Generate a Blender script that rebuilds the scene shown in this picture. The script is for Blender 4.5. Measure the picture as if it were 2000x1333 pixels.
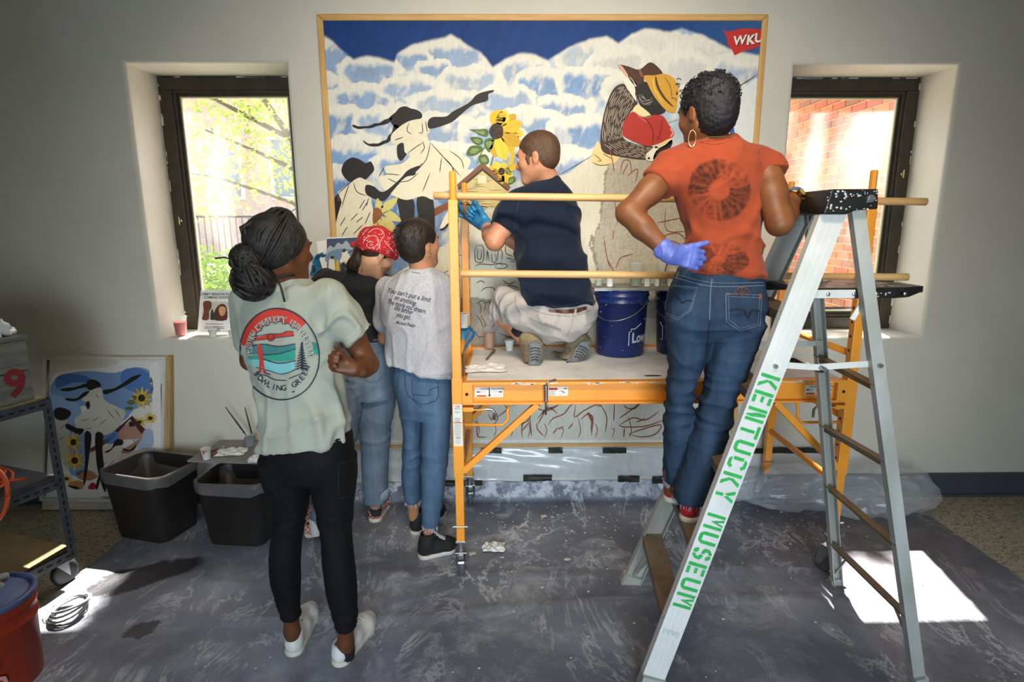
import bpy, bmesh, math, random
import numpy as np
from math import sin, cos, pi, radians, atan2, sqrt
from mathutils import Vector, Matrix, noise
from mathutils.bvhtree import BVHTree
from mathutils.geometry import tessellate_polygon
random.seed(7); RNG = np.random.default_rng(7)
for _o in list(bpy.data.objects): bpy.data.objects.remove(_o)
SC = bpy.context.scene
COL = SC.collection
# ------------------------------------------------------------------ camera
FPX, PITCH, YAW, ROLL, CAMH = 1136.4, 0.2019, 0.0123, 0.0036, 1.735
W_ = Vector((sin(YAW)*cos(PITCH), cos(YAW)*cos(PITCH), -sin(PITCH)))
R0 = Vector((cos(YAW), -sin(YAW), 0)); U0 = R0.cross(W_)
CR = R0*cos(ROLL) - U0*sin(ROLL); CU = R0*sin(ROLL) + U0*cos(ROLL)
CAM = Vector((0, 0, CAMH))
cam = bpy.data.cameras.new('camera'); cam_o = bpy.data.objects.new('camera', cam); COL.objects.link(cam_o)
cam_o.matrix_world = Matrix(((CR.x, CU.x, -W_.x, 0), (CR.y, CU.y, -W_.y, 0), (CR.z, CU.z, -W_.z, CAMH), (0, 0, 0, 1)))
cam.sensor_width = 36; cam.lens = FPX/2000*36; cam.clip_start = .05
cam.dof.use_dof = True; cam.dof.focus_distance = 2.9; cam.dof.aperture_fstop = 3.2
SC.camera = cam_o
def ray(px, py): return CR*((px-1000)/FPX) - CU*((py-666.5)/FPX) + W_
def P(px, py, Y):
    d = ray(px, py); return CAM + d*(Y/d.y)
def PZ(px, py, Z=0):
    d = ray(px, py); return CAM + d*((Z-CAMH)/d.z)
def PX(px, py, X):
    d = ray(px, py); return CAM + d*(X/d.x)
def zc(p): return (Vector(p)-CAM).dot(W_)
def lin(h):
    h = h.lstrip('#'); c = [int(h[i:i+2], 16)/255 for i in (0, 2, 4)]
    return tuple(x/12.92 if x <= .04045 else ((x+.055)/1.055)**2.4 for x in c)
# ------------------------------------------------------------------ light, world, exposure
SC.view_settings.view_transform = 'Standard'; SC.view_settings.look = 'None'
SC.view_settings.gamma = 1; SC.view_settings.use_curve_mapping = False
SC.view_settings.exposure = 0.0
wd = bpy.data.worlds.new('sky'); SC.world = wd; wd.use_nodes = True
_n = wd.node_tree.nodes; _bg = _n['Background']
_sky = _n.new('ShaderNodeTexSky'); _sky.sky_type = 'NISHITA'; _sky.sun_disc = False
_sky.sun_elevation = radians(50); _sky.sun_rotation = radians(10); _sky.air_density = 1.2; _sky.dust_density = 2.5
wd.node_tree.links.new(_sky.outputs[0], _bg.inputs[0]); _bg.inputs[1].default_value = 0.72
def lamp(name, kind, energy, loc, color=(1, 1, 1), direction=None, **kw):
    l = bpy.data.lights.new(name, kind); l.energy = energy; l.color = color
    for k, v in kw.items(): setattr(l, k, v)
    o = bpy.data.objects.new(name, l); COL.objects.link(o); o.location = loc
    if direction: o.rotation_euler = Vector(direction).to_track_quat('-Z', 'Y').to_euler()
    return o
lamp('sun', 'SUN', 34, (1, 8, 8), (1, .95, .86), (-.15, -.78, -1.22), angle=radians(.6))
lamp('daylight_rear', 'AREA', 31, (.25, -2.9, 1.45), (.76, .89, 1.0), (0, 1, -.02), shape='RECTANGLE', size=2.0, size_y=2.0, spread=radians(58))
lamp('ceiling_lamp', 'AREA', 30, (.22, .75, 3.3), (1, .85, .63), (0.0, 1, -.62), shape='RECTANGLE', size=1.2, size_y=.5, spread=radians(82))
# ------------------------------------------------------------------ object helpers
def kids_world(parent):
    v = Vector((0, 0, 0))
    while parent is not None: v += Vector(parent.location); parent = parent.parent
    return v
def put(name, me, parent=None, mat=None):
    o = bpy.data.objects.new(name, me); COL.objects.link(o)
    if parent is not None: o.parent = parent
    if mat is not None and not me.materials: me.materials.append(mat)
    return o
def mesh(name, V, F, mat=None, parent=None, smooth=False, cols=None, mats=None, local=False, fm=None):
    """V world coordinates (moved into the parent's frame unless local)."""
    V = np.asarray([tuple(v) for v in V] if not isinstance(V, np.ndarray) else V, float)
    if parent is not None and not local: V = V - np.array(kids_world(parent))
    me = bpy.data.meshes.new(name)
    if isinstance(F, np.ndarray):
        n, k = F.shape
        me.vertices.add(len(V)); me.vertices.foreach_set('co', V.astype(np.float32).ravel())
        me.loops.add(n*k); me.loops.foreach_set('vertex_index', F.astype(np.int32).ravel())
        me.polygons.add(n); me.polygons.foreach_set('loop_start', np.arange(0, n*k, k, dtype=np.int32))
        me.update(calc_edges=True)
    else:
        me.from_pydata([tuple(v) for v in V], [], [tuple(f) for f in F]); me.update()
    if smooth: me.polygons.foreach_set('use_smooth', np.ones(len(me.polygons), bool))
    if cols is not None:
        a = me.color_attributes.new('Col', 'FLOAT_COLOR', 'POINT')
        c = np.ones((len(V), 4), np.float32); c[:, :3] = cols; a.data.foreach_set('color', c.ravel())
    if mats:
        for m in mats: me.materials.append(m)
        if fm is not None: me.polygons.foreach_set('material_index', np.asarray(fm, np.int32))
    return put(name, me, parent, mat)
def tag(o, label=None, cat=None, group=None, kind=None):
    if label: o['label'] = label
    if cat: o['category'] = cat
    if group: o['group'] = group
    if kind: o['kind'] = kind
    return o
def empty(name, loc, label=None, cat=None, group=None, rz=0):
    o = bpy.data.objects.new(name, None); COL.objects.link(o); o.location = loc; o.rotation_euler = (0, 0, rz)
    o.empty_display_size = .1
    return tag(o, label, cat, group)
def dup(o, loc=None, label=None, rz=None, parent=None):
    c = o.copy(); COL.objects.link(c)
    if parent is not None: c.parent = parent
    if loc is not None: c.location = loc
    if rz is not None: c.rotation_euler = (0, 0, rz)
    if label: c['label'] = label
    for ch in list(o.children): dup(ch, parent=c)
    return c
class MB:
    """collects shapes into one mesh"""
    def __init__(s): s.V = []; s.F = []; s.M = []; s.m = 0
    def add(s, V, F):
        b = len(s.V); s.V += [tuple(v) for v in V]; s.F += [tuple(i+b for i in f) for f in F]; s.M += [s.m]*len(F); return s
    def box(s, c, d, M=None, bev=0):
        x, y, z = d[0]/2, d[1]/2, d[2]/2
        if bev > 0:
            bm = bmesh.new(); bmesh.ops.create_cube(bm, size=1)
            for v in bm.verts: v.co = Vector((v.co.x*d[0], v.co.y*d[1], v.co.z*d[2]))
            bmesh.ops.bevel(bm, geom=list(bm.edges), offset=bev, segments=2, affect='EDGES', profile=.6)
            bm.verts.index_update()
            V = [v.co.copy() for v in bm.verts]; F = [[v.index for v in f.verts] for f in bm.faces]; bm.free()
        else:
            V = [Vector(v) for v in ((-x,-y,-z),(x,-y,-z),(x,y,-z),(-x,y,-z),(-x,-y,z),(x,-y,z),(x,y,z),(-x,y,z))]
            F = [(0,3,2,1),(4,5,6,7),(0,1,5,4),(1,2,6,5),(2,3,7,6),(3,0,4,7)]
        if M is not None: V = [M @ v for v in V]
        return s.add([v+Vector(c) for v in V], F)
    def bar(s, a, b, w, t=None, up=(0, 0, 1), bev=0):
        """rectangular bar from a to b; w across (side), t along up"""
        a, b = Vector(a), Vector(b); t = t or w; d = (b-a); L = d.length; d.normalize()
        u = Vector(up); u = (u - d*u.dot(d))
        if u.length < 1e-4: u = Vector((1, 0, 0)); u = u - d*u.dot(d)
        u.normalize(); r = d.cross(u)
        M = Matrix((r, d, u)).transposed()
        return s.box((a+b)/2, (w, L, t), M, bev)
    def tube(s, pts, r, n=12, cap=True, closed=False):
        pts = [Vector(p) for p in pts]; N = len(pts); rr = r if isinstance(r, (list, tuple)) else [r]*N
        V = []; F = []; u = None
        for i, p in enumerate(pts):
            d = (pts[(i+1) % N]-pts[i-1]) if closed else (pts[min(i+1, N-1)]-pts[max(i-1, 0)])
            d.normalize()
            if u is None:
                u = Vector((0, 0, 1)) if abs(d.z) < .9 else Vector((1, 0, 0))
            u = (u-d*u.dot(d)).normalized(); w = d.cross(u)
            for k in range(n):
                a = 2*pi*k/n; V.append(p+(u*cos(a)+w*sin(a))*rr[i])
        for i in range(N if closed else N-1):
            j = (i+1) % N
            for k in range(n): F.append((i*n+k, i*n+(k+1) % n, j*n+(k+1) % n, j*n+k))
        if cap and not closed: F += [tuple(range(n-1, -1, -1)), tuple((N-1)*n+k for k in range(n))]
        return s.add(V, F)
    def lathe(s, prof, n=32, c=(0, 0, 0), sx=1, sy=1, cap=True):
        """prof [(r,z)..] bottom to top along the outside (and back inside)"""
        V = []; F = []; N = len(prof)
        for r, z in prof:
            for k in range(n):
                a = 2*pi*k/n; V.append((c[0]+r*cos(a)*sx, c[1]+r*sin(a)*sy, c[2]+z))
        for i in range(N-1):
            for k in range(n): F.append((i*n+k, i*n+(k+1) % n, (i+1)*n+(k+1) % n, (i+1)*n+k))
        if cap: F += [tuple(range(n-1, -1, -1)), tuple((N-1)*n+k for k in range(n))]
        return s.add(V, F)
    def prism(s, poly, ext):
        """poly 3-D points (planar), extruded by vector ext"""
        p = [Vector(q) for q in poly]; n = len(p); e = Vector(ext)
        V = p+[q+e for q in p]; F = [tuple(range(n-1, -1, -1)), tuple(range(n, 2*n))]
        F += [(i, (i+1) % n, n+(i+1) % n, n+i) for i in range(n)]
        return s.add(V, F)
    def sphere(s, c, r, n=12, m=8, sc=(1, 1, 1), M=None):
        V = []; F = []
        for i in range(m+1):
            t = pi*i/m
            for k in range(n):
                a = 2*pi*k/n; v = Vector((r*sc[0]*sin(t)*cos(a), r*sc[1]*sin(t)*sin(a), r*sc[2]*cos(t)))
                if M is not None: v = M @ v
                V.append(v+Vector(c))
        for i in range(m):
            for k in range(n): F.append((i*n+k, (i+1)*n+k, (i+1)*n+(k+1) % n, i*n+(k+1) % n))
        return s.add(V, F)
    def grid(s, fn, nu, nv):
        V = [fn(i/nu, j/nv) for j in range(nv+1) for i in range(nu+1)]
        F = [(j*(nu+1)+i, j*(nu+1)+i+1, (j+1)*(nu+1)+i+1, (j+1)*(nu+1)+i) for j in range(nv) for i in range(nu)]
        return s.add(V, F)
    def build(s, name, mat=None, parent=None, smooth=False, local=False, mats=None):
        return mesh(name, s.V, s.F, mat, parent, smooth, local=local, mats=mats, fm=s.M if mats else None)
# ------------------------------------------------------------------ materials
def nodes(name):
    m = bpy.data.materials.new(name); m.use_nodes = True
    nt = m.node_tree; b = nt.nodes['Principled BSDF']; return m, nt, b
def N(nt, t, **kw):
    n = nt.nodes.new('ShaderNode'+t)
    for k, v in kw.items():
        if isinstance(k, str) and hasattr(n, k): setattr(n, k, v)
    return n
def ramp(nt, src, stops):
    r = N(nt, 'ValToRGB'); e = r.color_ramp.elements
    while len(e) < len(stops): e.new(.5)
    for i, (p, c) in enumerate(stops):
        e[i].position = p; e[i].color = (*c, 1) if not isinstance(c, (int, float)) else (c, c, c, 1)
    nt.links.new(src, r.inputs[0]); return r
def tex(nt, kind, scale, detail=4, rough=.55, vec=None, mapscale=None, dist=0, rot=None):
    t = N(nt, kind+'Texture' if False else {'noise': 'TexNoise', 'voronoi': 'TexVoronoi', 'wave': 'TexWave'}[kind])
    t.inputs['Scale'].default_value = scale
    if kind == 'noise': t.inputs['Detail'].default_value = detail; t.inputs['Roughness'].default_value = rough; t.inputs['Distortion'].default_value = dist
    tc = N(nt, 'TexCoord'); mp = N(nt, 'Mapping'); nt.links.new(tc.outputs['Object'], mp.inputs[0])
    if mapscale: mp.inputs['Scale'].default_value = mapscale
    if rot: mp.inputs['Rotation'].default_value = rot
    nt.links.new(mp.outputs[0], t.inputs['Vector']); return t
_mc = {}
def mat(name, c, rough=.6, c2=None, scale=12, metal=0, bump=0, bscale=60, spec=.5, mapscale=None, attr=False, lo=.35, hi=.65, **pr):
    if name in _mc: return _mc[name]
    m, nt, b = nodes(name); c = lin(c) if isinstance(c, str) else c
    b.inputs['Base Color'].default_value = (*c, 1); b.inputs['Roughness'].default_value = rough
    b.inputs['Metallic'].default_value = metal; b.inputs['Specular IOR Level'].default_value = spec
    src = None
    if attr:
        a = N(nt, 'VertexColor'); a.layer_name = 'Col'; src = a.outputs[0]
    c2 = lin(c2) if isinstance(c2, str) else c2
    if c2 is None and not attr: c2 = tuple(x*.86 for x in c)
    t = tex(nt, 'noise', scale, 5, .6, mapscale=mapscale)
    if attr:
        r = ramp(nt, t.outputs[0], [(lo, (.88, .88, .88)), (hi, (1, 1, 1))])
        mx = N(nt, 'Mix', data_type='RGBA', blend_type='MULTIPLY'); mx.inputs[0].default_value = 1
        nt.links.new(src, mx.inputs[6]); nt.links.new(r.outputs[0], mx.inputs[7]); nt.links.new(mx.outputs[2], b.inputs['Base Color'])
    else:
        r = ramp(nt, t.outputs[0], [(lo, c2), (hi, c)]); nt.links.new(r.outputs[0], b.inputs['Base Color'])
    if bump:
        t2 = tex(nt, 'noise', bscale, 4, .6, mapscale=mapscale); bp = N(nt, 'Bump'); bp.inputs['Strength'].default_value = min(1, bump); bp.inputs['Distance'].default_value = .004
        nt.links.new(t2.outputs[0], bp.inputs['Height']); nt.links.new(bp.outputs[0], b.inputs['Normal'])
    for k, v in pr.items(): b.inputs[k.replace('_', ' ')].default_value = v
    _mc[name] = m; return m
# ------------------------------------------------------------------ implicit surfaces
def cr(zs, vals, n):
    """monotone-ish cubic resampling of columns over zs (ascending)"""
    zs = np.asarray(zs, float); v = np.asarray(vals, float)
    h = np.diff(zs)[:, None]; dl = np.diff(v, axis=0)/h
    m = np.zeros_like(v); m[0] = dl[0]; m[-1] = dl[-1]
    if len(zs) > 2: m[1:-1] = (dl[:-1]*h[1:]+dl[1:]*h[:-1])/(h[1:]+h[:-1])
    q = np.linspace(zs[0], zs[-1], n); i = np.clip(np.searchsorted(zs, q)-1, 0, len(zs)-2)
    t = ((q-zs[i])/(zs[i+1]-zs[i]))[:, None]; hh = (zs[i+1]-zs[i])[:, None]
    out = (2*t**3-3*t**2+1)*v[i]+(t**3-2*t**2+t)*hh*m[i]+(-2*t**3+3*t**2)*v[i+1]+(t**3-t**2)*hh*m[i+1]
    return q, out
class Field:
    def __init__(s, lo, hi, h=.007):
        s.h = h; s.lo = np.array(lo, float)-3*h; n = np.ceil((np.array(hi, float)+3*h-s.lo)/h).astype(int)+1
        s.n = n; s.V = np.full(n, .2, np.float32)
        s.ax = [s.lo[i]+h*np.arange(n[i]) for i in range(3)]
    def sub(s, lo, hi, m):
        sl = []
        for i in range(3):
            a = int(max(0, np.floor((lo[i]-m-s.lo[i])/s.h))); b = int(min(s.n[i], np.ceil((hi[i]+m-s.lo[i])/s.h)+1)); sl.append(slice(a, max(a, b)))
        sl = tuple(sl); X = s.ax[0][sl[0]][:, None, None]; Y = s.ax[1][sl[1]][None, :, None]; Z = s.ax[2][sl[2]][None, None, :]
        return sl, X, Y, Z
    def mix(s, sl, d, k, op):
        a = s.V[sl]
        if op == 'sub': d = -d
        if op == 'add':
            if k > 0:
                hh = np.clip(.5+.5*(a-d)/k, 0, 1); r = a+(d-a)*hh-k*hh*(1-hh)
            else: r = np.minimum(a, d)
        else:
            if k > 0:
                hh = np.clip(.5-.5*(a-d)/k, 0, 1); r = a+(d-a)*hh+k*hh*(1-hh)
            else: r = np.maximum(a, d)
        s.V[sl] = r
    def cone(s, a, b, ra, rb=None, k=.02, flat=None, op='add'):
        """tapered capsule; flat=(direction, factor<1) squashes it"""
        a, b = np.array(a, float), np.array(b, float); rb = ra if rb is None else rb; R = max(ra, rb)
        m = R+k+.03
        sl, X, Y, Z = s.sub(np.minimum(a, b), np.maximum(a, b), m)
        q = [X-a[0], Y-a[1], Z-a[2]]; ba = b-a; f = 1
        if flat is not None:
            n = np.array(flat[0], float); n /= np.linalg.norm(n); f = flat[1]
            e = (q[0]*n[0]+q[1]*n[1]+q[2]*n[2]); dn = ba@n
            L = ba@ba or 1e-9
            t = np.clip((q[0]*ba[0]+q[1]*ba[1]+q[2]*ba[2])/L, 0, 1)
            v = [q[i]-t*ba[i] for i in range(3)]; e = v[0]*n[0]+v[1]*n[1]+v[2]*n[2]
            v = [v[i]+n[i]*e*(1/f-1) for i in range(3)]
            d = np.sqrt(v[0]**2+v[1]**2+v[2]**2)-(ra+(rb-ra)*t)
            g = np.clip(np.abs(e)/f/(np.sqrt(v[0]**2+v[1]**2+v[2]**2)+1e-6), 0, 1); d = d*(1-g*(1-f))
        else:
            L = ba@ba or 1e-9
            t = np.clip((q[0]*ba[0]+q[1]*ba[1]+q[2]*ba[2])/L, 0, 1)
            d = np.sqrt(sum((q[i]-t*ba[i])**2 for i in range(3)))-(ra+(rb-ra)*t)
        s.mix(sl, d, k, op); return s
    def chain(s, pts, rs, k=.02, flat=None):
        for i in range(len(pts)-1): s.cone(pts[i], pts[i+1], rs[i], rs[i+1], k, flat)
        return s
    def ell(s, c, r, M=None, k=.02, op='add'):
        """ellipsoid; M columns are its axes"""
        c = np.array(c, float); M = np.eye(3) if M is None else np.array(M, float); R = max(r)
        sl, X, Y, Z = s.sub(c-R, c+R, k+.03); q = [X-c[0], Y-c[1], Z-c[2]]
        u = [(q[0]*M[0, i]+q[1]*M[1, i]+q[2]*M[2, i])/r[i] for i in range(3)]
        k0 = np.sqrt(u[0]**2+u[1]**2+u[2]**2); k1 = np.sqrt(sum((u[i]/r[i])**2 for i in range(3)))+1e-6
        s.mix(sl, k0*(k0-1)/k1, k, op); return s
    def loft(s, rings, k=.02, op='add', n=60, ex=2.2, cap=True):
        """rings (z, cx, cy, a, b, yaw) any order"""
        rg = sorted([tuple(r)+(0,)*(6-len(r)) for r in rings], key=lambda r: r[0]); zs = [r[0] for r in rg]
        q, o = cr(zs, [r[1:] for r in rg], n)
        am = o[:, 2:4].max(axis=1)
        lo = ((o[:, 0]-am).min(), (o[:, 1]-am).min(), zs[0]); hi = ((o[:, 0]+am).max(), (o[:, 1]+am).max(), zs[-1])
        sl, X, Y, Z = s.sub(lo, hi, k+.03); z1 = Z[0, 0]
        g = [np.interp(z1, q, o[:, i])[None, None, :] for i in range(5)]
        dx, dy = X-g[0], Y-g[1]; c, sn = np.cos(g[4]), np.sin(g[4])
        a, b = np.maximum(g[2], .004), np.maximum(g[3], .004)
        u = (dx*c+dy*sn)/a; v = (-dx*sn+dy*c)/b
        rr = (np.abs(u)**ex+np.abs(v)**ex)**(1/ex)+1e-6
        gr = np.sqrt((u/a)**2+(v/b)**2)/np.sqrt(u*u+v*v+1e-9)
        d = (rr-1)/np.maximum(gr, 1e-3)
        if cap: d = np.maximum(d, np.maximum(Z-zs[-1], zs[0]-Z))
        s.mix(sl, d.astype(np.float32), k, op); return s
    def plane(s, p, n, k=.004):
        """keep the side the normal points away from"""
        n = Vector(n).normalized(); X, Y, Z = s.ax[0][:, None, None], s.ax[1][None, :, None], s.ax[2][None, None, :]
        d = (X-p[0])*n.x+(Y-p[1])*n.y+(Z-p[2])*n.z
        s.mix((slice(None),)*3, d, k, 'int'); return s
    def surface(s, smooth=2):
        V = s.V; S = V < 0; n = V.shape
        c = [S[i:n[0]-1+i, j:n[1]-1+j, l:n[2]-1+l] for i in (0, 1) for j in (0, 1) for l in (0, 1)]
        cnt = sum(x.astype(np.int8) for x in c); act = (cnt > 0) & (cnt < 8)
        idx = -np.ones(act.shape, np.int64); I = np.argwhere(act); idx[act] = np.arange(len(I))
        acc = np.zeros((len(I), 3)); w = np.zeros(len(I)); cor = [(i, j, l) for i in (0, 1) for j in (0, 1) for l in (0, 1)]
        val = {o: V[I[:, 0]+o[0], I[:, 1]+o[1], I[:, 2]+o[2]] for o in cor}
        for o in cor:
            for axn in range(3):
                if o[axn] == 0:
                    p = list(o); p[axn] = 1; p = tuple(p); a, b = val[o], val[p]; cs = (a < 0) != (b < 0)
                    t = np.where(cs, a/(a-b+1e-12), 0); pt = np.array(o, float)[None, :].repeat(len(I), 0); pt[:, axn] += t
                    acc[cs] += pt[cs]; w[cs] += 1
        P_ = s.lo+s.h*(I+acc/np.maximum(w, 1)[:, None]); Fs = []
        for axn in range(3):
            a = [slice(None)]*3; b = [slice(None)]*3; a[axn] = slice(0, -1); b[axn] = slice(1, None)
            A, B = S[tuple(a)], S[tuple(b)]; ch = A != B; E = np.argwhere(ch); u, v = (axn+1) % 3, (axn+2) % 3
            ok = (E[:, u] > 0) & (E[:, v] > 0) & (E[:, u] < n[u]-1) & (E[:, v] < n[v]-1); E = E[ok]; fl = A[E[:, 0], E[:, 1], E[:, 2]]
            def g(du, dv):
                q = E.copy(); q[:, u] += du; q[:, v] += dv; return idx[q[:, 0], q[:, 1], q[:, 2]]
            Q = np.stack([g(-1, -1), g(0, -1), g(0, 0), g(-1, 0)], 1); Q[~fl] = Q[~fl][:, ::-1]; Fs.append(Q)
        F = np.concatenate(Fs); F = F[(F >= 0).all(1)]
        for _ in range(smooth): P_ = lap(P_, F, .5)
        return P_, F
def lap(V, F, f):
    a = np.zeros_like(V); c = np.zeros(len(V))
    for i in range(4):
        for j in ((i+1) % 4, (i-1) % 4):
            np.add.at(a, F[:, i], V[F[:, j]]); np.add.at(c, F[:, i], 1)
    return V+(a/np.maximum(c, 1)[:, None]-V)*f
def normals(V, F):
    n = np.cross(V[F[:, 2]]-V[F[:, 0]], V[F[:, 3]]-V[F[:, 1]]); a = np.zeros_like(V)
    for i in range(4): np.add.at(a, F[:, i], n)
    return a/(np.linalg.norm(a, axis=1)[:, None]+1e-9)
def nz(V, sc, seed=0):
    sc = np.array(sc if hasattr(sc, '__len__') else (sc,)*3, float); Q = V*sc+seed*7.3
    return np.array([noise.noise(Vector(q)) for q in Q])
def wrinkle(V, F, amp, sc, seed=0, mask=None):
    """fold relief: ridged noise stretched along the folds"""
    r = nz(V, sc, seed); d = (np.exp(-(r/.16)**2)-.45+.35*r)*amp
    if mask is not None: d = d*mask
    return V+normals(V, F)*d[:, None]
def bvh(V, F): return BVHTree.FromPolygons([tuple(v) for v in V], [tuple(int(i) for i in f) for f in F])
def RG(py, x0, x1, Y, b, yaw=0):
    """ring of a vertical form: its outline in the photograph at row py, at depth Y"""
    c = P((x0+x1)/2, py, Y); return (c.z, c.x, c.y, (x1-x0)/2*zc(c)/FPX, b, yaw)
def densify(poly, step):
    out = []
    for i in range(len(poly)):
        a, b = poly[i], poly[(i+1) % len(poly)]; L = math.hypot(b[0]-a[0], b[1]-a[1]); n = max(1, int(L/step))
        out += [(a[0]+(b[0]-a[0])*j/n, a[1]+(b[1]-a[1])*j/n) for j in range(n)]
    return out
def smooth_poly(pts, closed=True, n=5):
    """Catmull-Rom through the points"""
    out = []; N_ = len(pts); g = (lambda i: pts[i % N_]) if closed else (lambda i: pts[min(max(i, 0), N_-1)])
    for i in range(N_ if closed else N_-1):
        p0, p1, p2, p3 = g(i-1), g(i), g(i+1), g(i+2)
        for j in range(n):
            t = j/n; out.append(tuple(.5*((2*p1[k])+(-p0[k]+p2[k])*t+(2*p0[k]-5*p1[k]+4*p2[k]-p3[k])*t*t+(-p0[k]+3*p1[k]-3*p2[k]+p3[k])*t**3) for k in (0, 1)))
    if not closed: out.append(tuple(pts[-1]))
    return out
def stroke(pts, w, taper=True, n=4):
    """closed outline of a brush stroke along pts"""
    p = smooth_poly(pts, False, n) if n > 1 else pts; L = []; R = []
    for i, q in enumerate(p):
        a, b = p[max(i-1, 0)], p[min(i+1, len(p)-1)]; dx, dy = b[0]-a[0], b[1]-a[1]; l = math.hypot(dx, dy) or 1
        t = i/(len(p)-1); ww = w/2*(min(1, .35+3*min(t, 1-t)) if taper else 1)
        L.append((q[0]-dy/l*ww, q[1]+dx/l*ww)); R.append((q[0]+dy/l*ww, q[1]-dx/l*ww))
    return L+R[::-1]
def tess(poly):
    return [tuple(t) for t in tessellate_polygon([[Vector((x, y, 0)) for x, y in poly]])]
_tx = {}
def text2d(s, bold=0.0, shear=0.0):
    """flat mesh of a word, cap height 1: (verts2d, faces, width)"""
    key = (s, bold, shear)
    if key in _tx: return _tx[key]
    c = bpy.data.curves.new('t', 'FONT'); c.body = s; c.size = 1; c.offset = bold; c.shear = shear; c.resolution_u = 3; c.fill_mode = 'BOTH'
    o = bpy.data.objects.new('t', c); COL.objects.link(o); bpy.context.view_layer.update()
    dg = bpy.context.evaluated_depsgraph_get(); me = o.evaluated_get(dg).to_mesh()
    V = [(v.co.x/.69, v.co.y/.69) for v in me.vertices]; F = [tuple(p.vertices) for p in me.polygons]
    o.evaluated_get(dg).to_mesh_clear(); bpy.data.objects.remove(o); bpy.data.curves.remove(c)
    w = max([v[0] for v in V], default=0); _tx[key] = (V, F, w); return _tx[key]
def decal(name, items, tree, mat_, parent, off=.0025, sub=None, mats=None):
    """items [(verts2d px, faces, material index)]: print laid onto a surface seen at those pixels"""
    bm = bmesh.new(); 
    for V, F, mi in items:
        vs = [bm.verts.new((x, y, mi*.0)) for x, y in V]
        for f in F:
            try:
                q = bm.faces.new([vs[i] for i in f]); q.material_index = mi
            except ValueError: pass
    if sub:
        for _ in range(5):
            es = [e for e in bm.edges if e.calc_length() > sub]
            if not es: break
            bmesh.ops.subdivide_edges(bm, edges=es, cuts=1, use_grid_fill=False)
        bmesh.ops.triangulate(bm, faces=[f for f in bm.faces if len(f.verts) > 4])
    bm.verts.index_update(); bad = set(); V = []
    org = np.array(kids_world(parent)) if parent is not None else np.zeros(3)
    lift = {}
    for f in bm.faces:
        for v in f.verts: lift[v.index] = max(lift.get(v.index, 0), f.material_index)
    for v in bm.verts:
        d = ray(v.co.x, v.co.y); loc, nr, _, _ = tree.ray_cast(CAM, d.normalized())
        if loc is None: bad.add(v.index); V.append((0, 0, 0)); continue
        if nr.dot(d) > 0: nr = -nr
        q = loc + nr*(off*.5) - d.normalized()*(off*.5+.0007*lift.get(v.index, 0)); V.append(tuple(np.array(q)-org))
    F = [[v.index for v in f.verts] for f in bm.faces if not any(v.index in bad for v in f.verts)]
    fm = [f.material_index for f in bm.faces if not any(v.index in bad for v in f.verts)]
    bm.free()
    return mesh(name, V, F, mat_, parent, local=True, mats=mats, fm=fm if mats else None)
# ================================================================== ROOM
WY = 3.44
WIN = [(-2.065, -1.19, 1.06, 2.595), (1.614, 2.53, 1.04, 2.585)]
def wall_mat():
    m, nt, b = nodes('painted_plaster'); b.inputs['Roughness'].default_value = .55; b.inputs['Specular IOR Level'].default_value = .3
    t = tex(nt, 'noise', 2.2, 5, .6); r = ramp(nt, t.outputs[0], [(.3, lin('#c6c3b7')), (.7, lin('#cfccc1'))]); nt.links.new(r.outputs[0], b.inputs['Base Color'])
    t2 = tex(nt, 'noise', 140, 3, .6); bp = N(nt, 'Bump'); bp.inputs['Strength'].default_value = .12; bp.inputs['Distance'].default_value = .003
    nt.links.new(t2.outputs[0], bp.inputs['Height']); nt.links.new(bp.outputs[0], b.inputs['Normal']); return m
M_WALL = wall_mat()
def far_wall():
    xs = [-4.2, WIN[0][0], WIN[0][1], WIN[1][0], WIN[1][1], 4.2]; zs = [-.1, 1.05, 2.59, 3.4]
    bm = bmesh.new()
    def v(i, j, y):
        z = zs[j]
        if 1 <= i <= 2 and j in (1, 2): z = WIN[0][1+j]
        if 3 <= i <= 4 and j in (1, 2): z = WIN[1][1+j]
        return (xs[i], y, z)
    G = {}
    for y in (WY, 3.88):
        for i in range(6):
            for j in range(4): G[i, j, y] = bm.verts.new(v(i, j, y))
    hole = {(1, 1), (3, 1)}
    for i in range(5):
        for j in range(3):
            if (i, j) in hole: continue
            bm.faces.new([G[i, j, WY], G[i+1, j, WY], G[i+1, j+1, WY], G[i, j+1, WY]])
            bm.faces.new([G[i, j+1, 3.88], G[i+1, j+1, 3.88], G[i+1, j, 3.88], G[i, j, 3.88]])
    ed = []
    for i, j in hole:
        c = [(i, j), (i+1, j), (i+1, j+1), (i, j+1)]
        for a in range(4):
            p, q = c[a], c[(a+1) % 4]
            bm.faces.new([G[q[0], q[1], WY], G[p[0], p[1], WY], G[p[0], p[1], 3.88], G[q[0], q[1], 3.88]])
            e = bm.edges.get((G[p[0], p[1], WY], G[q[0], q[1], WY]))
            ed.append(e)
    bmesh.ops.bevel(bm, geom=ed, offset=.022, segments=4, affect='EDGES', profile=.5)
    bmesh.ops.recalc_face_normals(bm, faces=bm.faces)
    bm.verts.index_update(); V = [v.co.copy() for v in bm.verts]; F = [[v.index for v in f.verts] for f in bm.faces]; bm.free()
    return tag(mesh('wall_far', V, F, M_WALL), kind='structure')
far_wall()
def slab(name, c, d, m, kind='structure'):
    return tag(MB().box(c, d).build(name, m), kind=kind)
slab('wall_left', (-4.25, .1, 1.65), (.1, 7.56, 3.5), M_WALL)
slab('wall_right', (4.25, .1, 1.65), (.1, 7.56, 3.5), M_WALL)
M_CEIL = mat('ceiling_paint', '#d8d4c8', .8)
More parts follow.
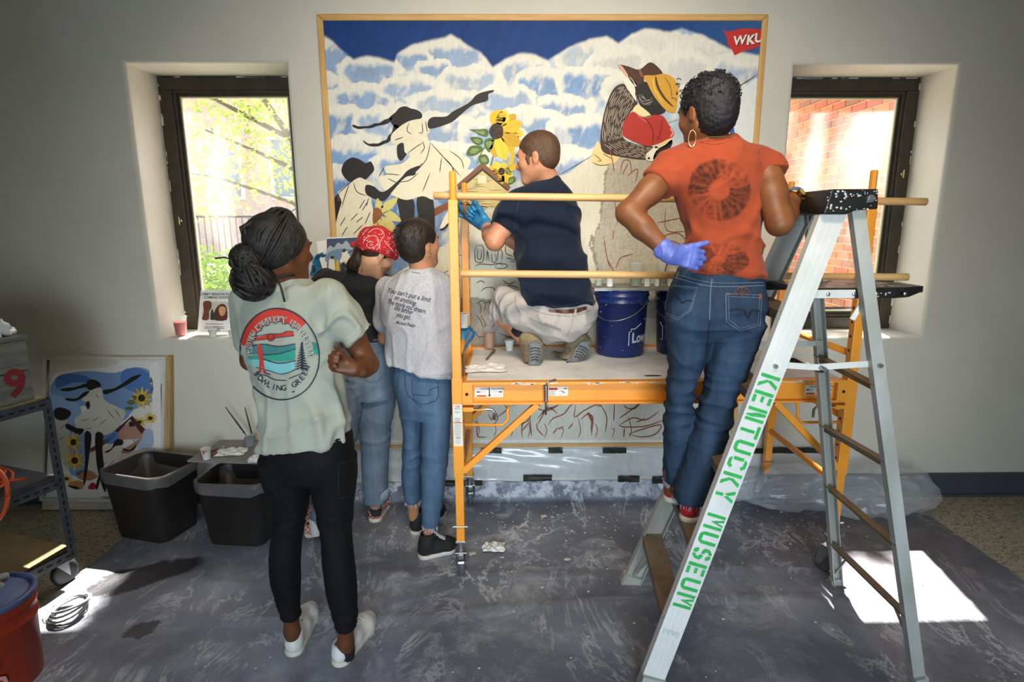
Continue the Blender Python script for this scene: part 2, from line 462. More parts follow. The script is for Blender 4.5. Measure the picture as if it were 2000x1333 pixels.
slab('ceiling', (0, .1, 3.45), (8.6, 7.56, .1), M_CEIL)
# rear wall with the glazed entrance the daylight comes through
_m = MB(); 
for c, d in (((-2.95, -3.73, 1.65), (2.6, .1, 3.5)), ((3.15, -3.73, 1.65), (2.2, .1, 3.5)), ((.2, -3.73, 3.0), (3.7, .1, .8))): _m.box(c, d)
tag(_m.build('wall_rear', M_WALL), kind='structure')
def terrazzo():
    m, nt, b = nodes('terrazzo'); b.inputs['Roughness'].default_value = .35
    v = tex(nt, 'voronoi', 70); v2 = tex(nt, 'voronoi', 120)
    r = ramp(nt, v.outputs['Color'], [(.0, lin('#3a332c')), (.22, lin('#5a4f43')), (.3, lin('#a1967f')), (.8, lin('#b8ae98'))])
    r.color_ramp.interpolation = 'CONSTANT'
    r2 = ramp(nt, v2.outputs['Color'], [(.0, lin('#55493e')), (.25, lin('#c2b8a2'))]); r2.color_ramp.interpolation = 'CONSTANT'
    mx = N(nt, 'Mix', data_type='RGBA'); mx.inputs[0].default_value = .45
    nt.links.new(r.outputs[0], mx.inputs[6]); nt.links.new(r2.outputs[0], mx.inputs[7]); nt.links.new(mx.outputs[2], b.inputs['Base Color']); return m
slab('floor', (0, .1, -.05), (8.6, 7.56, .1), terrazzo())
M_BASE = mat('baseboard_rubber', '#4a4e5a', .5, c2='#3f434e', scale=6)
_m = MB()
for x0, x1 in ((-4.2, -1.02), (1.6, 4.2)):
    _m.box(((x0+x1)/2, WY-.008, .073), (x1-x0, .016, .146)); _m.box(((x0+x1)/2, WY-.011, .149), (x1-x0, .022, .012), bev=.003); _m.box(((x0+x1)/2, WY-.016, .008), (x1-x0, .03, .016), bev=.004)
tag(_m.build('baseboard_far', M_BASE), kind='structure')
# ------------------------------------------------------------------ windows
M_FRAME = mat('bronze_frame', '#3b3222', .45, c2='#2b2519', scale=9, bump=.15, bscale=30)
M_SCUFF = mat('white_paint_edge', '#c9c6bb', .7)
M_BRASS = mat('latch_metal', '#b8a878', .35, metal=.8)
def pane_mat():
    m, nt, b = nodes('dusty_pane'); out = nt.nodes['Material Output']
    tr = N(nt, 'BsdfTransparent'); gl = N(nt, 'BsdfGlossy'); gl.inputs['Roughness'].default_value = .02; df = N(nt, 'BsdfTranslucent'); df.inputs[0].default_value = (1, .98, .94, 1)
    lw = N(nt, 'LayerWeight'); lw.inputs[0].default_value = .5; pw = N(nt, 'Math', operation='POWER'); pw.inputs[1].default_value = 4; nt.links.new(lw.outputs['Facing'], pw.inputs[0])
    fr = N(nt, 'Math', operation='MULTIPLY_ADD'); fr.inputs[1].default_value = .55; fr.inputs[2].default_value = .02; nt.links.new(pw.outputs[0], fr.inputs[0])
    mx = N(nt, 'MixShader'); nt.links.new(fr.outputs[0], mx.inputs[0]); nt.links.new(tr.outputs[0], mx.inputs[1]); nt.links.new(gl.outputs[0], mx.inputs[2])
    t = tex(nt, 'noise', 2.2, 4, .5, mapscale=(1, 1, .45)); r = ramp(nt, t.outputs[0], [(.42, .01), (.75, .11)])
    m2 = N(nt, 'MixShader'); nt.links.new(r.outputs[0], m2.inputs[0]); nt.links.new(mx.outputs[0], m2.inputs[1]); nt.links.new(df.outputs[0], m2.inputs[2]); nt.links.new(m2.outputs[0], out.inputs[0])
    return m
M_PANE = pane_mat()
def film_mat():
    """pale haze on the right-hand pane: a thin milky film, strength set per vertex"""
    m, nt, b = nodes('milky_glass_film'); out = nt.nodes['Material Output']
    tr = N(nt, 'BsdfTransparent'); df = N(nt, 'BsdfTranslucent'); df.inputs[0].default_value = (1, .99, .97, 1); d2 = N(nt, 'BsdfDiffuse'); d2.inputs[0].default_value = (.95, .95, .95, 1)
    a = N(nt, 'MixShader'); a.inputs[0].default_value = .4; nt.links.new(df.outputs[0], a.inputs[1]); nt.links.new(d2.outputs[0], a.inputs[2])
    at = N(nt, 'VertexColor'); at.layer_name = 'Col'; t = tex(nt, 'noise', 9, 4, .6, mapscale=(1, 1, .35)); r = ramp(nt, t.outputs[0], [(.25, .35), (.6, 1.0)])
    mu = N(nt, 'Math', operation='MULTIPLY'); nt.links.new(at.outputs[0], mu.inputs[0]); nt.links.new(r.outputs[0], mu.inputs[1])
    m2 = N(nt, 'MixShader'); nt.links.new(mu.outputs[0], m2.inputs[0]); nt.links.new(tr.outputs[0], m2.inputs[1]); nt.links.new(a.outputs[0], m2.inputs[2]); nt.links.new(m2.outputs[0], out.inputs[0]); return m
def ring_frame(mb, x0, x1, z0, z1, w, y0, y1, bev=.003):
    yc, t = (y0+y1)/2, y1-y0
    mb.box(((x0+x1)/2, yc, z1-w/2), (x1-x0, t, w), bev=bev); mb.box(((x0+x1)/2, yc, z0+w/2), (x1-x0, t, w), bev=bev)
    mb.box((x0+w/2, yc, (z0+z1)/2), (w, t, z1-z0-2*w), bev=bev); mb.box((x1-w/2, yc, (z0+z1)/2), (w, t, z1-z0-2*w), bev=bev)
for i, (x0, x1, z0, z1) in enumerate(WIN):
    w = empty('window_%d' % (i+1), ((x0+x1)/2, 3.74, z0)); tag(w, kind='structure')
    a = MB(); ring_frame(a, x0+.002, x1-.002, z0+.002, z1-.002, .075, 3.735, 3.80); a.build('window_frame', M_FRAME, w)
    b = MB(); ring_frame(b, x0+.07, x1-.07, z0+.07, z1-.07, .026, 3.748, 3.79); ring_frame(b, x0+.09, x1-.09, z0+.09, z1-.09, .026, 3.762, 3.785, .002); b.build('sash', M_FRAME, w)
    s = MB(); ring_frame(s, x0+.112, x1-.112, z0+.112, z1-.112, .008, 3.76, 3.78, .001); s.build('glazing_bead', mat('pale_gasket', '#b9b493', .6), w)
    MB().box(((x0+x1)/2, 3.772, (z0+z1)/2), (x1-x0-.226, .005, z1-z0-.226)).build('pane', M_PANE, w)
    lx = x0+.045 if i == 0 else x1-.045; lz = z0+.69 if i == 0 else z0+.98
    l = MB(); l.lathe([(.012, 0), (.012, .004), (.006, .006)], 12, (0, 0, 0)); l.V = [(lx+x, 3.735-z, lz+y) for x, y, z in l.V]
    l.box((lx, 3.722, lz), (.008, .012, .05), bev=.003); l.build('latch', M_BRASS, w)
    c = MB(); random.seed(3+i)
    for k in range(26):      # dabs of wall paint that strayed onto the frame
        sx = random.choice((x0+.006, x1-.006)); zz = random.uniform(z0+.05, z1-.05)
        c.box((sx, 3.7342, zz), (random.uniform(.004, .012), .002, random.uniform(.01, .07)))
    for k in range(10): c.box((random.uniform(x0+.05, x1-.05), 3.7342, z1-.006), (random.uniform(.03, .12), .002, random.uniform(.004, .01)))
    c.build('paint_dab', M_SCUFF, w)['kind'] = 'stuff'
# milky film on the upper right pane: a broad patch and a narrow streak
x0, x1, z0, z1 = WIN[1]; w2 = bpy.data.objects['window_2']
def film(u, v):
    a = max(0, 1-((u-.74)/.30)**2)*max(0, min(1, (v-.52)/.25))*min(1, (.965-v)/.05 if v > .9 else 1)
    b = max(0, 1-((u-.30-.10*(v-.7))/.10)**2)*max(0, min(1, (v-.45)/.3))*(1 if v < .95 else 0)
    return max(0, min(.24, .24*max(0, a)**1.3+.16*b))
_m = MB().grid(lambda u, v: (x0+.12+u*(x1-x0-.24), 3.7685, z0+.12+v*(z1-z0-.24)), 40, 60)
_c = np.array([[film(i/40, j/60)]*3 for j in range(61) for i in range(41)])
mesh('milky_film', _m.V, _m.F, film_mat(), w2, cols=_c)
# ------------------------------------------------------------------ drop cloth, tarpaulin
def cloth_mat():
    m, nt, b = nodes('dusty_drop_cloth'); b.inputs['Roughness'].default_value = .62; b.inputs['Specular IOR Level'].default_value = .35
    base = tex(nt, 'noise', 1.3, 6, .62, dist=.3); r = ramp(nt, base.outputs[0], [(.30, lin('#5a5c67')), (.5, lin('#7a7e8b')), (.70, lin('#a0a5b2'))])
    scr = tex(nt, 'noise', 2.1, 8, .7, mapscale=(1.3, .6, 1), dist=.7, rot=(0, 0, .35))           # scuffs and creases
    rs0 = ramp(nt, scr.outputs[0], [(.482, 0), (.497, 1), (.509, 1), (.526, 0)]); gate = tex(nt, 'noise', 2.6, 4, .6); rg = ramp(nt, gate.outputs[0], [(.44, 0), (.58, 1)])
    rs = N(nt, 'Math', operation='MULTIPLY'); nt.links.new(rs0.outputs[0], rs.inputs[0]); nt.links.new(rg.outputs[0], rs.inputs[1])
    pat = tex(nt, 'noise', 3.2, 9, .75, dist=.5); rp = ramp(nt, pat.outputs[0], [(.52, 0), (.66, .8)])
    spk = tex(nt, 'voronoi', 9); rk = ramp(nt, spk.outputs[0], [(.045, .8), (.07, 0)])
    # plaster dust gathers under the scaffold
    tc = N(nt, 'TexCoord'); sp = N(nt, 'SeparateXYZ'); nt.links.new(tc.outputs['Object'], sp.inputs[0])
    my = N(nt, 'MapRange'); my.inputs[1].default_value = 1.6; my.inputs[2].default_value = 3.1; my.inputs[3].default_value = .3; my.inputs[4].default_value = .95
    nt.links.new(sp.outputs[1], my.inputs[0])
    ax = N(nt, 'Math', operation='ABSOLUTE'); s0 = N(nt, 'Math', operation='SUBTRACT'); s0.inputs[1].default_value = .25; nt.links.new(sp.outputs[0], s0.inputs[0]); nt.links.new(s0.outputs[0], ax.inputs[0])
    mxr = N(nt, 'MapRange'); mxr.inputs[1].default_value = .8; mxr.inputs[2].default_value = 2.0; mxr.inputs[3].default_value = 1; mxr.inputs[4].default_value = .3; nt.links.new(ax.outputs[0], mxr.inputs[0])
    msk = N(nt, 'Math', operation='MULTIPLY'); nt.links.new(my.outputs[0], msk.inputs[0]); nt.links.new(mxr.outputs[0], msk.inputs[1])
    add = N(nt, 'Math', operation='MAXIMUM'); nt.links.new(rp.outputs[0], add.inputs[0]); nt.links.new(rs.outputs[0], add.inputs[1])
    add2 = N(nt, 'Math', operation='MAXIMUM'); nt.links.new(add.outputs[0], add2.inputs[0]); nt.links.new(rk.outputs[0], add2.inputs[1])
    mm = N(nt, 'Math', operation='MULTIPLY'); nt.links.new(add2.outputs[0], mm.inputs[0]); nt.links.new(msk.outputs[0], mm.inputs[1])
    lite = N(nt, 'Math', operation='MULTIPLY'); lite.inputs[1].default_value = .62; nt.links.new(rs.outputs[0], lite.inputs[0])
    tot = N(nt, 'Math', operation='MAXIMUM'); nt.links.new(mm.outputs[0], tot.inputs[0]); nt.links.new(lite.outputs[0], tot.inputs[1])
    mx = N(nt, 'Mix', data_type='RGBA'); nt.links.new(tot.outputs[0], mx.inputs[0]); nt.links.new(r.outputs[0], mx.inputs[6]); mx.inputs[7].default_value = (*lin('#d2d5dc'), 1)
    lm = N(nt, 'MapRange'); lm.inputs[1].default_value = .014; lm.inputs[2].default_value = .03; nt.links.new(sp.outputs[2], lm.inputs[0]); ln_ = tex(nt, 'noise', 13, 7, .7); lr = ramp(nt, ln_.outputs[0], [(.46, 0), (.56, .9)]); lq = N(nt, 'Math', operation='MULTIPLY'); nt.links.new(lm.outputs[0], lq.inputs[0]); nt.links.new(lr.outputs[0], lq.inputs[1]); t3 = N(nt, 'Math', operation='MAXIMUM'); nt.links.new(tot.outputs[0], t3.inputs[0]); nt.links.new(lq.outputs[0], t3.inputs[1]); nt.links.new(t3.outputs[0], mx.inputs[0])
    # wet stains near the cart and a brown tint towards the right
    last = mx.outputs[2]
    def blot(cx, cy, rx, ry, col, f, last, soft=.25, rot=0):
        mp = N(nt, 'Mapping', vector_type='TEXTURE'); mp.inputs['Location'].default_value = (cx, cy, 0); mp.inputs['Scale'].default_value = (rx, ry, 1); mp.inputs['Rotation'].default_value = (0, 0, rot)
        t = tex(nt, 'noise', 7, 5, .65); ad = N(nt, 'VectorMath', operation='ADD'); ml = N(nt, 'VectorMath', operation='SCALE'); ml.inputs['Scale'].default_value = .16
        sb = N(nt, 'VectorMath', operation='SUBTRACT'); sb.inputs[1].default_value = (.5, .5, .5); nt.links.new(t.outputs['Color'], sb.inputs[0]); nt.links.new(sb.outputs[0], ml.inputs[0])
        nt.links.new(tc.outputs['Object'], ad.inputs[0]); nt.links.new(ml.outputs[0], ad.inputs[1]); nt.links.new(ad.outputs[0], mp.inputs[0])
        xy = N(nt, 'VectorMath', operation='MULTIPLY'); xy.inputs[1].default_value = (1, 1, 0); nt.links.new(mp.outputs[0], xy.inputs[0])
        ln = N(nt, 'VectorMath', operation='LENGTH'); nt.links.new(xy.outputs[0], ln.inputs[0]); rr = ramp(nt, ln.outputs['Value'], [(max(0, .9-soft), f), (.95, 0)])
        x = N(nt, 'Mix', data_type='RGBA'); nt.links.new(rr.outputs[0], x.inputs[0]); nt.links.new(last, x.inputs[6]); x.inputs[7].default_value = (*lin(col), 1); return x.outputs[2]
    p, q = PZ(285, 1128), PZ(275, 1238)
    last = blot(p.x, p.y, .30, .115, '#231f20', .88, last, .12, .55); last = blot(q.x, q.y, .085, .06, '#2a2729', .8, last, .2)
    last = blot(2.1, 2.9, .9, .7, '#5a4c46', .55, last, .8)
    nt.links.new(last, b.inputs['Base Color'])
    t2 = tex(nt, 'noise', 45, 6, .65); bp = N(nt, 'Bump'); bp.inputs['Strength'].default_value = .5; bp.inputs['Distance'].default_value = .004
    nt.links.new(t2.outputs[0], bp.inputs['Height']); nt.links.new(bp.outputs[0], b.inputs['Normal']); return m
M_CLOTH = cloth_mat()
CX0, CX1, CY0, CY1 = -2.146, 2.53, .25, 3.405
def cloth_h(x, y):
    h = .004+.003*(1+noise.noise(Vector((x*2.2, y*3.1, 0))))
    h += .010*math.exp(-((y-2.36-.05*sin(x*2.1)-.02*x)/.022)**2)*(.5+.5*noise.noise(Vector((x*1.5, 3, 1)))+.3)     # the long crease across
    h += .007*math.exp(-((y-2.62-.10*noise.noise(Vector((x*1.2, 5, 2))))/.02)**2)
    return h
def cloth_pt(u, v):
    x = CX0+u*(CX1-CX0)
    if v < .9:
        y = CY0+v/.9*(CY1-CY0); e = .006*noise.noise(Vector((x*9, y*9, 4)))
        return (x+(e if u in (0, 1) else 0), y, max(.003, cloth_h(x, y)))
    t = (v-.9)/.1; lap_ = 1 if -1.02 < x < 1.55 else 0
    if not lap_: return (x, CY1+.0005*t*10, max(.002, cloth_h(x, CY1)*(1-t)+.002*t))
    a = t*.118+.006*noise.noise(Vector((x*6, 1, 9)))*t
    return (x, CY1+min(.026, .06*t)+.004*noise.noise(Vector((x*4, t*3, 2))), cloth_h(x, CY1)+a)
tag(MB().grid(cloth_pt, 190, 120).build('drop_cloth', M_CLOTH, smooth=True), 'grey dust-marked drop cloth spread over the terrazzo floor', 'drop cloth')
def plastic_mat(name, alpha, c='#e9edf0'):
    m, nt, b = nodes(name); b.inputs['Base Color'].default_value = (*lin(c), 1); b.inputs['Roughness'].default_value = .18
    t = tex(nt, 'noise', 5, 5, .6, mapscale=(1, 1, .4), dist=.6); r = ramp(nt, t.outputs[0], [(.35, alpha*.65), (.6, alpha)]); nt.links.new(r.outputs[0], b.inputs['Alpha'])
    b.inputs['Specular IOR Level'].default_value = .8; return m
M_PLAST = plastic_mat('clear_plastic_sheet', .62)
def tarp_pt(u, v):
    x = -1.0+u*2.62; z = .345-v*.205
    s = sin(9*(u*3+v*1.1))+.6*sin(23*(u*1.7-v*.8)+1)+.5*sin(41*(u-.6*v)+2)
    y = WY-.008-.006*(1+.5*s)-.009*abs(noise.noise(Vector((x*7+z*6, z*5, 3))))-.012*sin(pi*min(1, v*1.05))
    return (x, y, z+.008*noise.noise(Vector((x*5, v, 1))))
tag(MB().grid(tarp_pt, 200, 22).build('plastic_tarp', M_PLAST, smooth=True), 'clear plastic sheet taped along the wall below the mural', 'plastic sheet')
M_TAPE = mat('black_tape', '#15140f', .35, c2='#2f2f22', scale=16, bump=.4, bscale=40)
tapes = [((905, 945), 75, 10, 'under the left scaffold post'), ((1050, 934), 56, 13, 'below the squatting person'), ((1228, 936), 42, 13, 'below the pail with the house logo'), ((1290, 938), 30, 15, 'behind the ladder person\'s ankle')]
for (px, py), w, h, where in tapes:
    c = P(px, py, WY-.03); s = zc(c)/FPX
    t = MB().grid(lambda u, v: (c.x+(u-.5)*w*s, c.y-.003+.004*noise.noise(Vector((u*3+px, v*2, 0))), c.z+(v-.5)*h*s*(1+.25*noise.noise(Vector((u*4, px, 1))))), 14, 4)
    t.F += [tuple(reversed(f)) for f in []]
    tag(t.build('tape_strip', M_TAPE, smooth=True), 'black tape on the lower tarp edge, ' + where, 'tape', 'tape strips along the lower tarp edge')
for px, w, where in ((960, 40, 'near the left scaffold legs'), (1085, 28, 'under the middle of the deck'), (1200, 46, 'left of the jeans'), (1535, 150, 'right of the ladder rail')):
    c = P(px, 876, WY-.02); s = zc(c)/FPX
    t = MB().grid(lambda u, v: (c.x+(u-.5)*w*s, c.y-.012+.003*noise.noise(Vector((u*5+px, v*2, 0))), c.z-.012+(v-.5)*11*s+.004*noise.noise(Vector((u*6, px, 1)))), 16, 3)
    tag(t.build('tape_strip', M_TAPE, smooth=True), 'black tape strip on the upper tarp edge, ' + where, 'tape', 'tape strips along the upper tarp edge')
# ================================================================== MURAL
def vn(x, y, seed=0):
    g = np.random.default_rng(seed).random((128, 128)); xi = np.floor(x).astype(int); yi = np.floor(y).astype(int); fx, fy = x-xi, y-yi
    fx = fx*fx*(3-2*fx); fy = fy*fy*(3-2*fy); a = lambda i, j: g[(xi+i) % 128, (yi+j) % 128]
    return (a(0, 0)*(1-fx)+a(1, 0)*fx)*(1-fy)+(a(0, 1)*(1-fx)+a(1, 1)*fx)*fy
def fb(x, y, seed=0, o=4):
    r = 0; t = 0; w = 1
    for i in range(o): r = r+w*vn(x*2**i, y*2**i, seed+i); t += w; w *= .55
    return r/t
def smst(a, b, x): t = np.clip((x-a)/(b-a), 0, 1); return t*t*(3-2*t)
MY = 3.422
TOPS = [(610,58),(630,66),(650,80),(670,100),(690,116),(715,108),(740,112),(770,121),(775,105),(800,88),(830,80),(868,72),(880,66),(892,72),(910,85),(940,103),(955,120),(962,132),(985,115),(1015,103),(1045,105),(1070,118),(1085,108),(1110,92),(1150,76),(1185,70),(1208,84),(1235,65),(1260,55),(1290,58),(1310,62),(1330,55),(1370,66),(1400,82),(1430,97),(1510,112)]
LOBES = [  # (cx, cy, rx, ry, blueness) painted back to front
 (880,112,82,48,.75),(800,118,40,34,.8),(655,118,48,58,.8),(1020,140,62,40,.7),(1150,110,70,44,.5),(1275,92,70,44,.2),(1370,110,80,46,.3),(1210,130,70,46,.35),(1330,140,80,50,.35),(1440,150,70,50,.6),
 (720,140,62,38,.8),(640,185,46,46,.9),(850,140,42,24,.8),(920,160,66,34,.6),(1060,170,62,42,.85),(1150,165,74,40,.9),(1240,180,70,44,.4),(1400,200,80,50,.7),(1100,215,62,34,.8),
 (705,195,72,38,.8),(800,175,70,28,.7),(870,205,80,36,.6),(660,245,66,46,.9),(990,200,64,36,.7),(1040,250,80,42,.8),(1130,262,66,44,.9),(760,240,78,38,.7),(850,262,90,44,.7),
 (960,265,70,40,.7),(690,310,84,50,.9),(880,320,90,48,.8),(1110,330,80,46,.8),(800,330,80,50,.85),(650,380,70,60,1.0),(900,390,80,60,1.0),(760,420,110,70,1.0),(1010,320,70,50,.8)]
def mural_color(px, py, gw=1.0):
    n1 = fb(px/34, py/34, 5); n2 = fb(px/9, py/40, 21); n3 = fb(px/60, py/60, 33); st = .55*fb((px+py*.25+14*n1)/11, py/34, 61)+.45*fb(px/24, py/24, 71)
    wx = px+26*(n1-.5)+10*(n2-.5); wy = py+22*(fb(px/30, py/30, 45)-.5)
    top = np.interp(px, [t[0] for t in TOPS], [t[1] for t in TOPS])
    sky = np.stack([np.interp(px, [620, 1300, 1500], v)+0*py for v in ((.004, .005, .035), (.042, .05, .12), (.205, .225, .31))], -1)
    sky = sky*(.75+.6*(st-.2))[..., None]
    white = np.array([.74, .72, .64]); blue = np.array([.125, .245, .47]); mid = np.array([.36, .48, .62]); grey = np.array([.30, .31, .32])
    base = mid+(white-mid)*smst(.3, .7, n3*.5+st*.5)[..., None]
    c = base.copy()
    for i, (cx, cy, rx, ry, bl) in enumerate(LOBES):
        d = np.sqrt(((wx-cx)/rx)**2+((wy-cy)/ry)**2); m = smst(1.02, .96, d)*smst(.98, .35, (wy-cy)/ry)
        v = (wy-cy)/ry; t = smst(.80, .62, d)*smst(-.55, -.15, v+.9*(st-.5)+.3*(n2-.5))
        deep = blue if px.mean() < 0 or cx < 1180 or bl > .5 else grey*.8+blue*.2
        tone = white+(deep*(.8+.6*n1[..., None])-white)*(t*bl*(.35+.65*smst(.38, .55, st+.06)))[..., None]
        rim = smst(.90, .98, d)*smst(1.03, 1.0, d)*(v > -.2)*.8*bl
        tone = tone+(blue-tone)*(rim*smst(.35, .6, n2))[..., None]
        c = c+(tone-c)*m[..., None]
    c = c*(.9+.2*st)[..., None]
    # deep blue between the lower figures
    lo = smst(300, 440, py)*smst(960, 860, px)*smst(.3, .6, n1+.12); c = c+(np.array([.06, .15, .36])-c)*(lo*.75)[..., None]
    k = smst(-3, 5, wy*.15+py*.85-top+3*(n2-.5)); c = sky+(c-sky)*k[..., None]
    # unpainted gesso and bare plaster
    def inside(poly, soft=4, jit=10):
        x = px+jit*(n2-.5)*1.6+jit*(fb(px/5, py/5, 77)-.5); y = py+jit*(n1-.5); r = np.zeros(px.shape, bool); q = len(poly)
        for i in range(q):
            (x0, y0), (x1, y1) = poly[i], poly[(i+1) % q]
            r ^= ((y0 > y) != (y1 > y)) & (x < (x1-x0)*(y-y0)/((y1-y0) or 1e-9)+x0)
        return r.astype(float)
    gesso = np.array([.66, .63, .52])*(.93+.12*n3)[..., None]; plaster = np.array([.44, .405, .335])*(.78+.42*fb(px/3, py/3, 91, 2))[..., None]
    m = inside([(1086,345),(1112,338),(1152,306),(1190,320),(1360,330),(1460,280),(1500,300),(1500,900),(600,900),(600,640),(880,470),(900,395),(1000,430)], jit=3); c = c+(gesso-c)*m[..., None]
    m = inside([(1200,300),(1186,345),(1184,372),(1176,415),(1164,452),(1162,482),(1170,520),(1160,600),(1350,640),(1345,480),(1340,330),(1290,322)], jit=9); 
    m2 = inside([(1200,296),(1182,345),(1180,372),(1172,415),(1159,452),(1157,482),(1165,520),(1155,600),(1350,640),(1345,480),(1340,330),(1290,322)], jit=13)
    c = c+(plaster*.62-c)*m2[..., None]; c = c+(plaster*.97-c)*m[..., None]
    m = inside([(880,583),(935,582),(972,586),(1020,578),(1020,700),(880,700)], jit=6); c = c+(plaster*.72-c)*m[..., None]
    m = inside([(600,760),(1500,760),(1500,900),(600,900)], jit=2); low = np.array([.60, .575, .49])*(.9+.15*n1)[..., None]; c = c+(low-c)*m[..., None]
    m = ((py > 858+4*n2) & (py < 864)).astype(float); c = c+(np.array([.72, .70, .64])-c)*m[..., None]
    return np.clip(c, 0, 1)
TL, TR_, BR_, BL_ = (-1.0, 2.832), (1.437, 2.832), (1.437, .358), (-1.0, .358)
def mural():
    root = empty('mural', (.22, MY, .358), 'large unfinished mural of figures under clouds in a pine frame', 'mural')
    bk = MB().box(((TL[0]+TR_[0])/2, (MY+WY)/2+.001, (TL[1]+BL_[1])/2), (TR_[0]-TL[0]-.02, WY-MY-.003, TL[1]-BL_[1]-.02)); bk.build('backing_panel', mat('mural_backing', '#cfc8b4', .8), root)
    nx, nz = 430, 430
    X = np.linspace(TL[0]+.02, TR_[0]-.02, nx); Z = np.linspace(BL_[1]+.02, TL[1]-.02, nz); XX, ZZ = np.meshgrid(X, Z)
    q = np.stack([XX, np.full(XX.shape, MY), ZZ-CAMH], -1); z = q@np.array(W_)
    PXX = 1000+FPX*(q@np.array(CR))/z; PYY = 666.5-FPX*(q@np.array(CU))/z
    col = mural_color(PXX, PYY)
    V = np.stack([XX, np.full(XX.shape, MY-.0005), ZZ], -1).reshape(-1, 3); i = np.arange(nx*nz).reshape(nz, nx)
    F = np.stack([i[:-1, :-1], i[:-1, 1:], i[1:, 1:], i[1:, :-1]], -1).reshape(-1, 4)
    m = mat('mural_paint', '#ffffff', .6, attr=True, scale=60, lo=.3, hi=.6, spec=.25, mapscale=(1, 1, .25), bump=.2, bscale=160)
    mesh('painted_sky', V, F, m, root, cols=col.reshape(-1, 3))
    VV = []; FF = []; CC = []
    def poly(pts, c, layer, sm=True, T=None):
        if T: pts = [T(p) for p in pts]
        if sm: pts = smooth_poly(pts, True, 4)
        b = len(VV); c = lin(c) if isinstance(c, str) else c
        VV.extend([tuple(P(x, y, MY-.001-.0006*layer)) for x, y in pts]); CC.extend([c]*len(pts))
        for f in tess(pts):
            a, b_, c_ = (VV[b+f[k]] for k in range(3)); nrm = (b_[2]-a[2])*(c_[0]-a[0])-(b_[0]-a[0])*(c_[2]-a[2])
            FF.append(tuple(b+x for x in (f if nrm > 0 else f[::-1])))
    def line(pts, w, c, layer, T=None, n=4):
        if T: pts = [T(p) for p in pts]; w = w
        poly(stroke(pts, w, True, n), c, layer, False)
    A = lambda p: (600+p[0]*.3751, p[1]*.3751); B = lambda p: (1050+p[0]*.3751, p[1]*.3751); D = lambda p: (840+p[0]*.3001, 560+p[1]*.3001); E_ = lambda p: (840+p[0]*.3001, 240+p[1]*.3001)
    INK, CREAM = '#211b18', '#e0d6bb'
    # girl pointing
    poly([(460,585),(480,562),(512,554),(540,565),(572,573),(594,588),(598,610),(580,622),(540,630),(500,662),(470,672),(440,645),(430,612)], INK, 2, T=A)
    poly([(445,603),(420,618),(400,625),(376,640),(350,643),(322,655),(290,658),(262,657),(250,652),(236,650),(240,662),(270,673),(300,668),(330,668),(370,655),(400,650),(432,635)], INK, 2, T=A)
    poly([(452,650),(440,690),(424,705),(412,728),(392,735),(370,747),(345,747),(318,748),(292,730),(300,747),(330,762),(372,762),(400,750),(425,740),(445,715),(462,690),(476,660)], INK, 2, T=A)
    poly([(548,626),(600,619),(630,628),(636,688),(624,700),(640,742),(680,772),(742,780),(800,803),(851,835),(830,890),(802,942),(750,985),(680,1012),(652,1040),(600,1022),(520,1042),(450,1020),(398,985),(372,922),(412,912),(402,870),(450,860),(500,848),(540,806),(522,790),(505,742),(492,736),(456,752),(437,735),(440,700),(480,662),(512,640)], CREAM, 3, T=A)
    poly([(470,756),(500,745),(507,790),(518,805),(490,838),(472,822),(467,790)], INK, 4, T=A)
    poly([(630,630),(655,610),(722,607),(760,580),(842,535),(880,495),(922,478),(970,469),(966,480),(944,490),(940,522),(905,535),(850,555),(772,622),(740,642),(660,668),(630,665)], INK, 4, T=A)
    poly([(468,1018),(555,1045),(550,1200),(540,1333),(480,1333),(495,1200)], INK, 2, T=A); poly([(572,1028),(657,1045),(655,1333),(590,1333),(585,1180)], INK, 2, T=A)
    for s in ([(522,800),(560,770),(600,745)],[(600,735),(610,770),(590,800)],[(640,900),(600,1000)],[(560,900),(590,860),(600,850)],[(640,745),(620,830),(560,900)],[(690,800),(750,860),(760,900)],[(760,880),(770,940),(760,960)],[(700,820),(690,900)],[(420,930),(480,960)],[(470,950),(530,940),(580,900)],[(530,640),(520,680),(545,700)],[(598,640),(600,690),(580,690)],[(455,730),(500,715)],[(740,785),(800,830),(815,880)],[(405,905),(480,912)],[(372,922),(402,870)],[(616,630),(626,690)],[(640,742),(720,830),(800,920)]): line(s, 1.5, INK, 5, A)
    # boy
    poly([(188,855),(205,835),(232,821),(262,826),(285,838),(305,850),(332,842),(349,882),(330,910),(300,937),(262,930),(222,947),(192,922),(178,890)], INK, 2, T=A)
    poly([(155,1015),(178,1050),(162,1110),(147,1152),(118,1088),(135,1050)], INK, 2, T=A); poly([(155,1015),(165,1012),(170,1045),(160,1045)], '#6b3f27', 3, T=A)
    poly([(268,926),(300,936),(349,964),(332,1020),(346,1120),(340,1180),(330,1300),(120,1300),(137,1230),(160,1120),(178,1050),(158,1008),(168,994),(212,960)], CREAM, 3, T=A)
    poly([(305,966),(345,970),(397,1000),(480,935),(520,890),(560,870),(588,863),(580,878),(565,890),(560,912),(510,925),(450,990),(410,1040),(380,1046),(310,1015)], INK, 4, T=A)
    for s in ([(220,960),(200,1010),(180,1080)],[(240,950),(260,1000),(310,1020)],[(300,1040),(270,1090)],[(315,1050),(285,1100)],[(265,1110),(225,1150)],[(290,1130),(255,1160)],[(200,1130),(170,1180)],[(290,1170),(240,1220)],[(210,1180),(180,1230)],[(330,1100),(300,1170)],[(320,1030),(308,1075)],[(158,1008),(172,1040),(180,1060)],[(158,1012),(212,962),(250,932)]): line(s, 1.6, INK, 5, A)
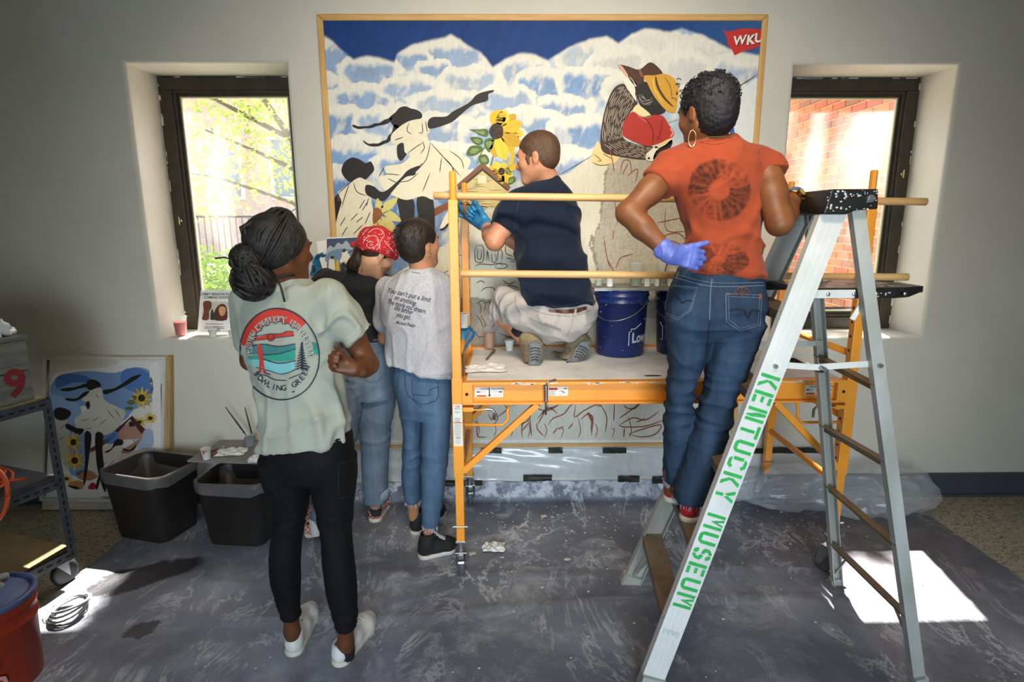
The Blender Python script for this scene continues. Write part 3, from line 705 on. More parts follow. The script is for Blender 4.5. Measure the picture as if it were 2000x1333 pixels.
    # pale half-finished flower
    for p_ in ([(355,1085),(365,1032),(395,1070),(385,1095)],[(380,1090),(410,1050),(470,1030),(450,1075),(400,1115)],[(395,1110),(440,1100),(490,1150),(440,1150)],[(385,1130),(440,1150),(470,1215),(420,1195)],[(360,1140),(390,1150),(440,1225),(385,1215)],[(345,1150),(370,1170),(360,1230),(340,1210)]): poly(p_, '#cdbf74', 4, T=A)
    poly([(345,1090),(375,1085),(392,1115),(370,1150),(343,1165)], '#8a5526', 5, T=A)
    # plank, roof and bird house
    poly([(530,1145),(600,1115),(742,1048),(742,1085),(650,1135),(545,1190)], '#7d4524', 1, False, A); poly([(742,1048),(800,1030),(800,1070),(742,1085)], '#7d4524', 1, False, A)
    poly([(795,985),(910,882),(1045,990),(1040,1085),(800,1085)], '#c9b981', 2, False, A)
    for k in range(26):
        y = 915+k*6.4; x0 = 905-(y-890)*1.0+random.uniform(0, 40); L = random.uniform(25, 90)
        if y > 985: x0 = random.uniform(805, 960)
        line([(x0, y), (min(x0+L, 905+min(110, (y-885)*1.1)), y+random.uniform(-1.5, 1.5))], 1.1, '#5d4a22', 3, A, 2)
    poly([(888,915),(935,915),(932,955),(890,955)], '#d6cfb0', 4, False, A)
    poly([(780,962),(905,852),(920,852),(1060,975),(1050,992),(912,876),(785,985)], '#7a5337', 4, False, A); poly([(785,985),(912,876),(1050,992),(1043,996),(912,890),(792,990)], '#3f2a1c', 5, False, A)
    # sunflowers
    def flower(cx, cy, R, squash, petals, r0, a0=0):
        for k, (a, L) in enumerate(petals):
            a = radians(a); dx, dy = cos(a), sin(a); w = R*.30
            pt = [(cx+dx*R*.3-dy*w*.5, cy+dy*R*.3+dx*w*.5), (cx+dx*R*.65*L-dy*w, cy+dy*R*.65*L+dx*w), (cx+dx*R*L, cy+dy*R*L), (cx+dx*R*.7*L+dy*w*.8, cy+dy*R*.7*L-dx*w*.8), (cx+dx*R*.3+dy*w*.5, cy+dy*R*.3-dx*w*.5)]
            poly(pt, ('#d9b523', '#e2c43a', '#c99f1c')[k % 3], 3+k % 2); line([(cx+dx*R*.35, cy+dy*R*.35), (cx+dx*R*.9*L, cy+dy*R*.9*L)], 1.2, '#a47712', 6, None, 1)
        poly([(cx+r0*cos(t*.628)*squash*(1+.08*(t % 2)), cy+r0*sin(t*.628)*(1+.08*(t % 2))) for t in range(10)], '#2c1c10', 5); 
        for k in range(40):
            a = random.uniform(0, 6.28); r = r0*sqrt(random.random())*.85; x, y = cx+cos(a)*r*squash, cy+sin(a)*r; poly([(x-1, y), (x, y-1.2), (x+1, y), (x, y+1.2)], random.choice(('#5d3a1a', '#7a4518', '#120b07')), 6, False)
    G = A((985, 685))
    flower(G[0], G[1], 46, .9, [(-95,.9),(-65,1.0),(-40,1.1),(-18,1.15),(5,1.15),(28,1.2),(50,1.15),(72,1.3),(92,1.1),(-80,.95),(15,1.0)], 15)
    G = A((1012, 893)); flower(G[0], G[1], 24, .9, [(200,1.1),(230,1),(170,.9),(60,1.1),(20,1.0),(90,1.1),(-30,.8),(-70,.8),(130,.8)], 7)
    for p_ in ([(1050,860),(1062,800),(1082,795),(1072,850)],[(1058,870),(1085,850),(1090,880),(1060,890)]): poly(p_, '#d9b523', 4, T=A)
    def leaf(pts): 
        poly(pts, '#4d6a2c', 3, T=A); c = [(sum(p[0] for p in pts)/len(pts)+(p[0]-sum(q[0] for q in pts)/len(pts))*.55, sum(p[1] for p in pts)/len(pts)+(p[1]-sum(q[1] for q in pts)/len(pts))*.5) for p in pts]
        poly(c, '#82935a', 4, T=A); line([pts[0], pts[len(pts)//2]], 1.2, '#2c3f18', 5, A, 1)
    leaf([(845,675),(880,675),(930,672),(945,690),(935,712),(900,705),(875,690)]); leaf([(848,718),(875,713),(910,722),(916,745),(895,757),(868,748)]); leaf([(828,800),(850,762),(900,760),(915,780),(880,808),(845,812)])
    leaf([(945,720),(972,725),(968,760),(948,795),(925,765),(922,735)]); leaf([(893,812),(930,805),(948,835),(935,858),(900,850)]); leaf([(1030,865),(1060,885),(1062,910),(1035,905)]); leaf([(1042,930),(1080,920),(1085,945),(1050,965),(1038,950)])
    line([(940,740),(905,800),(882,862)], 2.6, '#6f7a45', 2, A); line([(975,785),(962,840),(950,880)], 2.4, '#6f5f3d', 2, A)
    poly([(690,1195),(705,1150),(735,1095),(742,1092),(742,1165),(715,1185)], CREAM, 3, T=A); line([(690,1197),(715,1190),(740,1160)], 4.5, INK, 5, A)
    # couple embracing
    poly([(315,733),(330,770),(372,795),(426,810),(400,850),(350,866),(290,856),(279,820),(295,770)], '#e2c98f', 2, T=B)
    for s in ([(290,800),(330,835),(310,840)],[(340,800),(390,830)],[(285,845),(330,862),(390,852)]): line(s, 1.4, '#4e3b20', 4, B)
    poly([(447,436),(402,455),(370,512),(345,592),(330,682),(327,747),(342,792),(402,812),(562,832),(582,790),(602,765),(522,755),(450,722),(446,660),(470,602),(512,552),(520,530),(500,500),(470,470)], '#3b261b', 3, T=B)
    def lerp_path(a, b, t, u):
        m = len(a)-1; i = min(int(u*m), m-1); f = u*m-i; q = [tuple(p[i][k]+(p[i+1][k]-p[i][k])*f for k in (0, 1)) for p in (a, b)]; return tuple(q[0][k]+(q[1][k]-q[0][k])*t for k in (0, 1))
    for oa, ob, n_ in (([(445,440),(402,459),(370,518),(344,598),(331,688),(331,750)], [(498,505),(508,545),(472,598),(450,650),(446,690),(450,718)], 15), ([(333,752),(402,809),(480,822),(562,829)], [(450,724),(500,747),(550,758),(600,767)], 10)):
        for k in range(1, n_):      # chalk stripes on the coat
            u = random.uniform(0, .08)
            while u < .95:
                v = min(.985, u+random.uniform(.10, .28)); t = k/n_; line([lerp_path(oa, ob, t, u), lerp_path(oa, ob, t+random.uniform(-.015, .015), (u+v)/2), lerp_path(oa, ob, t, v)], .85, '#cbbfae', 5, B, 2); u = v+random.uniform(.02, .06)
    poly([(418,337),(470,345),(530,362),(590,324),(652,380),(622,397),(560,395),(552,430),(522,452),(490,410),(465,396),(440,370)], '#4a2c1b', 4, T=B)
    poly([(418,337),(440,345),(470,390),(462,396),(440,370)], '#d8a98c', 5, T=B); line([(530,362),(545,400)], 5, '#8a5a38', 5, B)
    poly([(470,398),(490,410),(522,450),(512,510),(515,530),(480,480),(448,420),(455,410)], '#e8e0cf', 4, T=B)
    poly([(470,400),(500,430),(520,520),(560,582),(610,602),(668,575),(602,500),(570,440),(555,425),(512,450)], '#1b1613', 5, T=B)
    poly([(512,470),(540,440),(575,432),(620,520),(640,545),(580,548),(530,535),(510,500)], '#231d1b', 6, T=B)
    for k in range(16):
        r = .3+.044*k; a0 = random.uniform(.3, 2.6); line([(566+58*r*cos(a), 494+54*r*sin(a)) for a in (a0, a0+.3, a0+.6, a0+.9)], .7, '#a8a196', 7, B, 3)
    poly([(553,395),(610,392),(662,385),(712,410),(736,470),(727,540),(717,585),(680,582),(640,545),(600,490),(570,430)], '#cf9a33', 7, T=B)
    line([(615,398),(625,450),(660,510),(705,556)], 4.5, '#4a2f12', 8, B); line([(660,400),(690,450),(700,520)], 2.5, '#a06d1c', 8, B); line([(600,410),(612,470),(650,530)], 2.5, '#e4bd62', 8, B)
    poly([(505,556),(530,549),(592,602),(556,612),(500,582)], '#e8d6a2', 6, T=B)
    poly([(500,582),(540,606),(602,600),(652,604),(690,660),(713,690),(692,722),(602,756),(560,760),(490,732),(443,702),(446,650),(470,602)], '#b02c22', 6, T=B)
    line([(560,612),(600,680),(598,752)], 2, '#5c140f', 8, B); line([(520,600),(570,640)], 3, '#d4574a', 8, B); line([(650,620),(640,690),(620,735)], 4, '#8c1f18', 7, B); line([(690,670),(706,690),(690,715)], 4, '#dd8f84', 8, B)
    poly([(610,765),(692,720),(697,745),(640,772)], '#e5cf97', 7, T=B); poly([(580,790),(610,763),(627,775),(602,836),(565,831),(568,800)], '#e9e4d4', 7, T=B); poly([(572,820),(584,818),(586,830),(574,831)], '#2b2420', 8, False, B)
    poly([(622,780),(660,758),(697,728),(701,750),(682,790),(696,800),(682,842),(650,862),(612,840),(602,820)], '#14100e', 7, T=B)
    # white tower, cord, pennant
    poly([(1004,490),(1062,482),(1100,432),(1152,414),(1146,560),(1136,735),(1020,716),(1010,640)], '#dcdfdd', 2, T=B); poly([(1005,640),(1018,650),(1026,700),(1008,712),(1000,680)], '#2f5d9e', 3, T=B)
    line([(1146,388),(1080,430),(1000,480)], 1.8, INK, 4, B, 1); line([(100,918),(200,862),(288,808)], 1.4, INK, 4, B, 1); line([(680,640),(735,622)], 1.6, INK, 4, B, 1)
    poly([(965,155),(992,166),(1060,148),(1120,149),(1164,155),(1162,236),(1120,256),(1070,266),(1026,289),(1014,260),(990,230),(985,195)], '#c4302b', 4, False, B)
    for ch, x, y, s, bl in (('W', 1018, 236, 46, .03), ('K', 1086, 232, 46, .04), ('U', 1128, 222, 46, .04)):
        Vt, Ft, w = text2d(ch, bl); 
        for dl, cc, of in ((5, '#3a1512', 4), (6, '#ece6dc', 0)):
            b = len(VV); VV.extend([tuple(P(*B((x+of+(vx*.95+vy*.12)*s*.98, y+of-vy*s-vx*6)), MY-.001-.0006*dl)) for vx, vy in Vt]); CC.extend([lin(cc)]*len(Vt)); FF.extend([tuple(i+b for i in f) for f in Ft])
    # sinopia drawing on plaster and gesso
    RED, OLV = '#8a4a30', '#5a4d2a'
    for s in ([(290,870),(305,900),(310,975),(370,980)],[(380,830),(400,870),(420,820),(440,860),(415,900)],[(480,770),(500,800),(440,850)],[(540,775),(580,750)],[(640,800),(600,900),(598,985)],[(650,860),(660,975)],[(600,940),(640,890)],[(690,765),(710,800),(780,805),(850,760)],[(735,835),(745,810),(840,770)],[(770,900),(800,860),(870,830),(910,780),(940,760)],[(700,860),(770,790),(830,830)],[(830,920),(800,960)],[(870,910),(830,930)],[(900,930),(930,890)],[(950,760),(940,850),(1000,810),(1080,770),(1110,775)],[(980,870),(1010,840),(1035,830),(1060,860),(1050,975)],[(1110,770),(1150,850),(1140,950)],[(1200,760),(1195,880)],[(1260,770),(1280,790),(1330,795),(1380,750)],[(1230,860),(1300,810),(1380,750)],[(1230,905),(1320,855),(1400,870),(1490,815)],[(1230,905),(1270,915),(1400,910),(1520,870)],[(1290,965),(1350,940),(1500,900),(1470,960),(1380,980),(1300,965)],[(1340,885),(1400,860)],[(1265,920),(1260,985)],[(770,770),(700,900)],[(560,910),(640,870),(660,810)],[(740,975),(700,930),(695,890)]): line(s, 2.2, RED, 4, D)
    poly([(1020,825),(1035,818),(1062,862),(1052,970),(1045,930),(1048,880)], RED, 5, False, D); poly([(1080,785),(1112,768),(1125,790),(1105,780)], RED, 5, False, D)
    for k in range(10):
        x = 300+k*110; line([(x, 850+40*(k % 3)), (x+20, 930), (x+5, 985)], 1.5, RED, 3, D)
    for s in ([(1165,160),(1190,260),(1200,330)],[(1240,330),(1255,250),(1300,250),(1310,330)],[(1130,740),(1150,870),(1170,940)],[(1210,950),(1240,880),(1320,855)],[(1195,700),(1190,760)],[(1250,340),(1290,260)],[(1160,900),(1205,985)]): line(s, 1.8, RED, 4, E_)
    for s in ([(1265,420),(1275,470),(1300,500)],[(1285,435),(1335,425)],[(1300,410),(1302,450),(1340,452)],[(1270,470),(1320,455),(1340,470)],[(1265,400),(1262,470)],[(1235,385),(1262,470)],[(1225,345),(1245,330),(1240,360)],[(1200,380),(1206,440)],[(1275,500),(1300,470),(1335,480)]): line(s, 1.7, RED, 4)
    # drawing of block letters and cobbles left of the painter
    for s in ([(300,800),(290,850),(300,905),(340,905),(350,850),(340,800),(300,800)],[(312,820),(308,880),(330,885),(335,825)],[(370,905),(372,830),(385,905)],[(400,850),(405,905),(430,900),(425,845)],[(440,905),(445,830),(470,840),(465,905)],[(490,800),(495,850),(540,870)],[(495,880),(545,890)],[(200,760),(215,800),(210,860),(190,860)],[(210,880),(230,890),(235,910)],[(290,935),(330,920),(400,925),(440,915),(480,930)],[(420,935),(450,915),(500,925),(490,945),(440,948),(420,935)],[(300,1045),(330,1030),(360,1045)],[(330,1100),(360,1075),(410,1075),(430,1110)],[(420,1130),(470,1120),(480,1170)],[(490,1080),(520,1060),(575,1075)],[(470,1020),(510,1050),(560,1030)],[(300,1180),(330,1160),(360,1170),(350,1230)],[(390,1160),(400,1220),(420,1250)],[(215,1160),(230,1200),(215,1240)],[(60,1000),(120,960)],[(300,1250),(330,1290),(345,1333)],[(520,900),(545,905),(552,880)]): line(s, 1.8, OLV, 4, E_)
    for s in ([(310,100),(330,130),(325,180)],[(350,110),(400,100),(390,150),(440,170)],[(330,190),(360,240),(350,270)],[(300,300),(320,330),(380,310)],[(440,300),(520,330),(560,320)],[(240,280),(250,330)],[(380,170),(420,230),(400,280)],[(700,350),(760,390)],[(730,400),(850,402)]): line(s, 1.9, '#6b4a2c', 4, D)
    fig = mesh('figure_print', VV, FF, mat('mural_figure_paint', '#ffffff', .55, attr=True, scale=40, lo=.2, hi=.6, spec=.3, bump=.25, bscale=130), root, cols=np.array(CC))
    # pine frame, one rail a side
    mw = mat('pine_molding', '#d3aa6c', .5, c2='#bf9150', scale=7, mapscale=(10, 10, .6), bump=.1); mh = mat('pine_molding_h', '#d3aa6c', .5, c2='#bf9150', scale=7, mapscale=(.6, 10, 10), bump=.1)
    w = .034; x0, x1, z0, z1 = TL[0], TR_[0], BL_[1], TL[1]
    def rail(pts, m):
        b = MB(); b.prism(pts, (0, -.024, 0)); o = b.build('frame_rail', m, root); bv = o.modifiers.new('b', 'BEVEL'); bv.width = .006; bv.segments = 2
    y = WY-.003
    rail([(x0, y, z1), (x0+w, y, z1-w), (x1-w, y, z1-w), (x1, y, z1)], mh); rail([(x0, y, z0), (x1, y, z0), (x1-w, y, z0+w*.7), (x0+w, y, z0+w*.7)], mh)
    rail([(x0, y, z0), (x0+w, y, z0+w*.7), (x0+w, y, z1-w), (x0, y, z1)], mw); rail([(x1, y, z0), (x1, y, z1), (x1-w, y, z1-w), (x1-w, y, z0+w*.7)], mw)
mural()
# ================================================================== SCAFFOLD
def flat(mb, V, F, o, u, v, m=0):
    o, u, v = Vector(o), Vector(u), Vector(v); mb.m = m; mb.add([o+u*x+v*y for x, y in V], F); mb.m = 0
def flat_text(mb, s, o, u, v, size, bold=0, m=0, shear=0, align='L'):
    V, F, w = text2d(s, bold, shear); k = {'L': 0, 'C': w/2, 'R': w}[align]; flat(mb, [((x-k)*size, y*size) for x, y in V], F, o, u, v, m)
def flat_rect(mb, x0, y0, x1, y1, o, u, v, m=0): flat(mb, [(x0, y0), (x1, y0), (x1, y1), (x0, y1)], [(0, 1, 2, 3)], o, u, v, m)
M_OR = mat('orange_enamel', '#f3a136', .38, c2='#ec962c', scale=5, bump=.06, bscale=25)
M_DOWEL = mat('tan_rail', '#dcb178', .45, c2='#cb9c62', scale=6, mapscale=(.5, 9, 9), bump=.08)
M_DECK = mat('dusty_plywood', '#ebecee', .75, c2='#ccced1', scale=5, bump=.3, bscale=50, lo=.3, hi=.55)
M_ZINC = mat('zinc_plate', '#a9aaab', .35, metal=.9, bump=.1)
M_RUB = mat('grey_rubber', '#6d7276', .6, c2='#4a4d50'); M_DARK = mat('dark_hole', '#0d0c0b', .8)
M_PAPER = mat('label_paper', '#e6e4dd', .6); M_BLACK = mat('print_black', '#181716', .6); M_ORLAB = mat('print_orange', '#e0602a', .6); M_GREY = mat('print_grey', '#8d8b88', .6)
LAB = [M_PAPER, M_BLACK, M_ORLAB, M_GREY]
def scaffold():
    XL, XR, YF, YB, TOP, DZ = -.222, 1.61, 2.605, 3.345, 1.95, 1.015
    root = empty('rolling_scaffold', (XL, YF, 0), 'orange steel rolling scaffold with grey plywood deck in front of the mural', 'scaffold')
    for x in (XL, XR):
        for y in (YF, YB):
            b = MB(); b.box((x, y, 1.40), (.042, .042, .86), bev=.004); b.box((x, y, .795), (.05, .05, .47), bev=.004); b.box((x, y, .39), (.04, .04, .38), bev=.004)
            b.box((x, y, .565), (.047, .047, .05), bev=.003); b.tube([(x, y, 1.82), (x, y, TOP-.004), (x, y, TOP)], [.0155, .0155, .013], 16); p = b.build('post', M_OR, root)
            h = MB(); sx = 1 if x < 0 else -1
            for k in range(19):
                z = .62+k*.066
                if abs(z-DZ) < .13: continue
                w = .0255 if z < 1.03 else .0215
                h.tube([(x+sx*w*.97, y, z), (x+sx*(w+.0006), y, z)], .0065, 10)
            h.build('pin_hole', M_DARK, p)['kind'] = 'stuff'
            # swivel caster
            c = MB(); c.box((x, y, .205), (.05, .05, .012), bev=.002); c.tube([(x, y, .15), (x, y, .2)], .02, 14); c.tube([(x-.036, y-.024, .29), (x+.036, y-.024, .29)], .0035, 8)
            rot = {(XL, YF): .05, (XL, YB): .15, (XR, YB): .25, (XR, YF): .35}[(x, y)]; R = Matrix.Rotation(rot, 3, 'Z')
            def q(v): return R @ Vector(v)+Vector((x, y, 0))
            for s in (-1, 1): c.prism([q((s*.024, -.028, .15)), q((s*.024, .03, .15)), q((s*.024, .055, .055)), q((s*.024, .03, .04))], R @ Vector((s*.004, 0, 0)))
            c.box(q((0, 0, .152)), (.06, .066, .006), R.copy(), bev=.002); c.tube([q((-.03, .035, .06)), q((.03, .035, .06))], .007, 10)
            cs = c.build('caster', M_ZINC, root)
            w = MB(); pr = []; 
            for rr, zz in ((.02, -.016), (.05, -.016), (.058, -.010), (.060, 0), (.058, .010), (.05, .016), (.02, .016)): pr.append((rr, zz))
            w.lathe(pr, 24); w.V = [tuple(q((v[2], v[0]+.035, v[1]+.0605))) for v in w.V]; w.build('wheel', M_RUB, cs, smooth=True)
            k = MB(); k.box(q((0, -.052, .115)), (.034, .03, .012), R @ Matrix.Rotation(-.5, 3, 'X'), bev=.003); k.box(q((0, -.036, .138)), (.026, .014, .03), R.copy(), bev=.003); k.build('brake_lever', M_ZINC, cs)
        for z in (1.13, .82, .485) if x > 0 else (1.12, .82, .50):
            b = MB(); b.tube([(x, YF+.02, z), (x, YB-.02, z)], .0165, 14); b.build('rung', M_OR, root, smooth=True)
    # deck frame and board
    for y, s in ((YF, -1), (YB, 1)):
        b = MB(); yo = y+s*.012
        b.box(((XL+XR)/2, yo, DZ-.006), (XR-XL-.052, .042, .012), bev=.002); b.box(((XL+XR)/2, yo, DZ-.103), (XR-XL-.052, .042, .010), bev=.002); b.box(((XL+XR)/2, yo-s*.014, DZ-.055), (XR-XL-.052, .006, .088))
        for x, t in ((XL+.048, 1), (XR-.048, -1)): b.box((x, yo, DZ-.054), (.05, .046, .10), bev=.003)
        sr = b.build('side_rail', M_OR, root)
        h = MB(); h.tube([(XL+.045, yo+s*.0225, DZ-.055), (XL+.045, yo+s*.0238, DZ-.055)], .0075, 14); h.tube([(XR-.045, yo+s*.0225, DZ-.055), (XR-.045, yo+s*.0238, DZ-.055)], .0075, 14); h.build('pin_hole', M_DARK, sr)
        wv = MB(); random.seed(int(y*10))
        for k in range(70):      # enamel chipped to white along the top flange
            x0 = random.uniform(XL+.25, XR-.1); wv.box((x0, yo+s*.0213, DZ-.006+random.uniform(-.005, .004)), (random.uniform(.006, .05), .0006, random.uniform(.002, .006)))
        wv.build('chipped_paint', mat('chipped_white', '#dcd3c8', .7), sr)['kind'] = 'stuff'
    for x in (XL+.035, XR-.035): MB().box((x, (YF+YB)/2, DZ-.05), (.03, YB-YF-.03, .07), bev=.003).build('end_beam', M_OR, root)
    for x in (.4, 1.0): MB().box((x, (YF+YB)/2, DZ-.06), (.03, YB-YF-.03, .04), bev=.003).build('joist', M_OR, root)
    MB().box(((XL+XR)/2, (YF+YB)/2, DZ-.007), (XR-XL-.08, YB-YF-.05, .012), bev=.002).build('deck_board', M_DECK, root)
    c = P(1277, 730, 2.66); sl = MB(); sl.lathe([(.0001, 0), (.013, 0)], 20, cap=False); sl.V = [(v[0]*3.4+c.x+.0, v[1]*.95+2.675, DZ-.0003) for v in sl.V]; sl.build('hand_slot', M_DARK, root)
    # diagonal braces
    for y in (YF-.012, YB+.012):
        for x0, x1 in ((XL+.02, .152), (XR-.02, 1.262)): b = MB(); b.bar((x0, y, .575), (x1, y, .905), .03, .03, bev=.003); b.build('diagonal_brace', M_OR, root)
    # U-shaped latch bars and spring pins under the deck ends
    for x, t in ((XL, 1), (XR, -1)):
        p = [(x+t*.03, YF, .80), (x+t*.21, YF-.004, .80), (x+t*.235, YF-.004, .83), (x+t*.232, YF-.004, .87), (x+t*.245, YF, .905)]
        b = MB(); b.tube(p, .007, 8); b.build('latch_bar', M_OR, root, smooth=True)
        b = MB(); b.tube([(x+t*.03, YF-.03, .886), (x+t*.16, YF-.03, .886), (x+t*.172, YF-.03, .872), (x+t*.172, YF-.03, .835)], .0065, 8); b.build('lock_pin', M_ZINC, root, smooth=True)
        b = MB(); b.box((x+t*.05, YF-.014, .886), (.05, .05, .02), bev=.003); b.box((x+t*.08, YF-.03, .886), (.10, .02, .006)); b.build('pin_bracket', M_OR, root)
    sp = MB(); sx = P(1066, 760, YF-.03).x; yy = YF-.042
    sp.tube([(sx+.0085*cos(k*.9), yy+.0085*sin(k*.9), .925+k*.0008) for k in range(95)], .0022, 6, cap=False); sp.tube([(sx, yy, 1.0), (sx, yy, .862)], .0045, 8); sp.tube([(sx, yy, 1.0), (sx+.01, yy, 1.019), (sx+.045, YF-.01, 1.021)], .0045, 8)
    sp.build('spring_pin', M_ZINC, root, smooth=True)
    # guard rails
    for (xa, za, xb, zb) in ((-.312, 1.850, 1.888, 1.817), (-.20, 1.507, 1.850, 1.481)):
        b = MB(); y = YF+.042; n = 40
        b.tube([(xa, y, za), (xa+.004, y, za)]+[(xa+(xb-xa)*k/n, y, za+(zb-za)*k/n) for k in range(1, n)]+[(xb-.004, y, zb), (xb, y, zb)], [.009, .0165]+[.0165]*(n-1)+[.0165, .009], 18)
        o = b.build('guard_rail', M_DOWEL, root, smooth=True); o['label'] = 'tan wooden guard rail'
    # printed stickers
    def sticker(c, w, h, fn, u=(1, 0, 0), v=(0, 0, 1)):
        c = Vector(c); b = MB(); flat_rect(b, -w/2, -h/2, w/2, h/2, c, u, v, 0); n = Vector(u).cross(Vector(v)); c2 = c+n*.0006
        fn(b, c2, u, v); return b.build('sticker', None, root, mats=LAB)
    def arrow(b, x, y, L, d, o, u, v, m=1):
        t = .006
        if d == 'l': pts = [(x, y), (x+t, y+t), (x+t, y+t*.4), (x+L, y+t*.4), (x+L, y-t*.4), (x+t, y-t*.4), (x+t, y-t)]
        elif d == 'r': pts = [(x, y), (x-t, y-t), (x-t, y-t*.4), (x-L, y-t*.4), (x-L, y+t*.4), (x-t, y+t*.4), (x-t, y+t)]
        else: pts = [(x, y), (x+t*1.2, y+t*2), (x+t*.4, y+t*2), (x+t*.4, y+L), (x-t*.4, y+L), (x-t*.4, y+t*2), (x-t*1.2, y+t*2)]
        flat(b, pts, tess(pts), o, u, v, m)
    def lock(b, o, u, v):
        flat_text(b, 'LOCKED', Vector(o)+Vector(u)*-.018+Vector(v)*.014, u, v, .0075, .03, 1, align='C'); flat_text(b, 'UNLOCKED', Vector(o)+Vector(u)*.040+Vector(v)*.014, u, v, .0075, .03, 1, align='C')
        arrow(b, -.058, .002, .018, 'l', o, u, v); arrow(b, .062, .002, .018, 'r', o, u, v); arrow(b, .002, -.023, .046, 'd', o, u, v); flat_rect(b, -.058, -.021, -.012, -.013, o, u, v, 2)
        flat_text(b, 'WARNING', Vector(o)+Vector(u)*-.035+Vector(v)*-.0195, u, v, .0045, .02, 1, align='C')
        for k in range(2): flat_rect(b, .015, -.018+.006*k, .058, -.0168+.006*k, o, u, v, 3)
        flat_rect(b, -.038, .0015, -.014, .0028, o, u, v, 3); flat_rect(b, .012, .0015, .04, .0028, o, u, v, 3)
    yw = YF-.012+.014-.0036
    sticker((P(955, 760, yw).x, yw-.0008, DZ-.056), .132, .048, lock); sticker((P(1598, 760, yw).x, yw-.0008, DZ-.056), .125, .048, lock)
    def warn(b, o, u, v):
        flat_rect(b, -.043, .007, -.004, .018, o, u, v, 2); flat_text(b, 'WARNING', Vector(o)+Vector(u)*-.022+Vector(v)*.0095, u, v, .006, .03, 1, align='C')
        for k in range(6): flat_rect(b, -.043, .001-.004*k, -.006-.006*(k % 3), .0025-.004*k, o, u, v, 3)
        pts = [(.004, -.002), (.018, .001), (.017, -.004), (.034, -.012), (.031, -.002), (.018, .005), (.005, .001)]; flat(b, pts, tess(pts), o, u, v, 3); flat_rect(b, .028, .012, .04, .017, o, u, v, 1)
        for k in range(3): flat_rect(b, .006, -.012-.003*k, .02, -.011-.003*k, o, u, v, 3)
    sticker((P(1090, 760, yw).x, yw-.0008, DZ-.054), .092, .044, warn)
    def spec(b, o, u, v):
        o = Vector(o); u_ = Vector(u); v_ = Vector(v); flat_text(b, 'GSSI', o+v_*.088, u, v, .009, .03, 2, align='C'); flat_text(b, 'MODEL 206', o+v_*.079, u, v, .004, .02, 1, align='C')
        flat_rect(b, -.019, .012, .019, .016, o, u, v, 2); b.m = 0
        for k in range(10): flat_rect(b, -.015+.002*(k % 3), .068-.004*k-(.02 if k > 2 else 0), .015-.002*(k % 4), .0695-.004*k-(.02 if k > 2 else 0), o, u, v, 3)
        for k in range(14): flat_rect(b, -.017+.001*(k % 3), .006-.0042*k, .017-.0015*(k % 4), .0072-.0042*k, o, u, v, 3)
        for k in range(16): flat_rect(b, -.011+.0014*k, -.066, -.011+.0014*k+.0004*(1+k % 2), -.054, o, u, v, 1)
        for k in range(5): flat_rect(b, -.013+.002*(k % 2), -.073-.004*k, .013-.003*(k % 2), -.072-.004*k, o, u, v, 3)
    sticker((XL, YF-.0258, P(890, 828, YF).z), .042, .205, spec)
    tg = MB(); z0 = P(890, 762, YF).z
scaffold()
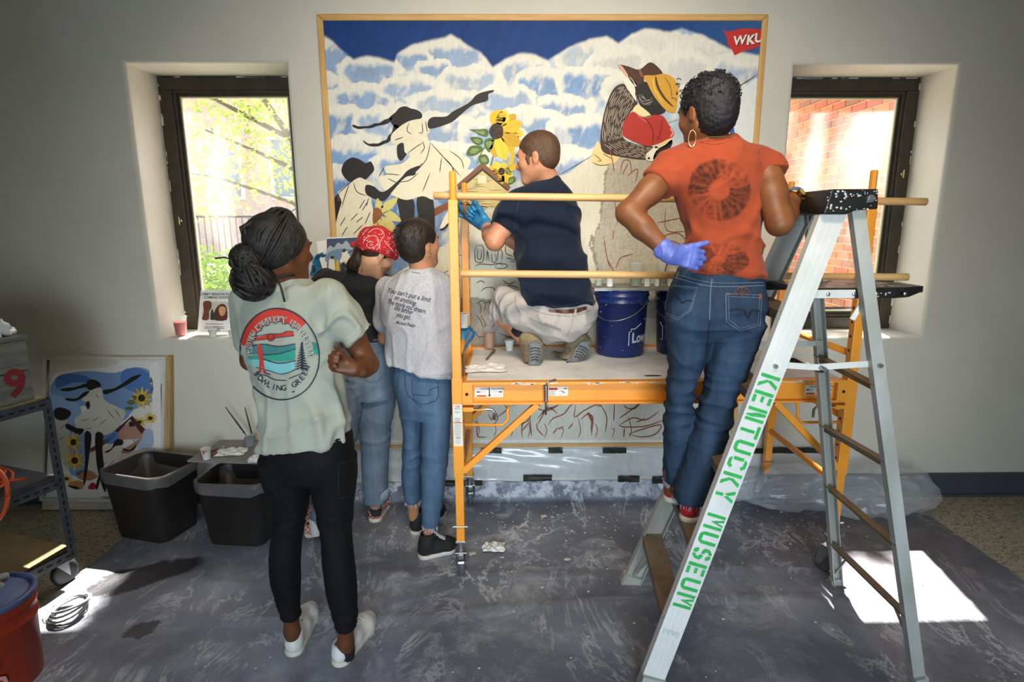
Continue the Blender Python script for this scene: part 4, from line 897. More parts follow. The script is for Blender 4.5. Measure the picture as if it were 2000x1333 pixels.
# ================================================================== STEP LADDER
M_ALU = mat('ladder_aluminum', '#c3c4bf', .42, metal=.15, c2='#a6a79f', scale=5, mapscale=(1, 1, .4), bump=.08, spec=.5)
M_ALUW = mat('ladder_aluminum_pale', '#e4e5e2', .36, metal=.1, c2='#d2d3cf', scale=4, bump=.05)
M_TREAD = mat('worn_tread', '#94806a', .55, metal=.25, c2='#75685a', scale=9, bump=.15); M_CAPB = mat('black_tray_plastic', '#1c1c1c', .38, c2='#0f0f0f', scale=8, bump=.2, bscale=30)
M_GREEN = mat('stencil_green', '#22b14c', .55, c2='#1f9f45', scale=40); M_CHAL = mat('paint_splash', '#cfd2d3', .7)
STEN = {'K': [[(0,0),(1.3,0),(1.3,7),(0,7)], [(1.8,3.9),(3.5,7),(5,7),(2.6,3.0)], [(1.9,2.9),(2.5,3.6),(5.2,0),(3.6,0)]], 'E': [[(0,0),(1.3,0),(1.3,7),(0,7)], [(1.8,5.8),(4.6,5.8),(4.6,7),(1.8,7)], [(1.8,3),(4.1,3),(4.1,4.1),(1.8,4.1)], [(1.8,0),(4.6,0),(4.6,1.2),(1.8,1.2)]],
 'N': [[(0,0),(1.2,0),(1.2,7),(0,7)], [(1.6,7),(2.6,7),(3.6,2),(3.4,0),(2.9,0),(1.6,4)], [(4.0,0),(5.2,0),(5.2,7),(4.0,7)]], 'T': [[(0,5.8),(5,5.8),(5,7),(0,7)], [(1.9,0),(3.1,0),(3.1,5.3),(1.9,5.3)]],
 'U': [[(0,1.2),(1.3,.9),(1.3,7),(0,7)], [(3.7,.9),(5,1.2),(5,7),(3.7,7)], [(.2,.8),(1.4,0),(3.6,0),(4.8,.8),(3.6,1.3),(1.4,1.3)]], 'C': [[(0,1.6),(1.3,1.6),(1.3,5.4),(0,5.4)], [(.2,5.9),(1.4,7),(3.8,7),(4.9,5.6),(3.7,5.0),(3.2,5.8),(1.4,5.9)], [(.2,1.1),(1.4,0),(3.8,0),(4.9,1.4),(3.7,2.0),(3.2,1.2),(1.4,1.1)]],
 'Y': [[(0,7),(1.4,7),(2.5,4.5),(1.9,3.2)], [(5,7),(3.6,7),(2.6,4.6),(3.1,3.2)], [(1.9,0),(3.1,0),(3.1,2.8),(1.9,2.8)]], 'M': [[(0,0),(1.2,0),(1.2,7),(0,7)], [(4.8,0),(6,0),(6,7),(4.8,7)], [(1.5,7),(2.4,7),(3.0,4.6),(3.0,2.2)], [(3.1,2.2),(3.1,4.6),(3.7,7),(4.5,7)]],
 'S': [[(0,4),(.2,5.8),(1.4,7),(2.3,7),(2.3,5.9),(1.5,5.6),(1.4,4.6),(2.3,4.1),(2.3,3),(1,3.2)], [(2.8,7),(4,7),(4.9,5.4),(3.6,5.1),(2.8,5.9)], [(5,3),(4.8,1.2),(3.6,0),(2.8,0),(2.8,1.1),(3.5,1.4),(3.6,2.4),(2.8,2.9),(2.8,4),(4,3.8)], [(2.3,0),(1,0),(.1,1.6),(1.4,1.9),(2.3,1.1)]]}
def ladder():
    fn0, fn1 = Vector((.537, 1.885, 0)), Vector((1.118, 2.0, 1.775)); ff0, ff1 = Vector((.60, 2.54, 0)), Vector((1.160, 2.325, 1.775))
    rn0, rn1 = Vector((1.572, 1.885, 0)), Vector((1.196, 2.0, 1.775)); rf0, rf1 = Vector((1.602, 2.515, 0)), Vector((1.196, 2.325, 1.775))
    root = empty('step_ladder', (1.1, 2.2, 0), 'aluminum A-frame step ladder with green stenciled letters and black top cap', 'ladder')
    def rail(name, a, b, w, dep, side, m, lip=.004):
        """C channel: web on the outer side (y = side), flanges inwards"""
        d = (b-a).normalized(); s = Vector((0, side, 0)); s = (s-d*s.dot(d)).normalized(); x = d.cross(s)
        mb = MB(); mb.bar(a, b, lip, w, up=x); 
        for e in (-1, 1): mb.bar(a+x*e*(w/2-lip/2)-s*dep/2, b+x*e*(w/2-lip/2)-s*dep/2, dep, lip, up=x)
        for k in (-.25, 0, .25) if w > .06 else (): mb.bar(a+x*k*w+s*.0024, b+x*k*w+s*.0024, .0016, .006, up=x)
        return mb.build(name, m, root), d, s, x
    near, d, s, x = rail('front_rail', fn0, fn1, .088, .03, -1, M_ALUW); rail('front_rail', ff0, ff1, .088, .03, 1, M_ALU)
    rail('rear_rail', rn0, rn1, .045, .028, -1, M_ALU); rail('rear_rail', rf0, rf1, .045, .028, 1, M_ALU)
    # stencil, running down the near rail; letter tops towards the wall corner
    mb = MB(); text = 'KENTUCKY MUSEUM'; o0 = fn0+(fn1-fn0)*((P(1515, 735, 1.95).z)/1.775); L = o0.z*.0+1.045
    adv = [4.2 if c == ' ' else (7.6 if c == 'M' else 6.6) for c in text]; sc_ = (o0-fn0).length*.735/sum(adv); pos = 0
    up = x if x.x > 0 else -x
    for c, a in zip(text, adv):
        for p in STEN.get(c, []): flat(mb, [((pos+q[0])*sc_, (q[1]-3.5)*.0100) for q in p], tess(p), o0+s*.0048, -d, up, 0)
        pos += a
    mb.build('stencil_lettering', M_GREEN, root)
    mb = MB()
    for k in range(7):
        c = o0-d*((o0-fn0).length*.80)+up*(-.03+k*.0095); mb.bar(c+s*.0046-d*.0, c+s*.0046-d*random.uniform(.012, .024), .0012, .0052, up=up)
    mb.build('paint_splash', M_CHAL, root)['kind'] = 'stuff'
    for a in (fn0, ff0):
        sd = -1 if a is fn0 else 1; e = (fn1 if a is fn0 else ff1); mb = MB(); q = (e-a).normalized(); mb.bar(a, a+q*.055, .04, .094, up=x); o = mb.build('foot', M_ALU, root)
        r = MB(); 
        for k in (-1, 1): c = a+q*.03+up*k*.028; r.tube([c+Vector((0, sd*.018, 0)), c+Vector((0, sd*.023, 0))], .006, 8)
        r.build('rivet', M_ZINC, o)
    for a, e in ((rn0, rn1), (rf0, rf1)): q = (e-a).normalized(); mb = MB(); mb.bar(a, a+q*.04, .034, .05, up=x); mb.build('foot', M_ALU, root)
    def at(a, b, z): return a+(b-a)*(z/(b.z-a.z))
    # treads
    for i in range(5):
        z = .285*(i+1); a, b = at(fn0, fn1, z)+Vector((-.002, .006, 0)), at(ff0, ff1, z)+Vector((-.002, -.006, 0))
        mb = MB(); mb.bar(a, b, .088, .005); mb.bar(a+Vector((-.043, 0, -.016)), b+Vector((-.043, 0, -.016)), .004, .036); mb.bar(a+Vector((.043, 0, -.016)), b+Vector((.043, 0, -.016)), .004, .036)
        for k in range(8): mb.bar(a+Vector((-.038+k*.0108, 0, .0036)), b+Vector((-.038+k*.0108, 0, .0036)), .004, .003)
        mb.build('tread', M_TREAD, root)
    for a0, a1, sgn in ((fn0, fn1, 1), (ff0, ff1, -1)):       # knee braces of the bottom tread
        p = at(a0, a1, .06)+Vector((0, sgn*.012, 0)); z = .27; b = at(fn0, fn1, z).lerp(at(ff0, ff1, z), .22 if sgn == 1 else .78); mb = MB(); mb.bar(p, b, .022, .006); mb.build('knee_brace', M_ALU, root)
    def row(a, b, y):
        lo, hi = 0, 1
        f = lambda t: 666.5-FPX*((a+(b-a)*t-CAM).dot(CU))/zc(a+(b-a)*t)
        for _ in range(40):
            m = (lo+hi)/2
            if f(m) > y: lo = m
            else: hi = m
        return a+(b-a)*lo
    for i, (yn, yf) in enumerate(((762, 700), (912, 836), (1075, 952), (1213, 1063))):
        n_, f_ = row(rn0, rn1, yn), row(rf0, rf1, yf); mb = MB(); mb.bar(n_, f_, .006, .034, up=(0, 0, 1)); mb.bar(n_+Vector((-.014, 0, .015)), f_+Vector((-.014, 0, .015)), .028, .004); mb.build('rear_crossbar', M_TREAD if i in (1, 3) else mat('worn_wood_bar', '#a58b63', .55, metal=.2, c2='#86714f'), root)
    for p, q in ((row(rf0, rf1, 1120), row(rf0, rf1, 1063).lerp(row(rn0, rn1, 1213), .22)), (row(rn0, rn1, 1290), row(rf0, rf1, 1063).lerp(row(rn0, rn1, 1213), .8))): mb = MB(); mb.bar(p, q, .004, .014); mb.build('knee_brace', M_ALU, root)
    # spreaders
    for a0, a1, b0, b1, sg in ((fn0, fn1, rn0, rn1, 1), (ff0, ff1, rf0, rf1, -1)):
        a, b = row(a0, a1, 715 if sg == 1 else 668), row(b0, b1, 716 if sg == 1 else 680); b.z = a.z+.0; m = a.lerp(b, .47)+Vector((0, 0, -.012)); o = Vector((0, sg*.02, 0))
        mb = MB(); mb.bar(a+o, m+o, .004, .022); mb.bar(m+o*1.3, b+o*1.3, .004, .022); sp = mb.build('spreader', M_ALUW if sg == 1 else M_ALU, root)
        r = MB(); 
        for c in (a, m, b): r.tube([c+o-Vector((0, .034*sg, 0)), c+o+Vector((0, .006, 0))], .008, 10)
        r.build('rivet', M_ZINC, sp)
    # top cap
    mb = MB(); zt = 1.838; y0, y1 = 1.968, 2.352
    pr = [(1.062, zt-.082), (1.082, zt), (1.238, zt), (1.244, zt-.065), (1.172, zt-.069), (1.140, zt-.082)]
    mb.prism([(px_, y0, z) for px_, z in pr], (0, y1-y0, 0)); cap = mb.build('top_cap', M_CAPB, root); bv = cap.modifiers.new('b', 'BEVEL'); bv.width = .005; bv.segments = 2; bv.limit_method = 'ANGLE'
    r = MB()
    for px_, z in ((1.10, zt-.024), (1.133, zt-.024), (1.085, zt-.062), (1.12, zt-.062)): r.sphere((px_, y0-.001, z), .006, 10, 6, (1, .5, 1))
    r.tube([(1.214, y0+.002, zt-.031), (1.214, y0-.004, zt-.031)], .013, 16); r.tube([(1.214, y0-.004, zt-.031), (1.214, y0-.012, zt-.031)], .008, 12); r.build('rivet', M_ZINC, cap)
    random.seed(5); sp = MB()
    for k in range(46):
        px_, pz = random.uniform(1.07, 1.235), random.uniform(zt-.075, zt-.004); w = random.uniform(.0015, .009); sp.sphere((px_, y0-.0005, pz), 1, 7, 4, (w*.6, .0010, random.uniform(.001, .0035)))
    for k in range(40): sp.sphere((random.uniform(1.09, 1.23), random.uniform(y0+.01, y1-.02), zt+.0006), 1, 7, 4, (random.uniform(.001, .006), random.uniform(.002, .012), .001))
    sp.build('paint_splash', M_CHAL, cap)['kind'] = 'stuff'
    # fold-out pail shelf
    a = MB(); zs = 1.492; q = [(1.045, 2.02), (1.40, 2.02), (1.47, 2.06), (1.50, 2.07), (1.50, 2.20), (1.47, 2.21), (1.40, 2.29), (1.045, 2.29)]
    a.prism([(px_, y, zs) for px_, y in q], (0, 0, .012)); a.box((1.2, 2.02, zs-.008), (.36, .008, .034), bev=.003); a.box((1.2, 2.29, zs-.008), (.36, .008, .034), bev=.003); a.prism([(1.375, 2.016, zs-.024), (1.435, 2.04, zs-.024), (1.50, 2.066, zs-.008), (1.50, 2.066, zs+.012), (1.38, 2.016, zs+.012)], (0, .01, .0)); a.box((1.503, 2.135, zs), (.008, .13, .024), bev=.003)
    sh = a.build('pail_shelf', M_CAPB, root)
    b = MB(); b.box((1.13, 2.012, zs-.008), (.19, .005, .03), bev=.002); b.bar((1.06, 2.012, zs-.01), (1.03, 2.012, zs-.09), .005, .016); b.bar((1.27, 2.015, zs-.015), (1.23, 2.02, zs-.10), .005, .018); b.build('shelf_bracket', M_ALUW, sh)
    sp = MB()
    for k in range(60): sp.sphere((random.uniform(1.06, 1.46), random.uniform(2.03, 2.28), zs+.0125), 1, 7, 4, (random.uniform(.003, .02), random.uniform(.003, .02), .0012))
    for k in range(16): sp.sphere((random.uniform(1.06, 1.40), 2.0155, zs-.008+random.uniform(-.012, .012)), 1, 7, 4, (random.uniform(.003, .012), .001, random.uniform(.002, .006)))
    sp.build('paint_splash', mat('paint_splash_mixed', '#b6b3a4', .6, c2='#a3322c', scale=60, lo=.2, hi=.36), sh)['kind'] = 'stuff'
    r = MB(); 
    for px_ in (1.07, 1.13, 1.22, 1.30, 1.40): r.sphere((px_, 2.008, zs-.008), .007, 10, 6, (1, .5, 1))
    r.build('rivet', M_ZINC, sh)
    # black strap hanging between the rails
    st = MB(); st.bar(P(1545, 702, 2.05), P(1572, 716, 2.08), .012, .028, up=(0, -1, .4), bev=.003); st.bar(P(1572, 716, 2.08), P(1606, 727, 2.1), .006, .02, up=(0, -1, .4)); st.build('strap', M_BLACK, root)
ladder()
# ================================================================== PEOPLE
def basis(f, up=(0, 0, 1)):
    """columns right, forward, up of a head or foot looking along f"""
    f = Vector(f).normalized(); u = Vector(up); r = f.cross(u).normalized(); u = r.cross(f); return Matrix((r, f, u)).transposed()
def head_sdf(F, c, M, s=1.0, k=.018, fem=1, neck=None, nose=1.0):
    c = Vector(c); A = np.array([list(r) for r in M]); p = lambda x, y, z: tuple(c + M @ (Vector((x, y, z))*s))
    F.ell(p(0, -.014, .035), (.073*s, .094*s, .084*s), A, k); F.ell(p(0, .03, -.028), (.058*s, .060*s, .084*s), A, .03)
    for e in (-1, 1):
        F.cone(p(e*.052, -.004, -.045), p(e*.016, .058, -.096), .021*s, .017*s, .025); F.ell(p(e*.037, .060, -.024), (.024*s, .022*s, .022*s), A, .02)
        F.ell(p(e*.077, -.010, -.008), (.0095*s, .019*s, .032*s), A, .004)
    F.cone(p(-.010, .066, -.098), p(.010, .066, -.098), .019*s, .019*s, .02)
    F.cone(p(-.036, .074, .024), p(.036, .074, .024), .013*s, .013*s, .02)
    for e in (-1, 1): F.ell(p(e*.032, .098, -.002), (.017*s, .014*s, .012*s), A, .012, 'sub'); F.ell(p(e*.032, .074, -.002), (.0135*s,)*3, A, .004)
    for e in (-1, 1): F.ell(p(e*.0845, -.006, -.006), (.006*s, .009*s, .017*s), A, .004, 'sub')
    F.cone(p(0, .084, .006), p(0, .104*nose, -.030), .0085*s, .0125*s, .012); F.cone(p(-.010, .094, -.034), p(.010, .094, -.034), .0085*s, .0085*s, .01)
    F.cone(p(-.017, .083, -.060), p(.017, .083, -.060), .0075*s, .0075*s, .006); F.cone(p(-.014, .082, -.071), p(.014, .082, -.071), .008*s, .008*s, .006)
    F.cone(p(-.024, .087, -.0655), p(.024, .087, -.0655), .0022*s, .0022*s, .003, op='sub')
    if neck is not None: F.cone(p(0, -.018, -.05), neck, .052*s, .060*s, .03)
def eyes(root, c, M, s=1.0, iris='#3a2a1c', brow='#2a1d14', bs=1):
    c = Vector(c); w = MB(); i_ = MB(); p = lambda x, y, z: c + M @ (Vector((x, y, z))*s)
    for e in (-1, 1):
        w.sphere(p(e*.032, .0765, -.002), .0122*s, 14, 10); i_.sphere(p(e*.032, .0835, -.002), .0064*s, 12, 8)
    w.build('eye', mat('eye_white', '#e6e2da', .3), root, smooth=True); i_.build('iris', mat('iris_'+iris[1:], iris, .2), root, smooth=True)
    b = MB()
    for e in (-1, 1): b.tube([p(e*.014, .089, .018), p(e*.032, .091, .025), p(e*.048, .080, .019)], [.0035*s, .0042*s, .002*s], 8)
    b.build('eyebrow', mat('brow_'+brow[1:], brow, .8), root, smooth=True)
def hand_sdf(F, w, d, n, side=1, s=1.0, curl=(.5, .6, .5), spread=1.0, thumb=(.6, -.75, .35), tcurl=.3, fr=1.0, ind=None):
    """w wrist, d towards the knuckles, n the way the palm faces; side +1 when the thumb lies towards -(d x n)"""
    w, d, n = Vector(w), Vector(d).normalized(), Vector(n); n = (n-d*n.dot(d)).normalized(); l = d.cross(n)*side
    offs = (-.029, -.0095, .0095, .027); L = (.072, .080, .075, .058); kn = []
    for i in range(4):
        b = w+d*(.088-.006*abs(i-1.2))*s+l*offs[i]*s; kn.append(b); F.cone(w+l*offs[i]*.62*s+d*.005*s, b, .0135*s, .0105*s, .014)
    F.cone(w-d*.03*s, w+d*.02*s, .023*s, .022*s, .02, flat=(n, .72))
    for i in range(4):
        p = kn[i]; a = 0; r = .0098*s*fr*(.9 if i == 3 else 1); fan = (i-1.5)*.07*spread; cu = ind if (ind and i == 0) else curl
        for j, fr_ in enumerate((.46, .30, .24)):
            a += cu[j]; q = p+(d*cos(a)+n*sin(a)+l*fan*cos(a)).normalized()*L[i]*fr_*s; F.cone(p, q, r, r*.9, .0035 if j else .006); p = q; r *= .92
    t0 = w+d*.022*s-l*.020*s+n*.004*s; td = (d*thumb[0]+l*thumb[1]+n*thumb[2]).normalized(); t1 = t0+td*.046*s; F.cone(t0, t1, .0155*s, .0125*s, .012)
    td2 = (td+n*tcurl*.5+d*.25*tcurl).normalized(); t2 = t1+td2*.034*s; F.cone(t1, t2, .012*s, .0105*s, .006); td3 = (td2+n*tcurl+d*.3*tcurl).normalized(); F.cone(t2, t2+td3*.026*s, .0105*s, .0085*s, .004)
def skinmat(name, c, c2): return mat(name, c, .48, c2=c2, scale=14, spec=.4, bump=.06, bscale=220, Subsurface_Weight=.0)
def denim(name, c, c2):
    if name in _mc: return _mc[name]
    m, nt, b = nodes(name); b.inputs['Roughness'].default_value = .85; b.inputs['Specular IOR Level'].default_value = .2
    a = N(nt, 'VertexColor'); a.layer_name = 'Col'; t = tex(nt, 'noise', 26, 6, .7, mapscale=(1, 1, .12)); r = ramp(nt, t.outputs[0], [(.35, lin(c2)), (.65, lin(c))])
    mx = N(nt, 'Mix', data_type='RGBA', blend_type='MULTIPLY'); mx.inputs[0].default_value = 1; nt.links.new(r.outputs[0], mx.inputs[6]); nt.links.new(a.outputs[0], mx.inputs[7]); nt.links.new(mx.outputs[2], b.inputs['Base Color'])
    t2 = tex(nt, 'noise', 260, 2, .5, mapscale=(1, 1, .3)); bp = N(nt, 'Bump'); bp.inputs['Strength'].default_value = .35; bp.inputs['Distance'].default_value = .002; nt.links.new(t2.outputs[0], bp.inputs['Height']); nt.links.new(bp.outputs[0], b.inputs['Normal'])
    _mc[name] = m; return m
def cotton(name, c, c2=None, attr=False, heather=False):
    return mat(name, c, .9, c2=c2, scale=(160 if heather else 5), spec=.12, bump=.25, bscale=330, attr=attr, mapscale=(1, 1, .35) if heather else None, Sheen_Weight=.08)
def part(root, name, F, m, smooth=2, cols=None, fold=None, tree=False):
    V, Q = F.surface(smooth)
    if fold:
        for amp, sc, seed, mk in fold: V = wrinkle(V, Q, amp, sc, seed, mk(V) if mk else None)
        V = lap(V, Q, .3)
    c = cols(V) if callable(cols) else cols
    o = mesh(name, V, Q, m, root, smooth=True, cols=c)
    return (o, bvh(V, Q), V, Q) if tree else o
def pix(V):
    q = V-np.array(CAM); z = q@np.array(W_); return 1000+FPX*(q@np.array(CR))/z, 666.5-FPX*(q@np.array(CU))/z
def merged(root, name, fields, m, cols=None):
    """several implicit surfaces of one skin as one mesh (fine hands on a coarser body)"""
    VV = []; QQ = []; n = 0
    for F in fields:
        V, Q = F.surface(1 if F.h < .005 else 2); VV.append(V); QQ.append(Q+n); n += len(V)
    V = np.concatenate(VV); Q = np.concatenate(QQ)
    me = bpy.data.meshes.new('t'); me.from_pydata(V.tolist(), [], Q.tolist()); o = bpy.data.objects.new('t', me); COL.objects.link(o)
    md = o.modifiers.new('r', 'REMESH'); md.mode = 'VOXEL'; md.voxel_size = .0044
    bpy.context.view_layer.update(); ev = o.evaluated_get(bpy.context.evaluated_depsgraph_get()); m2 = ev.to_mesh()
    V = np.zeros(len(m2.vertices)*3); m2.vertices.foreach_get('co', V); V = V.reshape(-1, 3); Q = np.array([tuple(p.vertices) if len(p.vertices) == 4 else tuple(p.vertices)+(p.vertices[-1],) for p in m2.polygons])
    ev.to_mesh_clear(); bpy.data.objects.remove(o); V = lap(V, Q, .45)
    return mesh(name, V, [tuple(dict.fromkeys(q)) for q in Q.tolist()], m, root, smooth=True, cols=cols(V) if cols else None)
def core(F, neck, pelvis, shoulders, legs):
    """the body under the clothes, so that head, hands and feet are one figure"""
    nk, pv = Vector(neck), Vector(pelvis); F.chain([nk, nk.lerp(pv, .3), pv], [.05, .055, .05], .02)
    for s in shoulders: F.cone(nk.lerp(pv, .1), s, .04, .035, .02)
    for l in legs: F.chain([pv]+[Vector(p) for p in l], [.04]+[.03]*len(l), .02)
def box_of(pts, m):
    a = np.array([tuple(p) for p in pts]); return a.min(0)-m, a.max(0)+m
def shoe(root, heel, toe, m_up, m_sole, z0=0.0, w=.040, top=.085, name='shoe', hi=0, lace=None, tilt=None, colf=None, collar=None):
    h, t = Vector((heel[0], heel[1], 0)), Vector((toe[0], toe[1], 0)); d = (t-h).normalized(); L = (t-h).length; r = Vector((d.y, -d.x, 0))
    q = lambda y, x, z: h+d*(y*L)+r*x+Vector((0, 0, z0+z))
    F = Field(*box_of([q(0, -.06, 0), q(1, .06, top+.03), q(0, .06, 0), q(1, -.06, 0)], .03), .0045)
    F.cone(q(.15, 0, .045), q(.45, 0, .045), w*.86, w*.92, .02); F.cone(q(.45, 0, .045), q(.74, 0, .034), w*.92, w*1.08, .02); F.cone(q(.74, 0, .034), q(.88, 0, .030), w*1.08, w*.82, .02)
    F.cone(q(.15, 0, .05), q(.17, 0, top), w*.84, w*.80, .015, flat=(r, .9)); F.cone(q(.18, 0, top-.004), q(.46, 0, .062), w*.78, w*.62, .018)
    if hi: F.cone(q(.20, 0, .08), q(.22, 0, hi), w*.98, w*.92, .02)
    F.plane(q(0, 0, max(top, hi) + (.0 if hi else -.002)), (-.05 if not hi else 0, 0, 1)); F.plane(q(0, 0, .014), (0, 0, -1))
    F.cone(q(.19, 0, max(top, hi)-.012), q(.19, 0, max(top, hi)+.03), w*.62, w*.66, .004, op='sub')
    o = part(root, name, F, m_up, 1, cols=colf)
    S = Field(*box_of([q(0, -.06, 0), q(1, .06, .04), q(0, .06, 0), q(1, -.06, 0)], .03), .0045)
    S.cone(q(.15, 0, .014), q(.45, 0, .014), w*.95, w*.98, .01); S.cone(q(.45, 0, .014), q(.74, 0, .014), w*.98, w*1.15, .01); S.cone(q(.74, 0, .014), q(.86, 0, .014), w*1.15, w*.96, .01)
    S.plane(q(0, 0, .0245), (0, 0, 1), .002); S.plane(q(0, 0, .001), (0, 0, -1), .002); part(o, 'sole', S, m_sole, 1)
    if lace:
        b = MB()
        for k in range(5 if not hi else 8):
            y = .66-.062*k if not hi else .70-.055*k; z = (.078+.0055*k if not hi else .070+.009*k+(.006*(k-3) if k > 3 else 0))+.004; ww = .019
            b.tube([q(y, -ww, z-.004), q(y-.02, 0, z+.009), q(y-.045, ww, z-.001)], .0032, 6); b.tube([q(y, ww, z-.004), q(y-.02, 0, z+.010), q(y-.045, -ww, z-.001)], .0032, 6)
        b.build('laces', lace, o, smooth=True)
    return o
def pxpoly(pts, T=None, sm=True, n=4):
    pts = [T(p) for p in pts] if T else pts
    return smooth_poly(pts, True, n) if sm else pts
def item(pts, mi=0, T=None, sm=False):
    p = pxpoly(pts, T, sm); return (p, tess(p), mi)
def sitem(pts, w, mi=0, T=None, n=4):
    p = [T(q) for q in pts] if T else pts; s = stroke(p, w, False, n); return (s, tess(s), mi)
def titem(s, x, y, size, ang=0, mi=0, bold=0, shear=0, center=False, sx=1.0):
    """word in the photograph's pixels: baseline start x, y; ang in radians (downwards positive)"""
    V, F, w = text2d(s, bold, shear); c, sn = cos(ang), sin(ang); k = w/2 if center else 0
    return ([(x+((vx-k)*sx*c+vy*sn)*size, y+((vx-k)*sx*sn-vy*c)*size) for vx, vy in V], F, mi)
def arc_text(s, fn, size, mi=0, bold=0, t0=0, t1=1, sx=1.0):
    """letters along a curve fn(t) -> (x, y, angle)"""
    out = []; n = len(s)
    for i, ch in enumerate(s):
        if ch == ' ': continue
        x, y, a = fn(t0+(t1-t0)*(i+.5)/n); out.append(titem(ch, x, y, size, a, mi, bold, 0, True, sx))
    return out
def fade(V, light, dark, spots):
    """denim wear: paler where the cloth rubs, as (x, z, rx, rz, strength)"""
    c = np.ones((len(V), 3))*dark; px, py = pix(V)
    for x, y, rx, ry, k in spots: c += (light-dark)*k*np.exp(-((px-x)/rx)**2-((py-y)/ry)**2)[:, None]
    n = nz(V, (9, 9, 14), 3); return np.clip(c*(1+.14*n[:, None]), 0, 3)
def person_a():
    base = PZ(612, 1290); Yc = 2.03
    root = empty('person', (base.x, Yc, 0), 'person with long braids in a sage green printed t-shirt and black leggings', 'person')
    SK = skinmat('skin_deep', '#6a3f25', '#5a341d')
    # ---- skin: head, neck, arms, ankles
    f = Vector((.70, .71, -.02)); M = basis(f); hc = P(551, 489, 2.0)
    F = Field((-1.12, 1.78, 0.02), (-.42, 2.42, 1.84), .0075)
    core(F, P(552, 566, 2.03), P(600, 860, 2.03), [P(645, 596, 1.985), P(487, 600, 2.07)], [[P(560, 930, 2.04), P(560, 1040, 2.055), P(568, 1190, 2.075)], [P(650, 930, 2.03), P(658, 1045, 2.025), P(676, 1215, 2.015)]])
    head_sdf(F, hc, M, .98, neck=tuple(P(552, 566, 2.02)))
    sh, el, wr = P(650, 592, 1.97), P(720, 712, 2.02), P(692, 722, 1.905)
    F.chain([sh, sh.lerp(el, .5), el], [.044, .044, .037], .02); F.chain([el, el.lerp(wr, .35), wr], [.036, .040, .026], .015)
    sl, e2, w2 = P(482, 600, 2.08), P(490, 705, 2.14), P(600, 690, 2.24)
    F.chain([sl, e2], [.048, .037], .02); F.chain([e2, w2], [.036, .026], .015)
    F.chain([P(568, 1190, 2.075), P(570, 1232, 2.09), P(574, 1256, 2.105)], [.030, .030, .029], .02); F.chain([P(676, 1215, 2.015), P(675, 1255, 2.035), P(678, 1278, 2.05)], [.031, .031, .029], .02)
    H = Field(*box_of([wr], .13), .0032); d = (P(655, 710, 1.89)-wr); hand_sdf(H, wr, d, (0.0, -.80, .6), -1, .84, (1.0, 1.2, .6), thumb=(.85, -.25, .6), tcurl=.7)
    H2 = Field(*box_of([w2], .13), .004); hand_sdf(H2, w2, (1, .2, .05), (0, -.9, -.2), 1, .95, (.3, .4, .3))
    merged(root, 'body', [F, H, H2], SK); eyes(root, hc, M, .98, '#2a1a10', '#15100c')
    # ---- leggings
    L = Field((-1.1, 1.85, .12), (-.5, 2.25, 1.05), .0075)
    L.loft([RG(840, 508, 690, 2.03, .115, -.25), RG(875, 507, 693, 2.03, .125, -.25), RG(905, 509, 696, 2.035, .122, -.25), RG(930, 516, 694, 2.035, .105, -.2)], .02)
    L.loft([RG(890, 508, 604, 2.04, .105), RG(930, 514, 606, 2.04, .098), RG(960, 524, 605, 2.045, .085), RG(988, 534, 601, 2.05, .074), RG(1036, 532, 592, 2.055, .060), RG(1090, 527, 586, 2.06, .060), RG(1125, 529, 586, 2.065, .060), RG(1160, 537, 586, 2.07, .052), RG(1195, 548, 586, 2.075, .044), RG(1206, 551, 587, 2.075, .043)], .012)
    L.loft([RG(890, 603, 695, 2.03, .105), RG(936, 607, 696, 2.03, .098), RG(965, 612, 693, 2.03, .086), RG(1000, 619, 689, 2.03, .073), RG(1047, 627, 687, 2.025, .060), RG(1099, 631, 692, 2.02, .061), RG(1154, 638, 697, 2.015, .060), RG(1185, 645, 698, 2.015, .053), RG(1215, 654, 697, 2.015, .045), RG(1228, 657, 695, 2.015, .043)], .012)
    kn = lambda V: np.exp(-((V[:, 2]-.62)/.05)**2)+np.exp(-((V[:, 2]-.22)/.05)**2)+.25
    o, tr, _, _ = part(root, 'leggings', L, mat('black_knit', '#121214', .75, c2='#0b0b0d', scale=4, spec=.2, bump=.2, bscale=400), 2, fold=[(.004, (5, 5, 22), 2, kn)], tree=True)
    ml = [mat('seam_black', '#1d1d20', .8), mat('plaster_dust', '#3a3a3c', .9)]
    decal('pocket_stitching', [sitem([(662, 905), (661, 940), (664, 972), (688, 968)], 1.2), sitem([(664, 906), (694, 898)], 1.4), sitem([(520, 945), (545, 970), (572, 990)], 1.0)], tr, None, o, mats=ml, sub=8)
    # ---- t-shirt
    S = Field((-1.14, 1.76, .86), (-.45, 2.28, 1.62), .0058); yw = -.30
    S.loft([RG(541, 530, 588, 2.025, .062, yw), RG(552, 512, 612, 2.025, .075, yw), RG(566, 485, 640, 2.03, .09, yw), RG(584, 470, 656, 2.03, .108, yw), RG(620, 466, 662, 2.03, .122, yw), RG(680, 476, 664, 2.03, .126, yw), RG(740, 492, 672, 2.03, .122, yw), RG(790, 502, 682, 2.03, .124, yw), RG(850, 501, 690, 2.03, .132, yw), RG(905, 498, 696, 2.03, .138, yw)], .02, ex=2.3)
    a, b = P(640, 584, 1.98), P(699, 652, 2.0); S.chain([a, a.lerp(b, .5), b], [.068, .064, .062], .035); dd = (b-a).normalized()
    a2, b2 = P(486, 588, 2.06), P(487, 668, 2.10); S.chain([a2, b2], [.062, .056], .03)
    S.plane(P(600, 886, 1.9)+Vector((0, 0, 0)), (.16, -.05, -1)); q = b+dd*.012
    # cut the sleeve ends square
    X, Y_, Z = S.ax[0][:, None, None], S.ax[1][None, :, None], S.ax[2][None, None, :]
